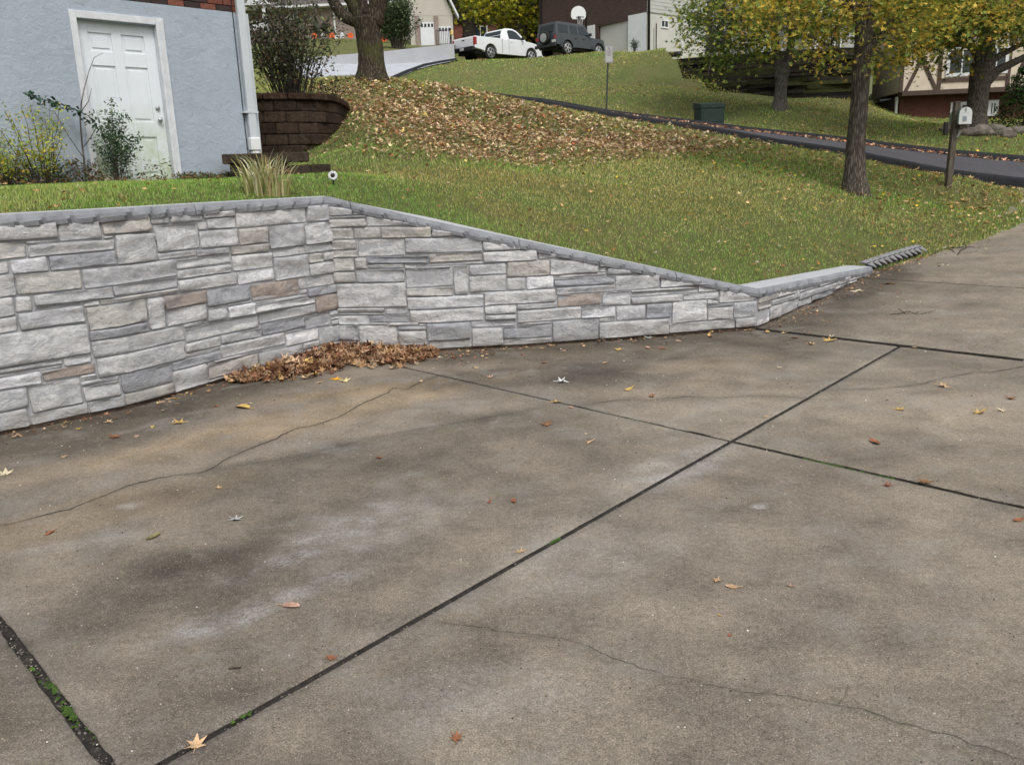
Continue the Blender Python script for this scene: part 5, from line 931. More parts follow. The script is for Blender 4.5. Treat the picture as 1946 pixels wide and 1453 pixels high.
# big mossy maple on the leaf-covered slope
b0=hit(708,152); D0=b0[1]
def T0(px,py,dy=0): return tuple(WP(px,py,D0+dy))
b0t=np.array(T0(707,152))
g0=np.array([b0t[0],b0t[1],gz(b0t[0],b0t[1])])
tree('maple_tree','big forked maple with mossy bark rising out of the thick fallen leaves',g0,
 [([tuple(g0-V(0,0,.25)),tuple(g0),T0(704,100),T0(699,60),T0(698,35)],[.34,.30,.285,.29,.31])],
 [([T0(694,58),T0(680,42),T0(655,32),T0(640,14),T0(628,-10),T0(610,-60)],[.15,.15,.135,.13,.125,.10]),
  ([T0(692,45),T0(684,28),T0(672,5),T0(655,-25),T0(640,-90,.3)],[.2,.19,.17,.15,.11]),
  ([T0(708,45),T0(716,20),T0(722,-10),T0(730,-50,.3),T0(740,-140,.5)],[.24,.21,.20,.19,.13]),
  ([T0(690,30),T0(680,-30),T0(690,-120),T0(700,-240)],[.18,.16,.13,.06])],
 ((b0t[0],b0t[1]+.5,b0t[2]+7.8),(4.6,4.6,3.0)),150,9000,(.10,.16),PYEL,MT['barkmoss'],seed=21,csig=.45,flare=1.35)
# young yellow maple in the front lawn
b1=np.array(WP(1624,366,14.5)); b1[2]=gz(b1[0],b1[1])
def T1(px,py,dy=0): return tuple(WP(px,py,b1[1]+dy))
ex=[]
for _ in range(110):
    px=random.uniform(1400,1960); lim=np.interp(px,[1400,1450,1500,1560,1600,1700,1800,1960],[25,50,70,80,60,85,50,40]); py=random.uniform(-30,lim-8); ex.append(T1(px,py,random.uniform(-1.4,1.6)))
for (px,py) in [(1560,105),(1545,98),(1500,85),(1470,70),(1430,55),(1412,30),(1690,118),(1700,104),(1720,95),(1665,128),(1675,105),(1740,100),(1750,80),(1595,120),(1590,98)]: ex.append(T1(px,py,random.uniform(-.6,.6)))
tree('maple_tree','slim young maple with golden leaves in the front lawn, beside the grey mailbox post',b1,
 [([tuple(b1-V(0,0,.5)),tuple(b1-V(0,0,.06)),T1(1626,280),T1(1634,180),T1(1640,90),T1(1645,40)],[.175,.162,.146,.138,.142,.13])],
 [([T1(1648,100),T1(1668,70),T1(1700,30),T1(1740,-10),T1(1800,-60)],[.07,.065,.055,.045,.03]),
  ([T1(1645,45),T1(1650,0),T1(1670,-80),T1(1690,-220)],[.10,.09,.075,.03]),
  ([T1(1636,60),T1(1625,20),T1(1600,-40),T1(1570,-120)],[.08,.07,.055,.03]),
  ([T1(1636,108),T1(1610,102),T1(1580,88),T1(1540,70,.2),T1(1480,50,.3)],[.035,.032,.028,.022,.012]),
  ([T1(1632,30),T1(1590,0),T1(1520,-30,-.3),T1(1450,-40,-.5)],[.05,.04,.03,.015])],
 ((b1[0]+.2,b1[1]+.2,b1[2]+5.5),(3.1,2.9,2.2)),220,16500,(.08,.14),PYEL,MT['bark'],LS+LM,seed=31,csig=.22,flare=1.6,extra=ex,droop=.06,twigr=.008)
b=MB(); 
for _ in range(26):
    a=random.uniform(0,6.28); q=random.uniform(.16,.40); p=(b1[0]+q*math.cos(a),b1[1]+q*math.sin(a)); b.box(p[0]-.03,p[0]+.03,p[1]-.02,p[1]+.02,gz(*p)-.02,gz(*p)+random.uniform(.005,.02))
b.build('mulch',MT['soil'],None,kind='stuff')
# double-stemmed tree before the timber wall
b2=np.array(WP(1482,206,31.0)); b2[2]=gz(b2[0],b2[1])
def T2(px,py,dy=0): return tuple(WP(px,py,b2[1]+dy))
ex=[]
for _ in range(230):
    px=random.uniform(1305,1620); lim=np.interp(px,[1305,1330,1345,1360,1400,1430,1470,1500,1620],[20,150,165,140,105,110,80,70,60]); top=np.interp(px,[1305,1340,1400],[0,-10,-40]); py=random.uniform(top,lim); ex.append(T2(px,py,random.uniform(-1.6,1.2)))
tree('maple_tree','grey double-stemmed maple with drooping green leaves before the black timber wall',b2,
 [([tuple(b2-V(0,0,.2)),tuple(b2),T2(1484,170),T2(1487,140),T2(1490,120)],[.25,.22,.20,.21,.22])],
 [([T2(1480,150),T2(1478,120),T2(1474,90),T2(1470,50),T2(1460,-10)],[.14,.15,.14,.13,.10]),([T2(1492,145),T2(1498,110),T2(1503,85),T2(1510,40),T2(1525,-20)],[.13,.14,.13,.12,.10]),
  ([T2(1470,60),T2(1430,40,-.4),T2(1385,60,-.8),T2(1350,110,-1)],[.08,.06,.04,.02])],
 ((b2[0],b2[1],b2[2]+6.6),(4.8,4.4,3.4)),200,15500,(.14,.24),PGRN,MT['barkgrey'],LS,seed=41,csig=.34,flare=1.35,extra=ex,droop=.18)
# dark maple in front of the half-timbered house, ringed by rocks
b3=np.array(WP(1853,243,26.3)); b3[2]=gz(b3[0],b3[1])
def T3(px,py,dy=0): return tuple(WP(px,py,b3[1]+dy))
ex=[]
for _ in range(190):
    px=random.uniform(1660,1990); lim=np.interp(px,[1660,1700,1740,1760,1800,1830,1860,1900,1990],[120,118,105,95,75,110,95,70,60]); py=random.uniform(-40,lim); ex.append(T3(px,py,random.uniform(-2.5,1.5)))
for (px,py) in [(1815,118),(1812,105),(1822,95),(1745,105),(1760,98),(1775,96),(1810,125)]: ex.append(T3(px,py,-1))
tree('maple_tree','dark broad maple ringed by rocks in front of the half-timbered house',b3,
 [([tuple(b3-V(0,0,.2)),tuple(b3),T3(1857,200),T3(1862,160),T3(1868,120)],[.32,.29,.27,.29,.33])],
 [([T3(1876,155),T3(1895,135),T3(1925,120),T3(1975,95)],[.15,.13,.11,.08]),([T3(1872,130),T3(1890,112),T3(1915,98),T3(1960,75)],[.12,.10,.08,.05]),
  ([T3(1866,125),T3(1850,95),T3(1830,85),T3(1800,90,-.3)],[.16,.10,.08,.05]),([T3(1872,125),T3(1876,80),T3(1880,20),T3(1890,-60)],[.26,.22,.2,.1])],
 ((b3[0]+.2,b3[1],b3[2]+6.4),(5.0,4.6,3.5)),240,19000,(.13,.21),PDG,MT['bark'],LS,seed=51,csig=.36,flare=1.4,extra=ex,droop=.12)
# ring of rocks
MT['rock']=simple('field_rock',(.17,.15,.125),.95,.5,5,.9,14,.05)
def rock(c,r,seed,par,name='rock',sq=.65):
    rr=random.Random(seed); vs=[];m=9
    for i in range(6):
        ph=math.pi*i/5
        for j in range(m):
            th=2*math.pi*j/m; q=r*(1+rr.uniform(-.22,.22)); vs.append((c[0]+q*math.sin(ph)*math.cos(th)*1.25,c[1]+q*math.sin(ph)*math.sin(th),c[2]+q*sq*math.cos(ph)))
    fs=[(i*m+j,i*m+(j+1)%m,(i+1)*m+(j+1)%m,(i+1)*m+j) for i in range(5) for j in range(m)]
    b=MB(); b.add(vs,fs); return b.build(name,MT['rock'],par,True)
for i,(px,py,r) in enumerate([(1798,246,.16),(1812,249,.20),(1828,250,.24),(1843,252,.26),(1858,252,.3),(1872,253,.24),(1886,250,.3),(1903,255,.26),(1916,258,.2),(1931,250,.24),(1944,251,.25)]):
    p=hit(px,py+4); tag(rock(p+V(0,0,r*.25),r,i,None),['leftmost','second','third','fourth','fifth','sixth','seventh','eighth','ninth','tenth','rightmost'][i]+' brown field rock, counted from the left, in the ring round the dark maple','rock','rocks ringing the dark maple')
# far background trees
def fartree(px,py,Y,tr,R_,label,pal,seed,cz,bark='bark',n=9000,ls=(.3,.5),fork=False):
    p=np.array(WP(px,py,Y)); h=cz
    limbs=[([tuple(p+V(0,0,h*.25)),tuple(p+V(-1.2,0,h*.6)),tuple(p+V(-2.5,0,h))],[tr*.7,tr*.5,tr*.2]),([tuple(p+V(0,0,h*.25)),tuple(p+V(1.6,0,h*.6)),tuple(p+V(2.5,0,h))],[tr*.75,tr*.5,tr*.2])]
    return tree('tree',label,p,[([tuple(p-V(0,0,1)),tuple(p),tuple(p+V(.1,0,h*.5)),tuple(p+V(0,.1,h))],[tr,tr,tr*.85,tr*.4])],limbs,((p[0],p[1],p[2]+cz),R_),int(n/50),n,ls,pal,MT[bark],LS,seed=seed,csig=.7,flare=1.2,droop=.3,twigr=.03)
fartree(892,98,72,.55,(4.6,4.,4.6),'green tree behind the white pickup, nearest the beige garage gable',[(srgb(88,108,50),5),(srgb(112,124,54),3),(srgb(150,130,56),1.5),(srgb(62,84,44),3)],61,6.6)
fartree(985,100,62,.55,(4.4,4.,4.6),'yellow-green forked tree behind the pickup cab, left of the dark brick house',[(srgb(178,172,50),5),(srgb(150,156,50),4),(srgb(120,132,50),3),(srgb(196,176,60),2)],62,5.6,'barkgrey')
fartree(1018,95,80,.5,(3.5,4.,4.),'grey-green tree peeping out between the yellow-green tree and the dark brick house',[(srgb(110,122,84),5),(srgb(130,138,100),3)],63,5)
fartree(930,70,118,.6,(9,6.,8),'wide dark green tree far behind the row of houses, on the left',PGRN,64,7,n=8000,ls=(.6,.9))
fartree(1020,66,124,.6,(9,6.,8),'wide dark green tree far behind the dark brick house',PDG,65,7,n=8000,ls=(.6,.9))
fartree(1640,90,66,.5,(5,5.,5),'dull green tree behind the gap beside the half-timbered house',PDG,66,5,n=8000,ls=(.35,.55))
fartree(1560,50,78,.5,(7,5.,6),'green tree showing above the pale house behind the timber wall',PGRN,67,6,n=8000,ls=(.4,.6))
# distant wooded ridge beyond the houses
xs=rng.uniform(-150,150,26000); ys=rng.uniform(150,175,26000); zs=13+rng.random(26000)**.8*(13+9*fbm(xs*.05,xs*0,3,5))
bulk('distant_wood',LS,np.c_[xs,ys,zs],rots(26000,1.2),rng.uniform(1.3,2.3,26000),pick(PDG+PGRN,26000,.3),MT['foliage'])
# tall shrub and cone evergreen in front of the far garage
p=WP(758,96,50.); shrub('tall_shrub','tall vase-shaped green shrub above the concrete wall','shrub',p,1.15,3.4,60,7000,[(srgb(74,92,58),5),(srgb(100,116,80),3),(srgb(54,70,48),3)],(.10,.19),LD,.03,1.05,seed=71)
p=WP(731,77,58.); cbs=MB(); o=empty('cone_evergreen',tuple(p),label='tiny cone-shaped evergreen with an orange pumpkin at its foot',cat='evergreen'); cbs.tube([p,p+V(0,0,.35)],.05,6); cbs.build('stem',MT['bark'],o)
k=1200; t=rng.random(k); a=rng.random(k)*6.28; q=.42*(1-t)*rng.random(k)**.4; pts=np.c_[p[0]+q*np.cos(a),p[1]+q*np.sin(a),p[2]+.05+t*.95]; keepw(bulk('foliage',LD,pts,rots(k,1.),rng.uniform(.07,.13,k),pick([(srgb(52,66,34),1),(srgb(70,84,44),1)],k,.3),MT['foliage']),o)
# evergreen at the right edge
p=WP(1948,236,31.); p[2]=gz(p[0],p[1]); o=empty('evergreen_shrub',tuple(p),label='dark layered evergreen shrub at the right edge by the brick wall',cat='evergreen'); tb=MB(); tb.tube([p-V(0,0,.1),p+V(0,0,1.9)],[.1,.03],7); tb.build('stem',MT['bark'],o)
pts=[]
for l in range(8):
    zc=.25+l*.26; Rl=1.25*(1-(l/9)**1.5)
    for _ in range(900): a=random.uniform(0,6.28); q=Rl*random.random()**.45; pts.append((p[0]+q*math.cos(a),p[1]+q*math.sin(a),p[2]+zc+random.gauss(0,.05)-.12*q+.09*math.sin(a*3+l)))
pts=np.array(pts); k=len(pts); keepw(bulk('foliage',LD,pts,rots(k,.8),rng.uniform(.06,.12,k),pick([(srgb(40,66,26),4),(srgb(62,92,34),3),(srgb(26,42,18),3)],k,.3),MT['foliage']),o)
# ================================================================== half-timbered house
h2=empty('half_timbered_house',label='half-timbered house with cream panels, brown beams and red brick base',cat='house')
P_=WP(1711,226,38.0); FT=Fac((P_[0],P_[1],0),-6,h2); zt0=FT.uz(1711,226)[1]
cream=simple('cream_stucco',(.60,.52,.42),.9,.08,3,.3,60,.01); beam=simple('brown_beam',(.075,.05,.042),.8,.25,5,.3); 
zb1=FT.uz(1800,171)[1]; zb2=FT.uz(1800,179)[1]; uR=FT.uz(2080,180)[0]
FT.box('cream_wall',0,uR,zb1,zb1+2.9,-4.2,0,cream); FT.box('roof',-.5,uR+.5,zb1+2.9,zb1+3.2,-4.7,.6,simple('dark_shingle',(.05,.045,.04),.9,.3,5,.3))
bw=MB(); FT.box('brick_base',.1,uR,zt0-1.2,zb2,-4.2,-.52,simple('brick_joint',(.11,.085,.075),.95,.2,10,.3))
FT.box('beam',-.02,uR,zb2,zb1+.02,-.5,.06,beam)
def bb(x0,x1,y0,y1,nm='beam'): 
    u0=FT.uz(x0,(y0+y1)/2)[0];u1=FT.uz(x1,(y0+y1)/2)[0]; FT.box(nm,u0,u1,FT.uz((x0+x1)/2,y1)[1],FT.uz((x0+x1)/2,y0)[1],0,.05,beam)
bb(1712,1719,60,176); bb(1784,1791,60,174); bb(1915,1922,60,170); bb(1993,2000,50,170)
def diag(x0,y0,x1,y1,w=.14):
    a=np.array(FT.uz(x0,y0));c=np.array(FT.uz(x1,y1)); t=(c-a)/np.linalg.norm(c-a); n_=np.array([-t[1],t[0]])*w/2; FT.poly('beam',[tuple(a-n_),tuple(c-n_),tuple(c+n_),tuple(a+n_)],.002,.042,beam)
diag(1719,177,1752,112); diag(1752,112,1780,174); diag(1752,112,1749,80); diag(1922,170,1948,112); diag(1948,112,1970,168)
s0,z0_=FT.uz(1792,147); s1,z1_=FT.uz(1850,88); FT.box('sill_beam',s0-.1,FT.uz(1915,143)[0],z0_-.2,z0_-.05,0,.05,beam)
wh=simple('white_trim',(.62,.63,.64),.5,.05,3,.05)
window(FT,s0+.08,FT.uz(1856,140)[0],z0_,z1_,.14,wh,dep=.05); window(FT,FT.uz(1868,140)[0],FT.uz(1914,140)[0],z0_+.05,z1_,.14,wh,dep=.05)
FTb=Fac(FT.w(0,-.52,0),-6,h2)
for (x0,y0,x1,y1) in [(1805,195,1847,222),(1876,191,1896,221)]: window(FTb,FTb.uz(x0,210)[0],FTb.uz(x1,210)[0],FTb.uz(x0,y1)[1],FTb.uz(x0,y0)[1],.13,wh,dep=.06)
# brick courses of the base, joined (each far below 10 px)
b=MB(); r0=zt0-.3; i=0; brc=simple('red_brick',(.115,.045,.032),.9,.35,9,.3)
while r0<zb2-.09:
    u=.1-(.12 if i%2 else 0)
    while u<uR-.05:
        a=max(u,.1); b.box(a,u+.225,.002,.012,r0,r0+.075,FTb.w); u+=.24
    r0+=.088; i+=1
b.build('bricks',brc,h2,kind='stuff')
FT.box('downspout',-.08,.02,zb2-1.0,zb2,-.6,-.5,wh)
# chain link fence
fe=empty('chain_link_fence',label='chain link fence with grey posts left of the half-timbered house',cat='fence')
A=np.array(WP(1640,176,46.));B=np.array(WP(1712,180,46.)); t=(B-A)[:2]; L_=np.linalg.norm(t); FF=Fac((A[0],A[1],0),math.degrees(math.atan2(t[1],t[0])),fe)
for i in range(3): u=L_*i/2; zz=A[2]+(B[2]-A[2])*i/2; b=MB(); b.tube([FF.w(u,0,zz-.6),FF.w(u,0,zz+.85)],.03,8); b.build('post',MT['metal'],fe)
b=MB(); b.tube([FF.w(0,0,A[2]+.75),FF.w(L_,0,B[2]+.75)],.02,6); b.build('top_rail',MT['metal'],fe)
b=MB(); u=-.8
while u<L_:
    for s in (1,-1):
        u0=u if s>0 else u+1.1; u1=u+1.1 if s>0 else u; c0=max(0,min(L_,u0)); c1=max(0,min(L_,u1))
        if abs(c1-c0)>.02: 
            f0=(c0-u0)/(u1-u0); f1=(c1-u0)/(u1-u0); zz=A[2]+(B[2]-A[2])*u/L_; b.tube([FF.w(c0,.02,zz-.4+1.1*f0),FF.w(c1,.02,zz-.4+1.1*f1)],.004,3,False)
    u+=.1
b.build('mesh_wires',MT['metal'],fe,kind='stuff')
# car nose beside the house
def wheel(par,x,y,r=.36,w=.22,spokes=5,rimc=None):
    b=MB(); b.tube([(x,y-w/2,r),(x,y-w/2+.03,r),(x,y+w/2-.03,r),(x,y+w/2,r)],[r*.88,r,r,r*.88],24); ty=b.build('tyre',MT['rubber'],None,True); ty.parent=par
    rc=rimc or MT['rim']; sg=-1 if y<0 else 1; b=MB(); yo=y+sg*w/2
    for a in range(spokes):
        th=2*math.pi*a/spokes; c,s=math.cos(th),math.sin(th); n_=(-s,c); q=.045
        b.add([(x+c*.04+n_[0]*q,yo+sg*.012,r+s*.04+n_[1]*q),(x+c*.04-n_[0]*q,yo+sg*.012,r+s*.04-n_[1]*q),(x+c*r*.62-n_[0]*q,yo+sg*.004,r+s*r*.62-n_[1]*q),(x+c*r*.62+n_[0]*q,yo+sg*.004,r+s*r*.62+n_[1]*q)],[(0,1,2,3)])
    b.tube([(x,yo-sg*.02,r),(x,yo+sg*.02,r)],.06,10)
    # rim ring
    m=20; v=[];f=[]
    for a in range(m):
        th=2*math.pi*a/m
        for rr,dd in((.58,.006),(.68,.018),(.70,0)): v.append((x+math.cos(th)*r*rr,yo+sg*dd,r+math.sin(th)*r*rr))
    for a in range(m):
        for j in range(2): f.append((a*3+j,((a+1)%m)*3+j,((a+1)%m)*3+j+1,a*3+j+1))
    b.add(v,f); rim=b.build('rim',rc,None,True); rim.parent=ty; return ty
MT['rim']=simple('alloy',(.45,.45,.46),.35,.1,10,.05,met=.7)
def body(par,name,prof,hw,mat,taper=None,bev=.03,kind=None):
    """prof (x,z) polygon extruded sideways; hw(z) half width"""
    n_=len(prof); v=[(x,-hw(z),z) for x,z in prof]+[(x,hw(z),z) for x,z in prof]
    fs=[tuple(range(n_)),tuple(range(2*n_-1,n_-1,-1))]+[(i,(i+1)%n_,n_+(i+1)%n_,n_+i) for i in range(n_)]
    b=MB(); b.add(v,fs); o=b.build(name,mat,None,False); o.parent=par
    if bev: m=o.modifiers.new('bevel','BEVEL'); m.width=bev; m.segments=2; m.angle_limit=math.radians(35); m.limit_method='ANGLE'
    return o
def arch(cx,r,cz,n_=9,rev=False):
    P=[(cx+r*math.cos(math.pi*k/(n_-1)),cz+r*math.sin(math.pi*k/(n_-1))) for k in range(n_)]; return P if not rev else P[::-1]
def slabp(par,name,pts,y,th,mat):
    """flat piece on the side: pts (x,z) at side y, thickness th outward"""
    n_=len(pts); s=-1 if (y(pts[0][1]) if callable(y) else y)<0 else 1; yy=lambda z:(y(z) if callable(y) else y)
    b=MB(); b.add([(x,yy(z),z) for x,z in pts]+[(x,yy(z)+s*th,z) for x,z in pts],[tuple(range(n_)),tuple(range(2*n_-1,n_-1,-1))]+[(i,(i+1)%n_,n_+(i+1)%n_,n_+i) for i in range(n_)])
    o=b.build(name,mat,None); o.parent=par; return o
def bxl(par,name,x0,x1,y0,y1,z0,z1,mat,bev=.01):
    b=MB(); b.box(x0,x1,y0,y1,z0,z1); o=b.build(name,mat,None,bevel=bev); o.parent=par; return o
MT['carwhite']=simple('car_white',(.72,.74,.76),.25,.03,2,.0,spec=.5); MT['cargrey']=simple('car_grey',(.055,.063,.070),.3,.05,2,.0,spec=.5); MT['carblack']=simple('car_black',(.012,.013,.015),.25,.05,2,0,spec=.5)
MT['tail']=simple('tail_lamp',(.28,.03,.03),.3,.1,8,0); MT['plate']=simple('plate',(.55,.56,.52),.5,.1,20,0)
MT['chrome']=simple('chrome',(.5,.5,.5),.2,.05,8,0,met=.9)
# white pickup
HD=math.radians(43)
def atz(px,py,Y): return np.array(WP(px,py,Y))
rw=atz(932,114.5,47.7); 
pk=empty('pickup_truck',(rw[0]-1.15*math.cos(HD)+(-.8)*math.sin(HD)*1,rw[1]-1.15*math.sin(HD)+.8*math.cos(HD),rw[2]),HD,label='white regular-cab pickup truck parked on the rise behind the grey off-roader',cat='pickup truck')
lo=[(0.02,.55),(0,1.10),(.06,1.13),(1.95,1.13),(2.0,1.10),(3.55,1.12),(4.3,1.06),(4.85,.96),(5.02,.80),(5.05,.45)]+[(4.62,.36)]+arch(4.18,.44,.38)+[(3.7,.34),(1.65,.34)]+arch(1.15,.44,.38)+[(.65,.45)]
hw=lambda z:.89-.03*max(0,(z-.9))
bd=body(pk,'body',lo,hw,MT['carwhite'])
cabp=[(1.98,1.08),(2.05,1.35),(2.22,1.64),(2.45,1.71),(2.95,1.72),(3.25,1.63),(3.62,1.34),(3.85,1.10)]
hc=lambda z:.86-.30*max(0,(z-1.08)); cb=body(pk,'cab',cabp,hc,MT['carwhite'],bev=.04)
for s in(-1,1):
    slabp(pk,'side_window',[(2.52,1.16),(2.50,1.55),(2.62,1.62),(2.95,1.63),(3.2,1.53),(3.55,1.20),(3.55,1.16)],(lambda z,s=s:s*hc(z)),.008,MT['darkglass'])
b=MB(); b.add([(1.985+.0,-.72,1.16),(1.985,.72,1.16),(2.16,.62,1.57),(2.16,-.62,1.57)],[(0,1,2,3)]); v=[(2.00-.03,-.72,1.16),(2.00-.03,.72,1.16),(2.19-.04,.60,1.58),(2.19-.04,-.60,1.58)]
b=MB(); b.add(v+[(x+.06,y,z) for x,y,z in v],[(0,1,2,3),(7,6,5,4),(0,4,5,1),(1,5,6,2),(2,6,7,3),(3,7,4,0)]); o=b.build('rear_window',MT['darkglass'],None); o.parent=pk
v=[(3.30,-.62,1.60),(3.30,.62,1.60),(3.84,.76,1.14),(3.84,-.76,1.14)]
b=MB(); b.add([(x+.012,y,z+.012) for x,y,z in v]+[(x-.03,y,z-.02) for x,y,z in v],[(0,1,2,3),(7,6,5,4),(0,4,5,1),(1,5,6,2),(2,6,7,3),(3,7,4,0)]); o=b.build('windscreen',MT['darkglass'],None); o.parent=pk
bxl(pk,'rear_bumper',-.14,.05,-.86,.86,.42,.62,MT['black'],.03); bxl(pk,'front_bumper',4.98,5.16,-.86,.86,.36,.60,MT['carwhite'],.03)
bxl(pk,'number_plate',-.155,-.14,-.15,.15,.46,.60,MT['plate'],.004); tg=bxl(pk,'tailgate',-.02,.02,-.74,.74,.64,1.08,MT['carwhite'],.015); o=bxl(tg,'handle',-.03,-.018,-.1,.1,.96,1.01,MT['black'],.003)
for s in(-1,1):
    bxl(pk,'tail_light',-.02,.16,min(s*.78,s*.9),max(s*.78,s*.9),.70,1.08,MT['tail'],.02); bxl(pk,'headlight',4.80,5.03,min(s*.6,s*.88),max(s*.6,s*.88),.72,.88,MT['plate'],.02)
    bxl(pk,'wing_mirror',3.40,3.52,min(s*.90,s*1.05),max(s*.90,s*1.05),1.14,1.3,MT['black'],.02); bxl(pk,'door_handle',2.58,2.72,min(s*.875,s*.905),max(s*.875,s*.905),.98,1.01,MT['plate'],.004)
    slabp(pk,'door_seam',[(2.46,.42),(2.46,1.12),(2.475,1.12),(2.475,.42)],s*.885,.006,MT['black']); slabp(pk,'cab_gap',[(1.965,.42),(1.965,1.12),(1.99,1.12),(1.99,.42)],s*.885,.006,MT['black'])
    wheel(pk,1.15,s*.76,.37); wheel(pk,4.18,s*.76,.37)
bxl(pk,'underbody',.2,4.9,-.7,.7,.30,.5,MT['black'],0)
# grey off-roader
rw=atz(1070,105.5,46.2); jp=empty('off_road_car',(rw[0]-.85*math.cos(HD)-.8*math.sin(HD),rw[1]-.85*math.sin(HD)+.8*math.cos(HD),rw[2]),HD,label='dark grey boxy four-door off-roader with spare wheel on its back',cat='off-road car'); jp.scale=(.90,.90,.86); jp.location.x+=.32
lo=[(0.0,.60),(0,1.14),(2.95,1.15),(4.0,1.10),(4.12,1.0),(4.14,.62)]+arch(3.78,.50,.42)[0:0]+[(4.0,.60)]+arch(3.55,.45,.42)+[(3.05,.48),(1.35,.48)]+arch(.85,.45,.42)+[(.38,.52)]
hj=lambda z:.80-.04*max(0,z-1.); body(jp,'body',lo,hj,MT['cargrey'],bev=.02)
hk=lambda z:.79-.16*max(0,z-1.14); body(jp,'hardtop',[(.02,1.13),(.10,1.82),(.3,1.87),(2.35,1.86),(2.55,1.82),(2.98,1.14)],hk,MT['cargrey'],bev=.03)
for s in(-1,1):
    f_=lambda z,s=s:s*hk(z)
    for q in [[(.18,1.24),(.22,1.72),(1.02,1.72),(1.02,1.24)],[(1.18,1.22),(1.18,1.72),(1.78,1.72),(1.80,1.22)],[(1.95,1.22),(1.93,1.72),(2.45,1.72),(2.74,1.22)]]: slabp(jp,'side_window',q,f_,.01,MT['darkglass'])
    for cx in(.85,3.55): 
        P=arch(cx,.56,.46,11)+arch(cx,.45,.42,11)[::-1]; slabp(jp,'fender_flare',P,s*.79,.11,MT['black'] if False else MT['cargrey'])
    bxl(jp,'tail_light',-.03,.06,min(s*.62,s*.78),max(s*.62,s*.78),.88,1.08,MT['tail'],.01); bxl(jp,'wing_mirror',2.68,2.8,min(s*.84,s*1.0),max(s*.84,s*1.0),1.2,1.36,MT['black'],.02)
    for xx in(1.10,1.86): slabp(jp,'door_seam',[(xx,.5),(xx,1.14),(xx+.015,1.14),(xx+.015,.5)],s*.796,.005,MT['black'])
    for xx in(1.68,2.4): bxl(jp,'door_handle',xx-.14,xx,min(s*.79,s*.83),max(s*.79,s*.83),.98,1.02,MT['black'],.004)
    wheel(jp,.85,s*.76,.40,.25,5); wheel(jp,3.55,s*.76,.40,.25,5)
bxl(jp,'rear_window',-.02-.0+.02,.06,-.5,.5,1.3,1.7,MT['darkglass'],.01); bxl(jp,'rear_bumper',-.16,.0,-.8,.8,.45,.62,MT['black'],.02); bxl(jp,'front_bumper',4.1,4.42,-.72,.72,.5,.66,MT['black'],.02); bxl(jp,'number_plate',-.03,-.001,-.74,-.45,.7,.85,MT['plate'],.004)
bxl(jp,'underbody',.2,4.1,-.6,.6,.34,.6,MT['black'],0)
b=MB(); b.tube([(-.02,.0,1.0),(-.05,0,1.0),(-.22,0,1.0),(-.25,0,1.0)],[.34,.38,.38,.33],22); sw=b.build('spare_wheel',MT['rubber'],None,True); sw.parent=jp; b=MB(); b.tube([(-.25,0,1.0),(-.262,0,1.0)],[.26,.10],10); b.tube([(-.25,0,1.0),(-.27,0,1.0)],.07,10); o=b.build('rim',MT['rim'],None); o.parent=sw
# dark car nose at the half-timbered house
cn=atz(1713,222,42.8); cn[2]=gz(cn[0],cn[1])+.05; hd=math.radians(84); ck=empty('parked_car',(cn[0]+.1,cn[1],cn[2]),hd,label='nose of a black car showing from behind the half-timbered house',cat='car')
P=[(0.05,.30),(0,.55),(.12,.70),(.9,.88),(1.6,1.36),(2.2,1.45),(3.0,1.42),(3.7,1.0),(4.3,.92),(4.4,.4)]+arch(3.5,.38,.3)+arch(.85,.38,.3)
body(ck,'body',P,lambda z:.86-.22*max(0,z-.85),MT['carblack'],bev=.04); 
for s in(-1,1): wheel(ck,.85,s*.74,.32); wheel(ck,3.5,s*.74,.32); slabp(ck,'side_window',[(1.05,.95),(1.6,1.28),(2.9,1.30),(3.4,1.0)],(lambda z,s=s:s*(.86-.22*max(0,z-.85))),.01,MT['darkglass']); bxl(ck,'headlight',.02,.2,min(s*.5,s*.8),max(s*.5,s*.8),.55,.68,MT['plate'],.02)
v=[(.90,-.75,.90),(.90,.75,.90),(1.6,.62,1.38),(1.6,-.62,1.38)]; b=MB(); b.add([(x-.01,y,z+.015) for x,y,z in v]+[(x+.04,y,z-.04) for x,y,z in v],[(0,1,2,3),(7,6,5,4),(0,4,5,1),(1,5,6,2),(2,6,7,3),(3,7,4,0)]); o=b.build('windscreen',MT['darkglass'],None); o.parent=ck
# ================================================================== dark brick house with garage, cream side
h3=empty('brick_house',label='dark brown brick house with wide garage door at the top of the grassy rise',cat='house')
Pc=WP(1229,99,52.); zc0=float(Pc[2]); FG=Fac((Pc[0],Pc[1],0),133,h3); FS=Fac((Pc[0],Pc[1],0),40,h3)
FG.n=np.array([-math.sin(math.radians(43+0))*0-math.cos(math.radians(43)),-math.sin(math.radians(43))])
dkb=NM('dark_brick'); co=dkb.coord(); bt=dkb.n('ShaderNodeTexBrick'); mpx=dkb.n('ShaderNodeMapping'); mpx.inputs['Rotation'].default_value=(math.radians(90),0,math.radians(-133)); tcx=dkb.n('ShaderNodeTexCoord')
cbn=dkb.n('ShaderNodeSeparateXYZ'); dkb.l(tcx.outputs['Object'],cbn.inputs[0]); cmb=dkb.n('ShaderNodeCombineXYZ'); mm1=dkb.n('ShaderNodeMath',operation='SUBTRACT'); dkb.l(cbn.outputs[1],mm1.inputs[0]); dkb.l(cbn.outputs[0],mm1.inputs[1]); dkb.l(mm1.outputs[0],cmb.inputs[0]); dkb.l(cbn.outputs[2],cmb.inputs[1]); dkb.l(cmb.outputs[0],bt.inputs['Vector'])
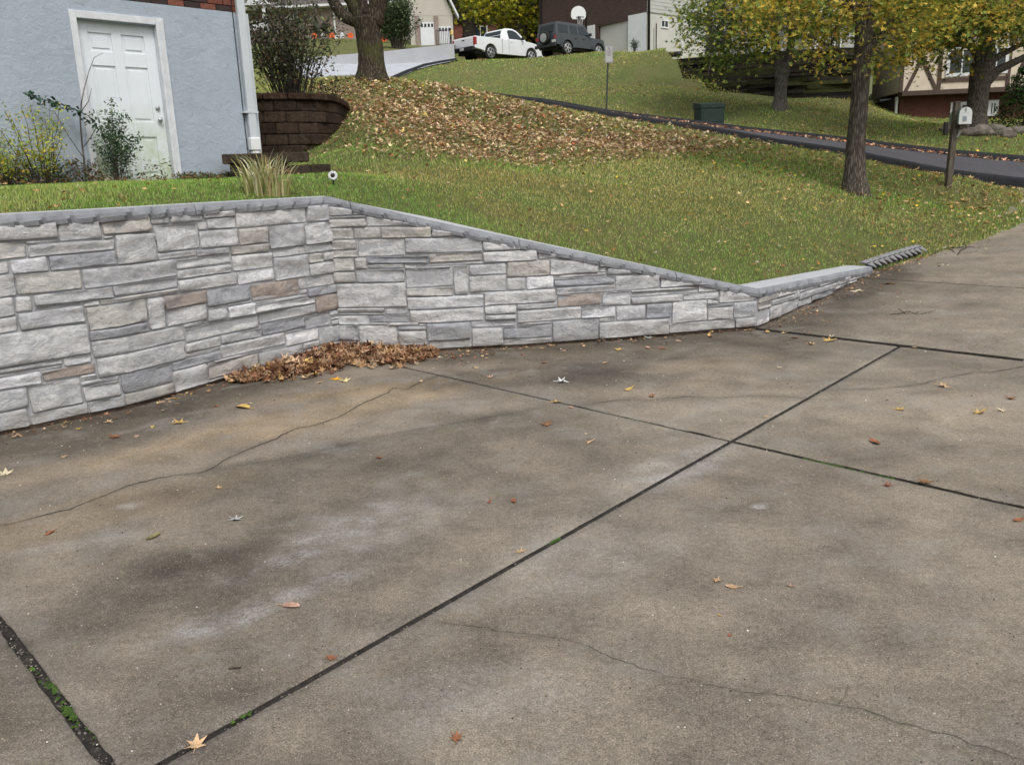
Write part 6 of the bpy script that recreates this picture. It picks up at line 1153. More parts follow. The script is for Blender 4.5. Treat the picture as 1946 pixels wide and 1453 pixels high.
bt.inputs['Color1'].default_value=(.075,.045,.038,1); bt.inputs['Color2'].default_value=(.055,.034,.030,1); bt.inputs['Mortar'].default_value=(.12,.095,.085,1); bt.inputs['Scale'].default_value=1.6; bt.inputs['Mortar Size'].default_value=.015; bt.inputs['Brick Width'].default_value=.5; bt.inputs['Row Height'].default_value=.16
MT['dkbrick']=dkb.fin(bt.outputs['Color'],None,.9,.2)
pale=simple('pale_wall',(.50,.50,.46),.85,.08,1.5,.2,30,.01); wht=simple('white_block',(.66,.68,.70),.8,.06,3,.2,20,.01); gdm=simple('garage_door_white',(.60,.59,.58),.6,.05,3,.05)
uL=FG.uz(1025,50)[0]; zg=FG.uz(1229,30)[1]; ztp=zc0+6.2
g0=FG.uz(1195,70)[0]; g1=FG.uz(1137,70)[0]; w0=FG.uz(1131,70)[0]-.0; w1=FG.uz(1117,70)[0]; zgt=FG.uz(1160,47)[1]; zh=FG.uz(1204,33)[1]
b=MB(); b.box(.0,uL,-6,0,zh,ztp,FG.w); b.build('brick_upper',MT['dkbrick'],h3)
FG.box('brick_lower',w1,uL,zc0-1.5,zh-.002,-6,-.002,MT['dkbrick']); FG.box('brick_lintel',g0,g1,zgt+.05,zh-.003,-1,-.003,MT['dkbrick'])
FG.box('white_pier',.003,g0,zc0-1.5,zh+.12,-1,.07,wht); FG.box('white_pier',w0,w1,zc0-1.5,FG.uz(1124,49)[1],-1,.09,wht); FG.box('door_jamb',g1,w0,zc0-1.5,zh-.004,-1,-.004,MT['dkbrick'])
gd=FG.box('garage_door',g0,g1,zc0-1.2,zgt,-.35,-.22,gdm); k=(zgt-zc0+1.2)/6
for i in range(6):
    for j in range(4):
        uu0=g0+(g1-g0)*j/4; uu1=g0+(g1-g0)*(j+1)/4; b=MB(); b.box(uu0+.08*(1 if g1>g0 else -1),uu1-.08*(1 if g1>g0 else -1),-.23,-.205,zc0-1.2+k*i+.05,zc0-1.2+k*(i+1)-.05,FG.w); o=b.build('panel',gdm,None,bevel=.01); o.parent=gd
uu=FG.uz(1030,25)[0]; FG.box('downspout',uu,uu+.10,zh-1.5,ztp,0,.09,MT['black'])
FG.box('roof',-.5,uL+.5,ztp,ztp+.4,-7,.7,MT['black'])
# cream side
uS=FS.uz(1342,60)[0]; zs1=FS.uz(1283,31)[1]
FS.box('block_wall',.001,uS,zc0-1.5,zs1,-6,-.001,pale); FS.box('siding',.002,uS,zs1+.002,ztp-.01,-6,.04,simple('pale_siding',(.46,.465,.44),.8,.06,2,.1))
for k in range(14): FS.box('clapboard',.004,uS-.002,zs1+.03+k*.2,zs1+.045+k*.2,.04,.052,simple('pale_siding_edge',(.38,.385,.36),.8,.06,2,0) if k==0 else bpy.data.materials['pale_siding_edge'])
for (x0,x1,y0,y1) in [(1255,1270,38,54),(1315,1327,48,62)]: window(FS,FS.uz(x0,46)[0],FS.uz(x1,46)[0],FS.uz((x0+x1)/2,y1)[1],FS.uz((x0+x1)/2,y0)[1],.07,dep=.05)
b=MB(); b.tube([FS.w(.0,.16,zc0-.3),FS.w(.0,.16,ztp+2.)],.075,10); b.build('mast_pipe',MT['black'],h3,True)
u=FS.uz(1246,70)[0]; b=MB(); b.tube([FS.w(u,.05,zc0-.3),FS.w(u,.05,FS.uz(1246,45)[1])],.025,6); b.build('pipe',MT['rubber'],h3); b=MB(); b.tube([FS.w(u-.2,.05,zc0-.3),FS.w(u-.2,.05,FS.uz(1241,54)[1])],.018,6); b.build('pipe',MT['metal'],h3)
p=WP(1206,97,50.5); shrub('small_shrub','small grey-green shrub before the white pier of the garage','shrub',p,.32,.75,14,380,[(srgb(92,108,88),3),(srgb(70,86,64),3)],(.06,.11),LD,.008,1.,seed=81)
# black edging and gravel at the top of the rise
b=MB(); P=[WP(1180,103.5,50),WP(1229,102,49.5),WP(1262,103,48.5),WP(1290,101,44)]
b.tube([p+V(0,0,-.05) for p in P],.14,8); o=b.build('landscape_edging',MT['black'],None,True); tag(o,'black edging strip along the crest below the pale house wall','garden edging')
# pale house behind the timber wall
h4=empty('pale_house',label='pale house with white porch posts half hidden by leaves above the timber wall',cat='house')
P4=WP(1352,100,60.); F4=Fac((P4[0],P4[1],0),-8,h4); z4=float(P4[2])-1.
u4=F4.uz(1640,80)[0]; F4.box('wall',.0,u4,z4,z4+6.5,-6,0,simple('pale_grey_wall',(.36,.36,.36),.8,.1,2,.1)); F4.box('roof',-.6,u4+.6,z4+6.5,z4+6.9,-7,1.2,MT['black'])
for (x0,x1,y0,y1) in [(1360,1378,25,88),(1435,1448,45,92),(1500,1512,40,92),(1560,1572,70,100),(1585,1600,70,100)]: window(F4,F4.uz(x0,60)[0],F4.uz(x1,60)[0],F4.uz((x0+x1)/2,y1)[1],F4.uz((x0+x1)/2,y0)[1],.08,dep=.05)
for px in (1443,1452,1530,1545,1551,1576): u=F4.uz(px,80)[0]; F4.box('porch_post',u-.12,u+.12,z4,z4+4.2,1.,1.25,wht)
# ================================================================== black timber retaining wall, two tiers
tw=empty('timber_wall',label='long two-tier black railroad-tie retaining wall below the pale houses',cat='retaining wall')
MT['tie']=NM('tie'); n=MT['tie']; oi=n.n('ShaderNodeObjectInfo'); co=n.coord((1,1,5)); MT['tie']=n.fin(n.mix(.9,oi.outputs['Color'],n.ramp(n.noise(4,6,.75,co),[(.3,(.35,.35,.35)),(.7,(1.9,1.9,1.8))]),'MULTIPLY'),n.bump(n.noise(12,6,.8,co),1.,.04),.95,.08)
def ties(path,ztop,nrow,th,off):
    path=np.array([p[:2] for p in path]); sl=np.concatenate([[0],np.cumsum(np.linalg.norm(np.diff(path,axis=0),axis=1))])
    for r in range(nrow):
        s=-random.random()*1.2*(r%2)
        while s<sl[-1]:
            e=s+2.4; a0=max(s,0);a1=min(e,sl[-1])
            if a1-a0>.2:
                A=np.array([np.interp(a0,sl,path[:,i]) for i in (0,1)]);B=np.array([np.interp(a1,sl,path[:,i]) for i in (0,1)]); t=B-A; L_=np.linalg.norm(t)
                f=Fac((A[0],A[1],0),math.degrees(math.atan2(t[1],t[0])),tw); z1=ztop-r*th
                if z1>min(gz(*A),gz(*B))-.25:
                    j=random.uniform(-.02,.02); b=MB(); b.box(.006,L_-.006,-.2+j,.0+j,z1-th+.004,z1,f.w); o=b.build('timber',MT['tie'],tw); k=random.uniform(.5,1.6); o.color=(.024*k,.021*k,.017*k,1) if random.random()>.2 else (.035*k,.038*k,.016*k,1)
            s=e
zt1=ZT1; zt2=ZT2
ties([WP(1314,150,37.5),WP(1400,160,36.4),WP(1480,190,35.4),WP(1560,190,35.2),WP(1625,188,35.2),WP(1642,188,35.5)],zt1,9,.15,0)
ties([WP(1260,100,39.7),WP(1312,100,39.2),WP(1400,100,38.6),WP(1500,100,37.8),WP(1600,100,37.4),WP(1650,100,38.)],zt2,15,.15,0)
# fill behind the tiers
b=MB(); A=[WP(1312,148,37.8),WP(1480,150,35.6),WP(1625,150,35.4),WP(1642,150,35.8),WP(1645,150,38.),WP(1600,150,37.6),WP(1500,150,38.),WP(1400,150,38.8),WP(1312,150,39.4)]
b.add([(p[0],p[1],zt1-.05) for p in A],[tuple(range(len(A)))]); b.build('terrace_soil',MT['soil'],tw)
b=MB(); A=[WP(1258,100,39.9),WP(1312,100,39.4),WP(1400,150,38.8),WP(1500,150,38.),WP(1600,150,37.6),WP(1650,150,38.),WP(1652,100,52),WP(1258,100,52)]
b.add([(p[0],p[1],zt2-.05 if i<6 else zt2+1.3) for i,p in enumerate(A)],[tuple(range(len(A)))]); b.build('terrace_lawn',MT['lawn'],tw)
# ================================================================== basketball hoop
Yb=52.5; pb=WP(1114,98,Yb); bh=empty('basketball_hoop',tuple(pb),label='white fan-shaped basketball backboard on a black pole behind the off-roader',cat='basketball hoop')
b=MB(); b.tube([pb-V(0,0,.4),WP(1114,30,Yb),WP(1111,24,Yb-.25)],.06,10); b.build('pole',MT['black'],bh,True)
fh=Fac(WP(1099,36,Yb-.5),8,bh); c0,cz_=fh.uz(1099,24); rr_=abs(fh.uz(1113,30)[0]-fh.uz(1085,30)[0])/2; zb_=fh.uz(1099,37)[1]; zt_=fh.uz(1099,12)[1]
pl=[(c0-rr_*.82,zb_),(c0+rr_*.82,zb_),(c0+rr_,zb_+.12)]+[(c0+rr_*math.cos(a),zb_+.3+(zt_-zb_-.3)*math.sin(a)) for a in np.linspace(0,math.pi,13)]+[(c0-rr_,zb_+.12)]
fh.poly('backboard',pl,0,.04,MT['white']); b=MB(); 
cc=[fh.w(c0+.03+.225*math.cos(a),.3+.225*math.sin(a),zb_+.06) for a in np.linspace(0,2*math.pi,17)]; b.tube(cc,.012,5,False); b.box(c0-.06,c0+.12,.04,.1,zb_,zb_+.14,fh.w); b.build('rim',MT['black'],bh)
b=MB()
for i in range(10):
    a=2*math.pi*i/10; b.tube([fh.w(c0+.03+.225*math.cos(a),.3+.225*math.sin(a),zb_+.06),fh.w(c0+.03+.15*math.cos(a+.3),.3+.15*math.sin(a+.3),zb_-.15),fh.w(c0+.03+.12*math.cos(a),.3+.12*math.sin(a),zb_-.35)],.008,3,False)
b.build('net',MT['white'],bh)
# ================================================================== street sign
ps=WP(1151,217,31.0); ps[2]=gz(ps[0],ps[1])-.0; sg=empty('street_sign',tuple(ps),label='small grey-backed notice sign on a thin post at the far kerb',cat='sign')
top=WP(1157.5,86,31.0); b=MB(); b.tube([ps-V(0,0,.3),ps*.0+np.array([(ps[0]+top[0])/2,31.0,(ps[2]+top[2])/2]),WP(1156.5,92,31.0)],.028,6); b.build('post',simple('green_post',(.045,.055,.05),.7,.2,10,.1),sg)
fs_=Fac(WP(1149,120,30.95),0,sg); u0,_=fs_.uz(1149.5,105); u1,_=fs_.uz(1164.5,105); _,z0=fs_.uz(1157,120); _,z1=fs_.uz(1157,87)
pl_=fs_.box('plate',u0,u1,z0,z1,.03,.045,simple('sign_face',(.42,.42,.42),.5,.06,6,0),bevel=.0)
def mark(x0,x1,a,b2,m): 
    b=MB(); b.box(u0+(u1-u0)*x0,u0+(u1-u0)*x1,.0455,.049,z0+(z1-z0)*a,z0+(z1-z0)*b2,fs_.w); o=b.build('marking',m,None); o.parent=pl_
mg=simple('sign_print',(.16,.16,.17),.6,.1,5,0)
for q in [(.05,.95,.965,.98),(.05,.08,.03,.98),(.92,.95,.03,.98),(.05,.95,.03,.045),(.42,.50,.78,.92),(.52,.60,.72,.86),(.18,.82,.66,.69),(.25,.75,.58,.605),(.22,.78,.50,.525),(.28,.72,.42,.445)]: mark(*q,mg)
# ================================================================== green utility box
gb=empty('utility_box',tuple(hit(1360,238)),label='dark green metal utility box on the grass beyond the street',cat='utility box')
Pg=WP(1332,235,29.0); zg0=gz(Pg[0],Pg[1]+.1); gm=simple('utility_green',(.014,.030,.024),.6,.15,4,.1,40,.004)
FGb=Fac((Pg[0],Pg[1],0),10,gb); uF=FGb.uz(1377,215)[0]; zt=FGb.uz(1350,196.5)[1]
b=MB(); b.box(0,uF,-.62,0,zg0-.15,zt-.14,FGb.w); b.build('cabinet',gm,gb,bevel=.02)
b=MB(); b.prism([(-.02,zt-.14),(uF+.02,zt-.14),(uF+.02,zt-.02),(-.02,zt-.02)],-.64,.02,FGb.w); v=[FGb.w(-.02,.02,zt-.02),FGb.w(uF+.02,.02,zt-.02),FGb.w(uF+.02,-.64,zt+.07),FGb.w(-.02,-.64,zt+.07),FGb.w(-.02,-.64,zt-.02),FGb.w(uF+.02,-.64,zt-.02)]
b.add(v,[(0,1,2,3),(0,3,4),(1,5,2),(3,2,5,4),(0,4,5,1)]); lid=b.build('lid',gm,gb,bevel=.0)
b=MB(); b.box(.08,uF-.08,.0,.012,zg0+.08,zt-.2,FGb.w); o=b.build('door_panel',gm,gb,bevel=.008)
ory=simple('orange_print',(.55,.26,.08),.6,.1,5,0); uu=FGb.uz(1346,203)[0]; zz=FGb.uz(1350,205)[1]
b=MB()
for k,sh in enumerate(['1','0','1']):   # stencilled figures on the front
    x=uu+k*.085
    if sh=='1': b.box(x+.02,x+.038,.012,.016,zz,zz+.11,FGb.w)
    else: b.box(x,x+.014,.012,.016,zz,zz+.11,FGb.w); b.box(x+.045,x+.059,.012,.016,zz,zz+.11,FGb.w); b.box(x+.014,x+.045,.012,.016,zz,zz+.014,FGb.w); b.box(x+.014,x+.045,.012,.016,zz+.096,zz+.11,FGb.w)
b.build('stencil_marking',ory,gb)
b=MB(); b.box(-.12,uF+.12,-.75,.14,zg0-.12,zg0+.02,FGb.w); b.build('pad',simple('pad_concrete',(.24,.24,.23),.9,.2,8,.2),gb,bevel=.01)
# ================================================================== mailbox
pm=WP(1802,346,15.7); pm[2]=gz(pm[0],pm[1]); mb=empty('mailbox',tuple(pm),label='grey-white mailbox on a leaning weathered wooden post beside the street',cat='mailbox')
wood=simple('weathered_wood',(.105,.09,.07),.95,.5,6,.6,60,.01,stretch=(6,6,1)); ym=15.7
def PM(px,py,dy=0): return WP(px,py,ym+dy)
b=MB(); A=PM(1802,346)-V(0,0,.25); B=PM(1819,193)
ax_=V(1,0,0)*.05; ay=V(0,1,0)*.05; v=[A-ax_-ay,A+ax_-ay,A+ax_+ay,A-ax_+ay,B-ax_-ay,B+ax_-ay,B+ax_+ay,B-ax_+ay]; b.add(v,[(0,3,2,1),(4,5,6,7),(0,1,5,4),(1,2,6,5),(2,3,7,6),(3,0,4,7)]); b.build('post',wood,mb,bevel=.008)
C0=PM(1832,222,-.12); hd=math.radians(-97); dx=V(math.cos(hd),math.sin(hd),0); dy=V(-math.sin(hd),math.cos(hd),0)   # door faces along dx, right and towards the viewer
def mbx(x,y,z): return tuple(C0+dx*x+dy*y+V(0,0,z))
rM=.100; P=[(-rM,-.12),(rM,-.12),(rM,.05)]+[(rM*math.cos(a),.05+rM*math.sin(a)) for a in np.linspace(0,math.pi,11)][1:-1]+[(-rM,.05)]
mwh=simple('mailbox_paint',(.60,.63,.63),.45,.12,10,.1); mgr=simple('mailbox_green',(.20,.27,.24),.5,.2,8,.1)
def loft(x0,x1,s0,s1,mat,name,par): 
    b=MB(); n_=len(P); b.add([mbx(x0,y*s0,z*s0) for y,z in P]+[mbx(x1,y*s1,z*s1) for y,z in P],[tuple(range(n_)),tuple(range(2*n_-1,n_-1,-1))]+[(i,(i+1)%n_,n_+(i+1)%n_,n_+i) for i in range(n_)]); o=b.build(name,mat,None); 
    if par.type=='EMPTY': keepw(o,par)
    else: o.parent=par
    return o
bx_=loft(-.40,.06,1.,1.,mgr,'box',mb); dr=loft(.06,.075,1.07,1.07,mwh,'door',mb); 
b=MB(); b.box(.0,.001,0,.001,0,.001)
b=MB(); b.add([mbx(.0765,y,z) for y,z in [(-.05,-.08),(.02,-.08),(.02,.005),(-.05,.005)]]+[mbx(.079,y,z) for y,z in [(-.05,-.08),(.02,-.08),(.02,.005),(-.05,.005)]],[(0,1,2,3),(4,5,6,7),(0,1,5,4),(1,2,6,5),(2,3,7,6),(3,0,4,7)]); o=b.build('sticker',simple('sticker_grey',(.25,.29,.34),.6,.2,8,0),None); o.parent=dr
b=MB(); b.tube([mbx(.08,0,.10),mbx(.10,0,.155)],.012,6); o=b.build('latch',mwh,None); o.parent=dr
b=MB(); b.add([mbx(x,y,z) for z in(-.20,-.105) for x,y in [(-.30,-.06),(.02,-.06),(.02,.06),(-.30,.06)]],[(0,3,2,1),(4,5,6,7),(0,1,5,4),(1,2,6,5),(2,3,7,6),(3,0,4,7)]); b.build('bracket',wood,mb,bevel=.005)
b=MB(); A=PM(1812,262)+V(.03,-.06,0); B=np.array(mbx(-.02,0,-.19)); b.tube([A,B],.022,4); b.build('brace',simple('grey_wood',(.28,.27,.25),.9,.3,8,.3),mb)
b=MB(); b.box(pm[0]-.16,pm[0]-.10,pm[1]-.03,pm[1]+.04,pm[2]+1.0-.1,pm[2]+1.13,None); b.build('paper_slot',MT['black'],mb,bevel=.01)
# ================================================================== pale concrete wall, side road and far house
MT['cwall']=simple('smooth_concrete',(.40,.41,.44),.85,.08,1.2,.2,20,.01)
cw=empty('concrete_wall',label='long pale concrete retaining wall rising toward the white pickup',cat='retaining wall')
cp_=[(560,112,152,43.5),(640,105,146,43.8),(733,97.5,142,44.2),(800,90,129,45.),(863,83.5,122,46.)]
for (a,b2) in zip(cp_[:-1],cp_[1:]):
    A=WP(a[0],a[1],a[3]);B=WP(b2[0],b2[1],b2[3]); t=(B-A)[:2]; L_=np.linalg.norm(t); f=Fac((A[0],A[1],0),math.degrees(math.atan2(t[1],t[0])),cw)
    m=MB(); za=A[2];zb_=B[2]; m.add([f.w(0,0,za-3),f.w(L_,0,zb_-3),f.w(L_,-.25,zb_-3),f.w(0,-.25,za-3),f.w(0,0,za),f.w(L_,0,zb_),f.w(L_,-.25,zb_),f.w(0,-.25,za)],[(0,3,2,1),(4,5,6,7),(0,1,5,4),(1,2,6,5),(2,3,7,6),(3,0,4,7)]); m.build('wall_section',MT['cwall'],cw)
# ground held up behind the wall
b=MB(); A=[WP(560,112,43.8),WP(640,105,44.1),WP(733,97.5,44.5),WP(800,90,45.3),WP(863,84,46.3)]; B=[WP(540,76,66),WP(640,74,66),WP(735,78,62),WP(800,87,57),WP(870,84,54)]
n_=5; b.add([(p[0],p[1],p[2]-.06) for p in A]+[(p[0],p[1],p[2]) for p in B],[(i,i+1,n_+i+1,n_+i) for i in range(4)]); o=b.build('upper_lawn',MT['lawn'],None); o['kind']='structure'
def sheet(name,px,mat,dz): 
    P=np.array([WP(*q) for q in px]); Z=groundz(P[:,0],P[:,1])+dz; b=MB(); b.add(np.c_[P[:,:2],Z],[tuple(range(len(P)))]); o=b.build(name,mat,None); o['kind']='structure'; return o
pav=MT['cwall']
# side road sheet following the ground
us_=np.linspace(0,1,14); L1=[WP(*q) for q in [(590,160,38),(680,152,39.),(735,148,40.5),(790,134,42.8),(864,122.5,45.2)]]; L2=[WP(*q) for q in [(560,140,43.9),(640,140,44.),(733,140,44.4),(800,125,45.4),(880,115,49)]]
def lp(L,t): 
    i=min(int(t*(len(L)-1)),len(L)-2); f=t*(len(L)-1)-i; return L[i]*(1-f)+L[i+1]*f
vs=[];fs=[]
for i in range(29):
    for j in range(8): p=lp(L1,i/28)*(1-j/7)+lp(L2,i/28)*j/7; vs.append((p[0],p[1],gz(p[0],p[1])+.05))
    if i: 
        for j in range(7): k=(i-1)*8+j; fs.append((k,k+1,k+9,k+8))
tag(mk('side_road',vs,fs,simple('light_concrete',(.38,.40,.43),.85,.1,2,.2),smooth=True),kind='structure')
b=MB(); P=[]
for q in [(733,149,40.2),(750,143,41.3),(775,136,42.4),(805,128.5,43.6),(835,123,44.6),(866,119,45.6)]: p=WP(*q); P.append(p+V(0,0,gz(p[0],p[1])-p[2]+.05))
b.tube(P,.11,8); o=b.build('road_curb',MT['curb'],None,True); o['kind']='structure'
# iron railing + lamp
rl=empty('iron_railing',label='short black iron railing on top of the concrete wall by the garage',cat='railing')
for i in range(9): p=WP(830+i*3.4,88-i*.35,46.3); b=MB(); b.tube([p-V(0,0,.1),p+V(0,0,.78)],.014 if i<8 else .05,5); b.build('bar' if i<8 else 'post',MT['black'],rl)
for h in(.08,.72): b=MB(); b.tube([WP(830,88,46.3)+V(0,0,h),WP(857.5,85.2,46.3)+V(0,0,h)],.014,5); b.build('rail',MT['black'],rl)
p=WP(858.5,63,46.2); b=MB(); b.tube([p-V(0,0,.12),p-V(0,0,.08),p+V(0,0,.10),p+V(0,0,.15)],[.03,.08,.08,.02],8); o=b.build('lantern',simple('lantern_glass',(.70,.52,.18),.4,.1,5,0),None); tag(o,'small yellow glass lantern on the railing end post','lantern')
h5=empty('ranch_house',label='far brick ranch house with white porch column and beige garage gable',cat='house')
Pr=WP(478,80,70.); FR=Fac((Pr[0],Pr[1],0),-3,h5); zr=float(Pr[2]); pbr=simple('pale_brick',(.27,.215,.19),.9,.22,6,.3,30,.02); rsh=simple('grey_shingle',(.17,.155,.155),.9,.15,4,.3)
ur=FR.uz(790,60)[0]; zw=FR.uz(600,12)[1]; FR.box('brick_wall',0,ur,zr-2.5,zw,-8,0,pbr)
FR.poly('roof',[(-.8,zw+.001),(ur+.8,zw+.001),(ur-2,zw+3.4),(2.,zw+3.4)],-4,.7,rsh); FR.box('eave',-.8,ur+.8,zw-.16,zw,.002,.75,wht)
def frb(nm,x0,y0,x1,y1,d0,d1,m): FR.box(nm,FR.uz(x0,(y0+y1)/2)[0],FR.uz(x1,(y0+y1)/2)[0],FR.uz((x0+x1)/2,y1)[1],FR.uz((x0+x1)/2,y0)[1],d0,d1,m)
frb('porch_recess',488,16,509,52,.0,.03,simple('porch_dark',(.05,.035,.03),.8,.2,4,0)); frb('porch_door',492,20,506,45,.03,.08,simple('door_brown',(.20,.08,.03),.5,.2,4,0)); frb('porch_column',509,12,516,66,.9,1.2,wht); frb('porch_railing',480,45,509,62,1.,1.06,wht)
a0=FR.uz(474,10)[0];a1=FR.uz(524,10)[0]; zz0=FR.uz(500,16)[1]; FR.poly('porch_gable',[(a0,zz0),(a1,zz0),(a1-.3,zz0+.25),((a0+a1)/2,zz0+1.9),(a0+.3,zz0+.25)],.8,1.4,wht)
for (x0,x1,y0,y1) in [(549,566,15,38),(655,668,12,30)]: window(FR,FR.uz(x0,25)[0],FR.uz(x1,25)[0],FR.uz((x0+x1)/2,y1)[1],FR.uz((x0+x1)/2,y0)[1],.12,wht,dep=.06)
for (x0,x1) in [(541,548),(567,574),(576,582)]: frb('shutter',x0,14,x1,38,.0,.05,simple('shutter_dark',(.05,.03,.03),.7,.1,4,0) if 'shutter_dark' not in bpy.data.materials else bpy.data.materials['shutter_dark'])
frb('downspout',635,24,638,73,.0,.1,wht)
# beige garage gable
Pq=WP(782,92,57.); FQ=Fac((Pq[0],Pq[1],0),8,h5); bei=simple('beige_siding',(.46,.44,.385),.85,.05,2,.1); uq=FQ.uz(862,70)[0]; zq=float(Pq[2])
zq0=FQ.uz(862,30)[1]; FQ.box('garage_wall',0,uq,zq-2,zq0,-7,0,bei); FQ.poly('gable',[(-.1,zq0+.001),(uq+.02,zq0+.001),(uq*.45,zq0+3.6),(-.1,zq0+1.8)],-7,.01,bei); FQ.poly('gable_trim',[(uq+.35,zq0-.25),(uq+.35,zq0-.02),(uq*.45,zq0+3.85),(uq*.45,zq0+3.6)],-.2,.35,wht)
for (x0,x1,y0,y1) in [(799,825,43,92),(833,857,51,92)]:
    u0,u1=FQ.uz(x0,60)[0],FQ.uz(x1,60)[0]; z0=FQ.uz(x0,y1)[1]-.6; z1=FQ.uz((x0+x1)/2,y0)[1]; g_=FQ.box('garage_door',u0,u1,z0,z1,.01,.06,wht)
    for k in range(4): b=MB(); w=(u1-u0)/4; b.box(u0+w*k+.04,u0+w*(k+1)-.04,.055,.07,z1-.28,z1-.08,FQ.w); o=b.build('pane',MT['darkglass'],None); o.parent=g_
for x in(790,826): u0=FQ.uz(x,70)[0]; FQ.box('brick_pier',u0,u0+.28,zq-2,zq0,.012,.1,pbr)
# red brick house and dark car roof between the far trees
h6=empty('red_brick_house',label='low red brick house far behind the white pickup',cat='house'); Pz=WP(862,95,88.); Fz=Fac((Pz[0],Pz[1],0),-2,h6); Fz.box('wall',0,9.5,Pz[2]-1,Pz[2]+2.6,-6,0,simple('far_red_brick',(.17,.06,.045),.9,.3,3,.2)); Fz.poly('roof',[(-.5,Pz[2]+2.6),(10,Pz[2]+2.6),(8.5,Pz[2]+4.2),(1,Pz[2]+4.2)],-5,.4,MT['black'])
window(Fz,2.,3.4,Pz[2]+.9,Pz[2]+2.1,.1,dep=.05); window(Fz,6,7.4,Pz[2]+.9,Pz[2]+2.1,.1,dep=.05)
p=WP(926,66,64.); c2=empty('parked_car',(p[0],p[1],p[2]-.9),math.radians(5),label='dark purple car whose roof shows above the white pickup cab',cat='car'); mcp=simple('car_purple',(.07,.055,.085),.35,.05,3,0,spec=.5)
body(c2,'body',[(0,.3),(0,.8),(.1,.95),(.5,1.0),(.9,1.42),(1.8,1.5),(2.5,1.45),(3.2,1.02),(4.2,.9),(4.4,.4)]+arch(3.5,.38,.3)+arch(.85,.38,.3),lambda z:.86-.25*max(0,z-.9),mcp,bev=.04)
for s in(-1,1): wheel(c2,.85,s*.74,.32); wheel(c2,3.5,s*.74,.32); slabp(c2,'side_window',[(.75,1.05),(1.05,1.38),(2.4,1.4),(2.95,1.06)],(lambda z,s=s:s*(.86-.25*max(0,z-.9))),.01,MT['darkglass'])
# pumpkins and white stakes along the far lawn
MT['pump']=simple('pumpkin_orange',(.72,.12,.03),.6,.12,8,.05)
def deco(px,py,kind,lab):
    p=WP(px,py+4.5,60.); p[2]=WP(px,py+4.5,60.)[2]; r=.17
    o=empty('pumpkin_stake' if kind else 'ghost_stake',tuple(p),label=lab,cat='lawn decoration',group='halloween lawn decorations')
    b=MB(); b.tube([p-V(0,0,.15),p+V(0,0,.12)],.012,5); b.build('stake',MT['rubber'],o)
    f=Fac((p[0],p[1],0),0,o); 
    if kind: pl=[(r*1.15*math.cos(a)*(1+.06*math.cos(5*a)),p[2]+.28+r*math.sin(a)) for a in np.linspace(0,2*math.pi,20)[:-1]]
    else: pl=[(-.12,p[2]+.1),(-.05,p[2]+.15),(.02,p[2]+.1),(.1,p[2]+.15),(.13,p[2]+.3),(.06,p[2]+.46),(-.05,p[2]+.47),(-.12,p[2]+.34)]
    f.poly('figure',pl,0,.04,MT['pump'] if kind else wht,o)
    for dx_ in(-.06,.05): b=MB(); b.box(dx_-.02,dx_+.02,.04,.045,p[2]+.30,p[2]+.35,f.w); b.build('eye',MT['black'],o)
deco(598,72.6,1,'orange pumpkin yard decoration, leftmost, before the dark bush'); deco(615,73,0,'white ghost yard decoration right of the leftmost pumpkin'); deco(632,72,1,'orange pumpkin yard decoration by the white downspout')
deco(641,73,0,'thin white ghost yard decoration just right of the downspout'); deco(651,72,0,'white ghost yard decoration between two pumpkins'); deco(667,72,1,'orange pumpkin yard decoration just left of the big trunk'); deco(731,79,1,'orange pumpkin before the cone evergreen, right of the big trunk')
p=WP(612,72,63.); shrub('dark_bush','dark rounded bush in front of the far brick ranch house','bush',p,.8,1.2,20,1600,[(srgb(44,48,40),3),(srgb(60,56,50),2)],(.08,.15),LD,.01,1.,seed=91)
# ================================================================== loose leaves on the driveway
def dleaf(px,py,size,colr,label,kind='maple',sd=1,group=None,tilt=.15,stem=True,turn=None):
    """size in photo pixels"""
    p=hit(px,py,True); D=np.linalg.norm(p-CP); s=size/F*D*(1.25 if p[1]>4 else 1.05); tv,tf=leaf_poly(kind,sd); r=random.Random(sd*7+int(px)); a=r.uniform(0,6.28) if turn is None else turn; ca,sa=math.cos(a),math.sin(a)
    v=tv*s*V(1,1,.9); v=np.c_[v[:,0]*ca-v[:,1]*sa,v[:,0]*sa+v[:,1]*ca,v[:,2]+tilt*(v[:,0])*r.uniform(-1,1)]; v[:,2]-=v[:,2].min()-.003; v+=p
    nv=len(v); v=np.r_[v,v-V(0,0,.0012)]; f=[tuple(q) for q in tf.tolist()]+[(q[0]+nv,q[2]+nv,q[1]+nv) for q in tf.tolist()]+[(i,i%(nv-1)+1,i%(nv-1)+1+nv,i+nv) for i in range(1,nv)]
    if stem:
        q=v[1]; dd=q-v[0]; dd[2]=0; dd/=np.linalg.norm(dd)+1e-9; b=MB(); b.tube([v[0]+V(0,0,.001),q+V(0,0,.001),q+dd*s*.35+V(0,0,.004)],.0012*max(1,D/3),4); k=len(v); v=np.r_[v,np.array(b.v)]; f+=[tuple(i+k for i in g) for g in b.f]
    c=np.tile(np.array(colr),(len(v),1))*(np.array([r.uniform(.75,1.15) for _ in range(len(v))])[:,None]); 
    o=mk('fallen_leaf',v-p,f,MT['leaf'],None,False,c); o.location=tuple(p); tag(o,label,'leaf',group); return o
TAN=srgb(196,164,128);ORG=srgb(148,98,70);BRN=srgb(134,98,68);PAL_=srgb(214,200,170);YEL=srgb(192,162,98);GRY=srgb(176,180,176);PNK=srgb(186,150,132);OLV=srgb(128,120,84)
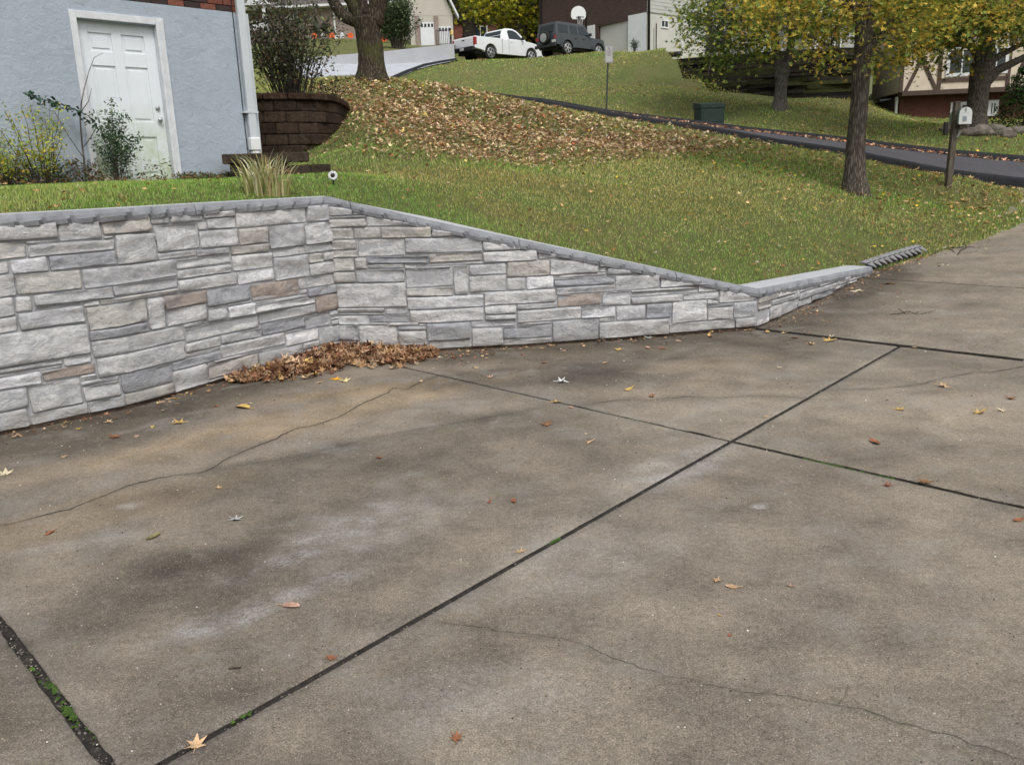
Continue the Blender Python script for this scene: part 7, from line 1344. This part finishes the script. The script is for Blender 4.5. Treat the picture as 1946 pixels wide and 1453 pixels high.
for a in [(372,1419,50,TAN,'large pale tan maple leaf beside the joint at the bottom edge','maple',1),(868,1408,36,ORG,'orange-brown maple leaf near the bottom centre of the driveway','maple',2),(631,1254,30,ORG,'rusty orange leaf lying across the long driveway joint, lower left','maple',3),
 (553,1153,34,PNK,'pinkish beige oval leaf on the pale mottled patch','oval',4),(446,988,34,GRY,'curled silvery grey leaf on the left slab','maple',5),(292,1022,28,OLV,'narrow olive leaf standing on edge, left slab','oval',6),(95,1014,18,ORG,'small orange leaf near the left edge','oval',7),
 (10,902,30,PAL_,'pale leaf cut by the left edge of the view','maple',8),(218,832,26,ORG,'rusty leaf between the crack and the wall on the left','star',9),(342,804,30,YEL,'yellow-cream maple leaf near the foot of the left wall','maple',10),
 (1037,807,30,BRN,'brown cupped maple leaf in the middle of the driveway','maple',11),(988,1051,26,TAN,'tan curled leaf sitting on the long joint mid-frame','maple',12),(976,953,22,ORG,'rust brown leaf, the larger of a close pair above the long joint','oval',13),(930,955,15,ORG,'tiny rust brown leaf, the smaller of a close pair above the long joint','oval',14),
 (1066,727,26,srgb(214,214,214),'whitish leaf with a stem on the dark damp slab','star',15),(1055,765,26,YEL,'yellow star-shaped leaf at the shallow joint','star',16),(1195,741,20,YEL,'golden leaf right of the whitish leaf on the upper slab','oval',17),
 (1363,1105,28,TAN,'tan leaf, left one of two lying together on the right slab','maple',18),(1390,1118,22,TAN,'tan folded leaf, right one of two lying together on the right slab','oval',19),(1663,842,24,ORG,'salmon orange leaf on the right slab above the joint','oval',20),
 (1760,917,28,BRN,'brown leaf standing up in the right joint','maple',21),(1688,924,18,ORG,'small rust leaf with long stem below the right joint','star',22),(1860,786,28,YEL,'bright yellow maple leaf on the far right slab','maple',23),(1920,758,18,ORG,'orange leaf at the right edge, upper slab','star',24),
 (1708,779,20,YEL,'faded yellow leaf on the slab right of the crossing joint','maple',25),(1790,735,22,TAN,'tan leaf just below the thin crack on the right','star',26),(1936,990,22,ORG,'orange leaf cut by the right edge of the view','oval',27),(1690,542,26,srgb(96,72,40),'crumpled dark brown leaf cluster on the upper drive','maple',28),
 (1750,492,22,srgb(200,196,70),'yellow-green leaf at the end of the corrugated edging','maple',29),(1793,508,26,PAL_,'pale cream leaf on the upper drive below the dark branch','star',30),(1630,556,26,PAL_,'cream leaf with upright stem near the end of the stone wall','star',31),(1459,631,14,YEL,'small golden leaf by the wall corner at the joint','oval',32),
 (1532,634,22,PNK,'pink-brown leaf caught in the upper cross joint','maple',33),(1578,648,26,YEL,'yellow leaf just below the upper cross joint','maple',34),(1175,666,20,YEL,'yellow leaf with a long stem at the foot of the low wall','star',35),(1233,642,24,GRY,'silvery grey leaf leaning at the foot of the wall','maple',36),
 (462,775,30,YEL,'yellow folded leaf in front of the big leaf pile','oval',37),(654,725,24,srgb(226,210,150),'cream yellow leaf beside the right half of the leaf pile','star',38),(637,721,24,srgb(222,160,40),'bright golden leaf touching the leaf pile','maple',39),(880,1408,1,ORG,'',0,0)][:-1]:
    dleaf(*a)
sm=[(123,868),(262,830),(415,928),(1122,840),(1115,825),(1085,775),(1503,1115),(1367,1170),(1640,548),(1675,553),(1708,560),(1712,573),(1778,615),(1835,523),(1570,612),(1540,655),(1510,643),(1500,613),(1490,634),(1580,640),(1258,663),(1231,661),(1208,641),(1073,667),(1030,663),(1000,655),(966,660),(948,659),(992,675),(1209,643),(607,728),(476,767),(410,773),(331,758),(309,766),(338,769),(862,680),(875,692),(835,680),(150,815),(290,812),(205,803),(1420,628),(1350,640),(1290,648),(1903,782),(1918,505),(1850,640),(1700,598),(1742,660),(1385,1210),(720,870),(1150,690),(1240,755),(1480,700),(1455,792),(800,726),(905,700),(930,718),(1035,690)]
for i,(px,py) in enumerate(sm): dleaf(px,py,random.uniform(9,17),random.choice([TAN,ORG,BRN,PAL_,YEL,TAN,PNK]),'tiny curled dry leaf scrap lying on the concrete driveway',random.choice(['star','oval','maple']),100+i,'small leaf scraps on the driveway',stem=i%3==0)
# thin drifts of leaves along the wall foot (a pile by the inner corner)
def foot(u,d): p=wpt(u,d,0); return p[0],p[1]
uu=[];hh=[]
uP0=uvpx(425,745,(0,IC)); uP1=uvpx(835,680,(IC,IR))
pos=[]
for _ in range(1500):
    u=random.uniform(uP0,uP1); t=(u-uP0)/(uP1-uP0); wd=.14+.34*math.sin(math.pi*min(1,t*1.02))**.6 if t<.75 else .14+.34*(1-((t-.75)/.25)**2*.8); wd*=1.0
    d=.05+wd*(random.random()**.9 if random.random()<.93 else random.uniform(.9,1.5)); top=.08*max(0,1-d/(wd+.05))**.8*(.4+math.sin(math.pi*t)) ; 
    p=offu(u,d); pos.append((p[0],p[1],.006+top*random.random()**.4+.01*random.random()))
pos=np.array(pos); k=len(pos)
PP=[(srgb(150,118,92),6),(srgb(178,150,120),5),(srgb(108,72,48),5),(srgb(178,142,104),3),(srgb(84,56,40),3.5),(srgb(198,166,98),.8),(srgb(150,104,80),2)]
lp_=empty('leaf_pile',(float(pos[:,0].mean()),float(pos[:,1].mean()),0),label='drift of brown maple leaves piled in the inner corner of the stone wall',cat='leaf pile')
keepw(bulk('leaves',LM,pos,rots(k,.65),rng.uniform(.07,.15,k),pick(PP,k,.4),MT['leaf'],cj=.3),lp_)
pos=[]
for (a,b2,n_,w) in [(WL[1],uP0,80,.10),(uP1,uP1+.5,60,.22),(uP1+.4,WL[IR]-.1,110,.09),(WL[IR]+.05,WL[-1],210,.11)]:
    for _ in range(n_): p=offu(random.uniform(a,b2),.06+abs(random.gauss(0,w))); pos.append((p[0],p[1],float(drivez(*p))+.008+.012*random.random()))
for _ in range(190):
    t=random.random()**.8; q=np.array(EDGE[0])*(1-t)+np.array(e1)*t; p=q+np.array([.66,-.75])*(.05+abs(random.gauss(0,.07))); pos.append((p[0],p[1],float(drivez(*p))+.008+.02*random.random()))
for _ in range(120):
    t=random.random(); i=random.randrange(1,len(EDGE)-1); q=np.array(EDGE[i])*(1-t)+np.array(EDGE[i+1])*t; p=q+np.array([.6,-.7])*abs(random.gauss(0,.22)); pos.append((p[0],p[1],float(drivez(*p))+.008+.02*random.random()))
pos=np.array(pos); k=len(pos); bulk('leaf_drift',LM+LS,pos,rots(k,.35),rng.uniform(.025,.06,k),pick(PP+[(srgb(214,186,130),3)],k,.3),MT['leaf'])
# twigs
def twig(px,py,pts,rad,label):
    p=hit(px,py,True); o=empty('fallen_twig',tuple(p),label=label,cat='twig'); 
    for i,pl in enumerate(pts):
        Q=[]
        for k,(x,y) in enumerate(pl): q=hit(x,y,True); Q.append(q+V(0,0,.012+.012*((k*7+i*3)%3)))
        b=MB(); b.tube(Q,[rad*(1-.12*k)*(.7 if i else 1) for k in range(len(Q))],6); b.build('branch' if i==0 else 'side_twig',MT['bark'],o,True)
twig(1815,478,[[(1852,473),(1838,472),(1826,480),(1818,488)],[(1845,472),(1830,473),(1812,475),(1795,475),(1782,482),(1774,485)],[(1838,473),(1833,467),(1832,462)],[(1815,483),(1808,478),(1800,476)]],.013,'dark forked fallen branch at the lawn edge on the upper drive')
twig(1735,599,[[(1691,600),(1710,600),(1725,598),(1745,600),(1760,599),(1778,596)],[(1722,599),(1714,596),(1707,593)],[(1738,600),(1745,596)]],.006,'thin straight fallen twig on the upper drive slab')
b=MB(); b.tube([hit(435,1273,True)+V(0,0,.004),hit(458,1271,True)+V(0,0,.007)],.0035,5); tag(b.build('fallen_twig',MT['bark'],None),'tiny bark sliver on the left slab near the joint','twig')

bpy.context.view_layer.update()
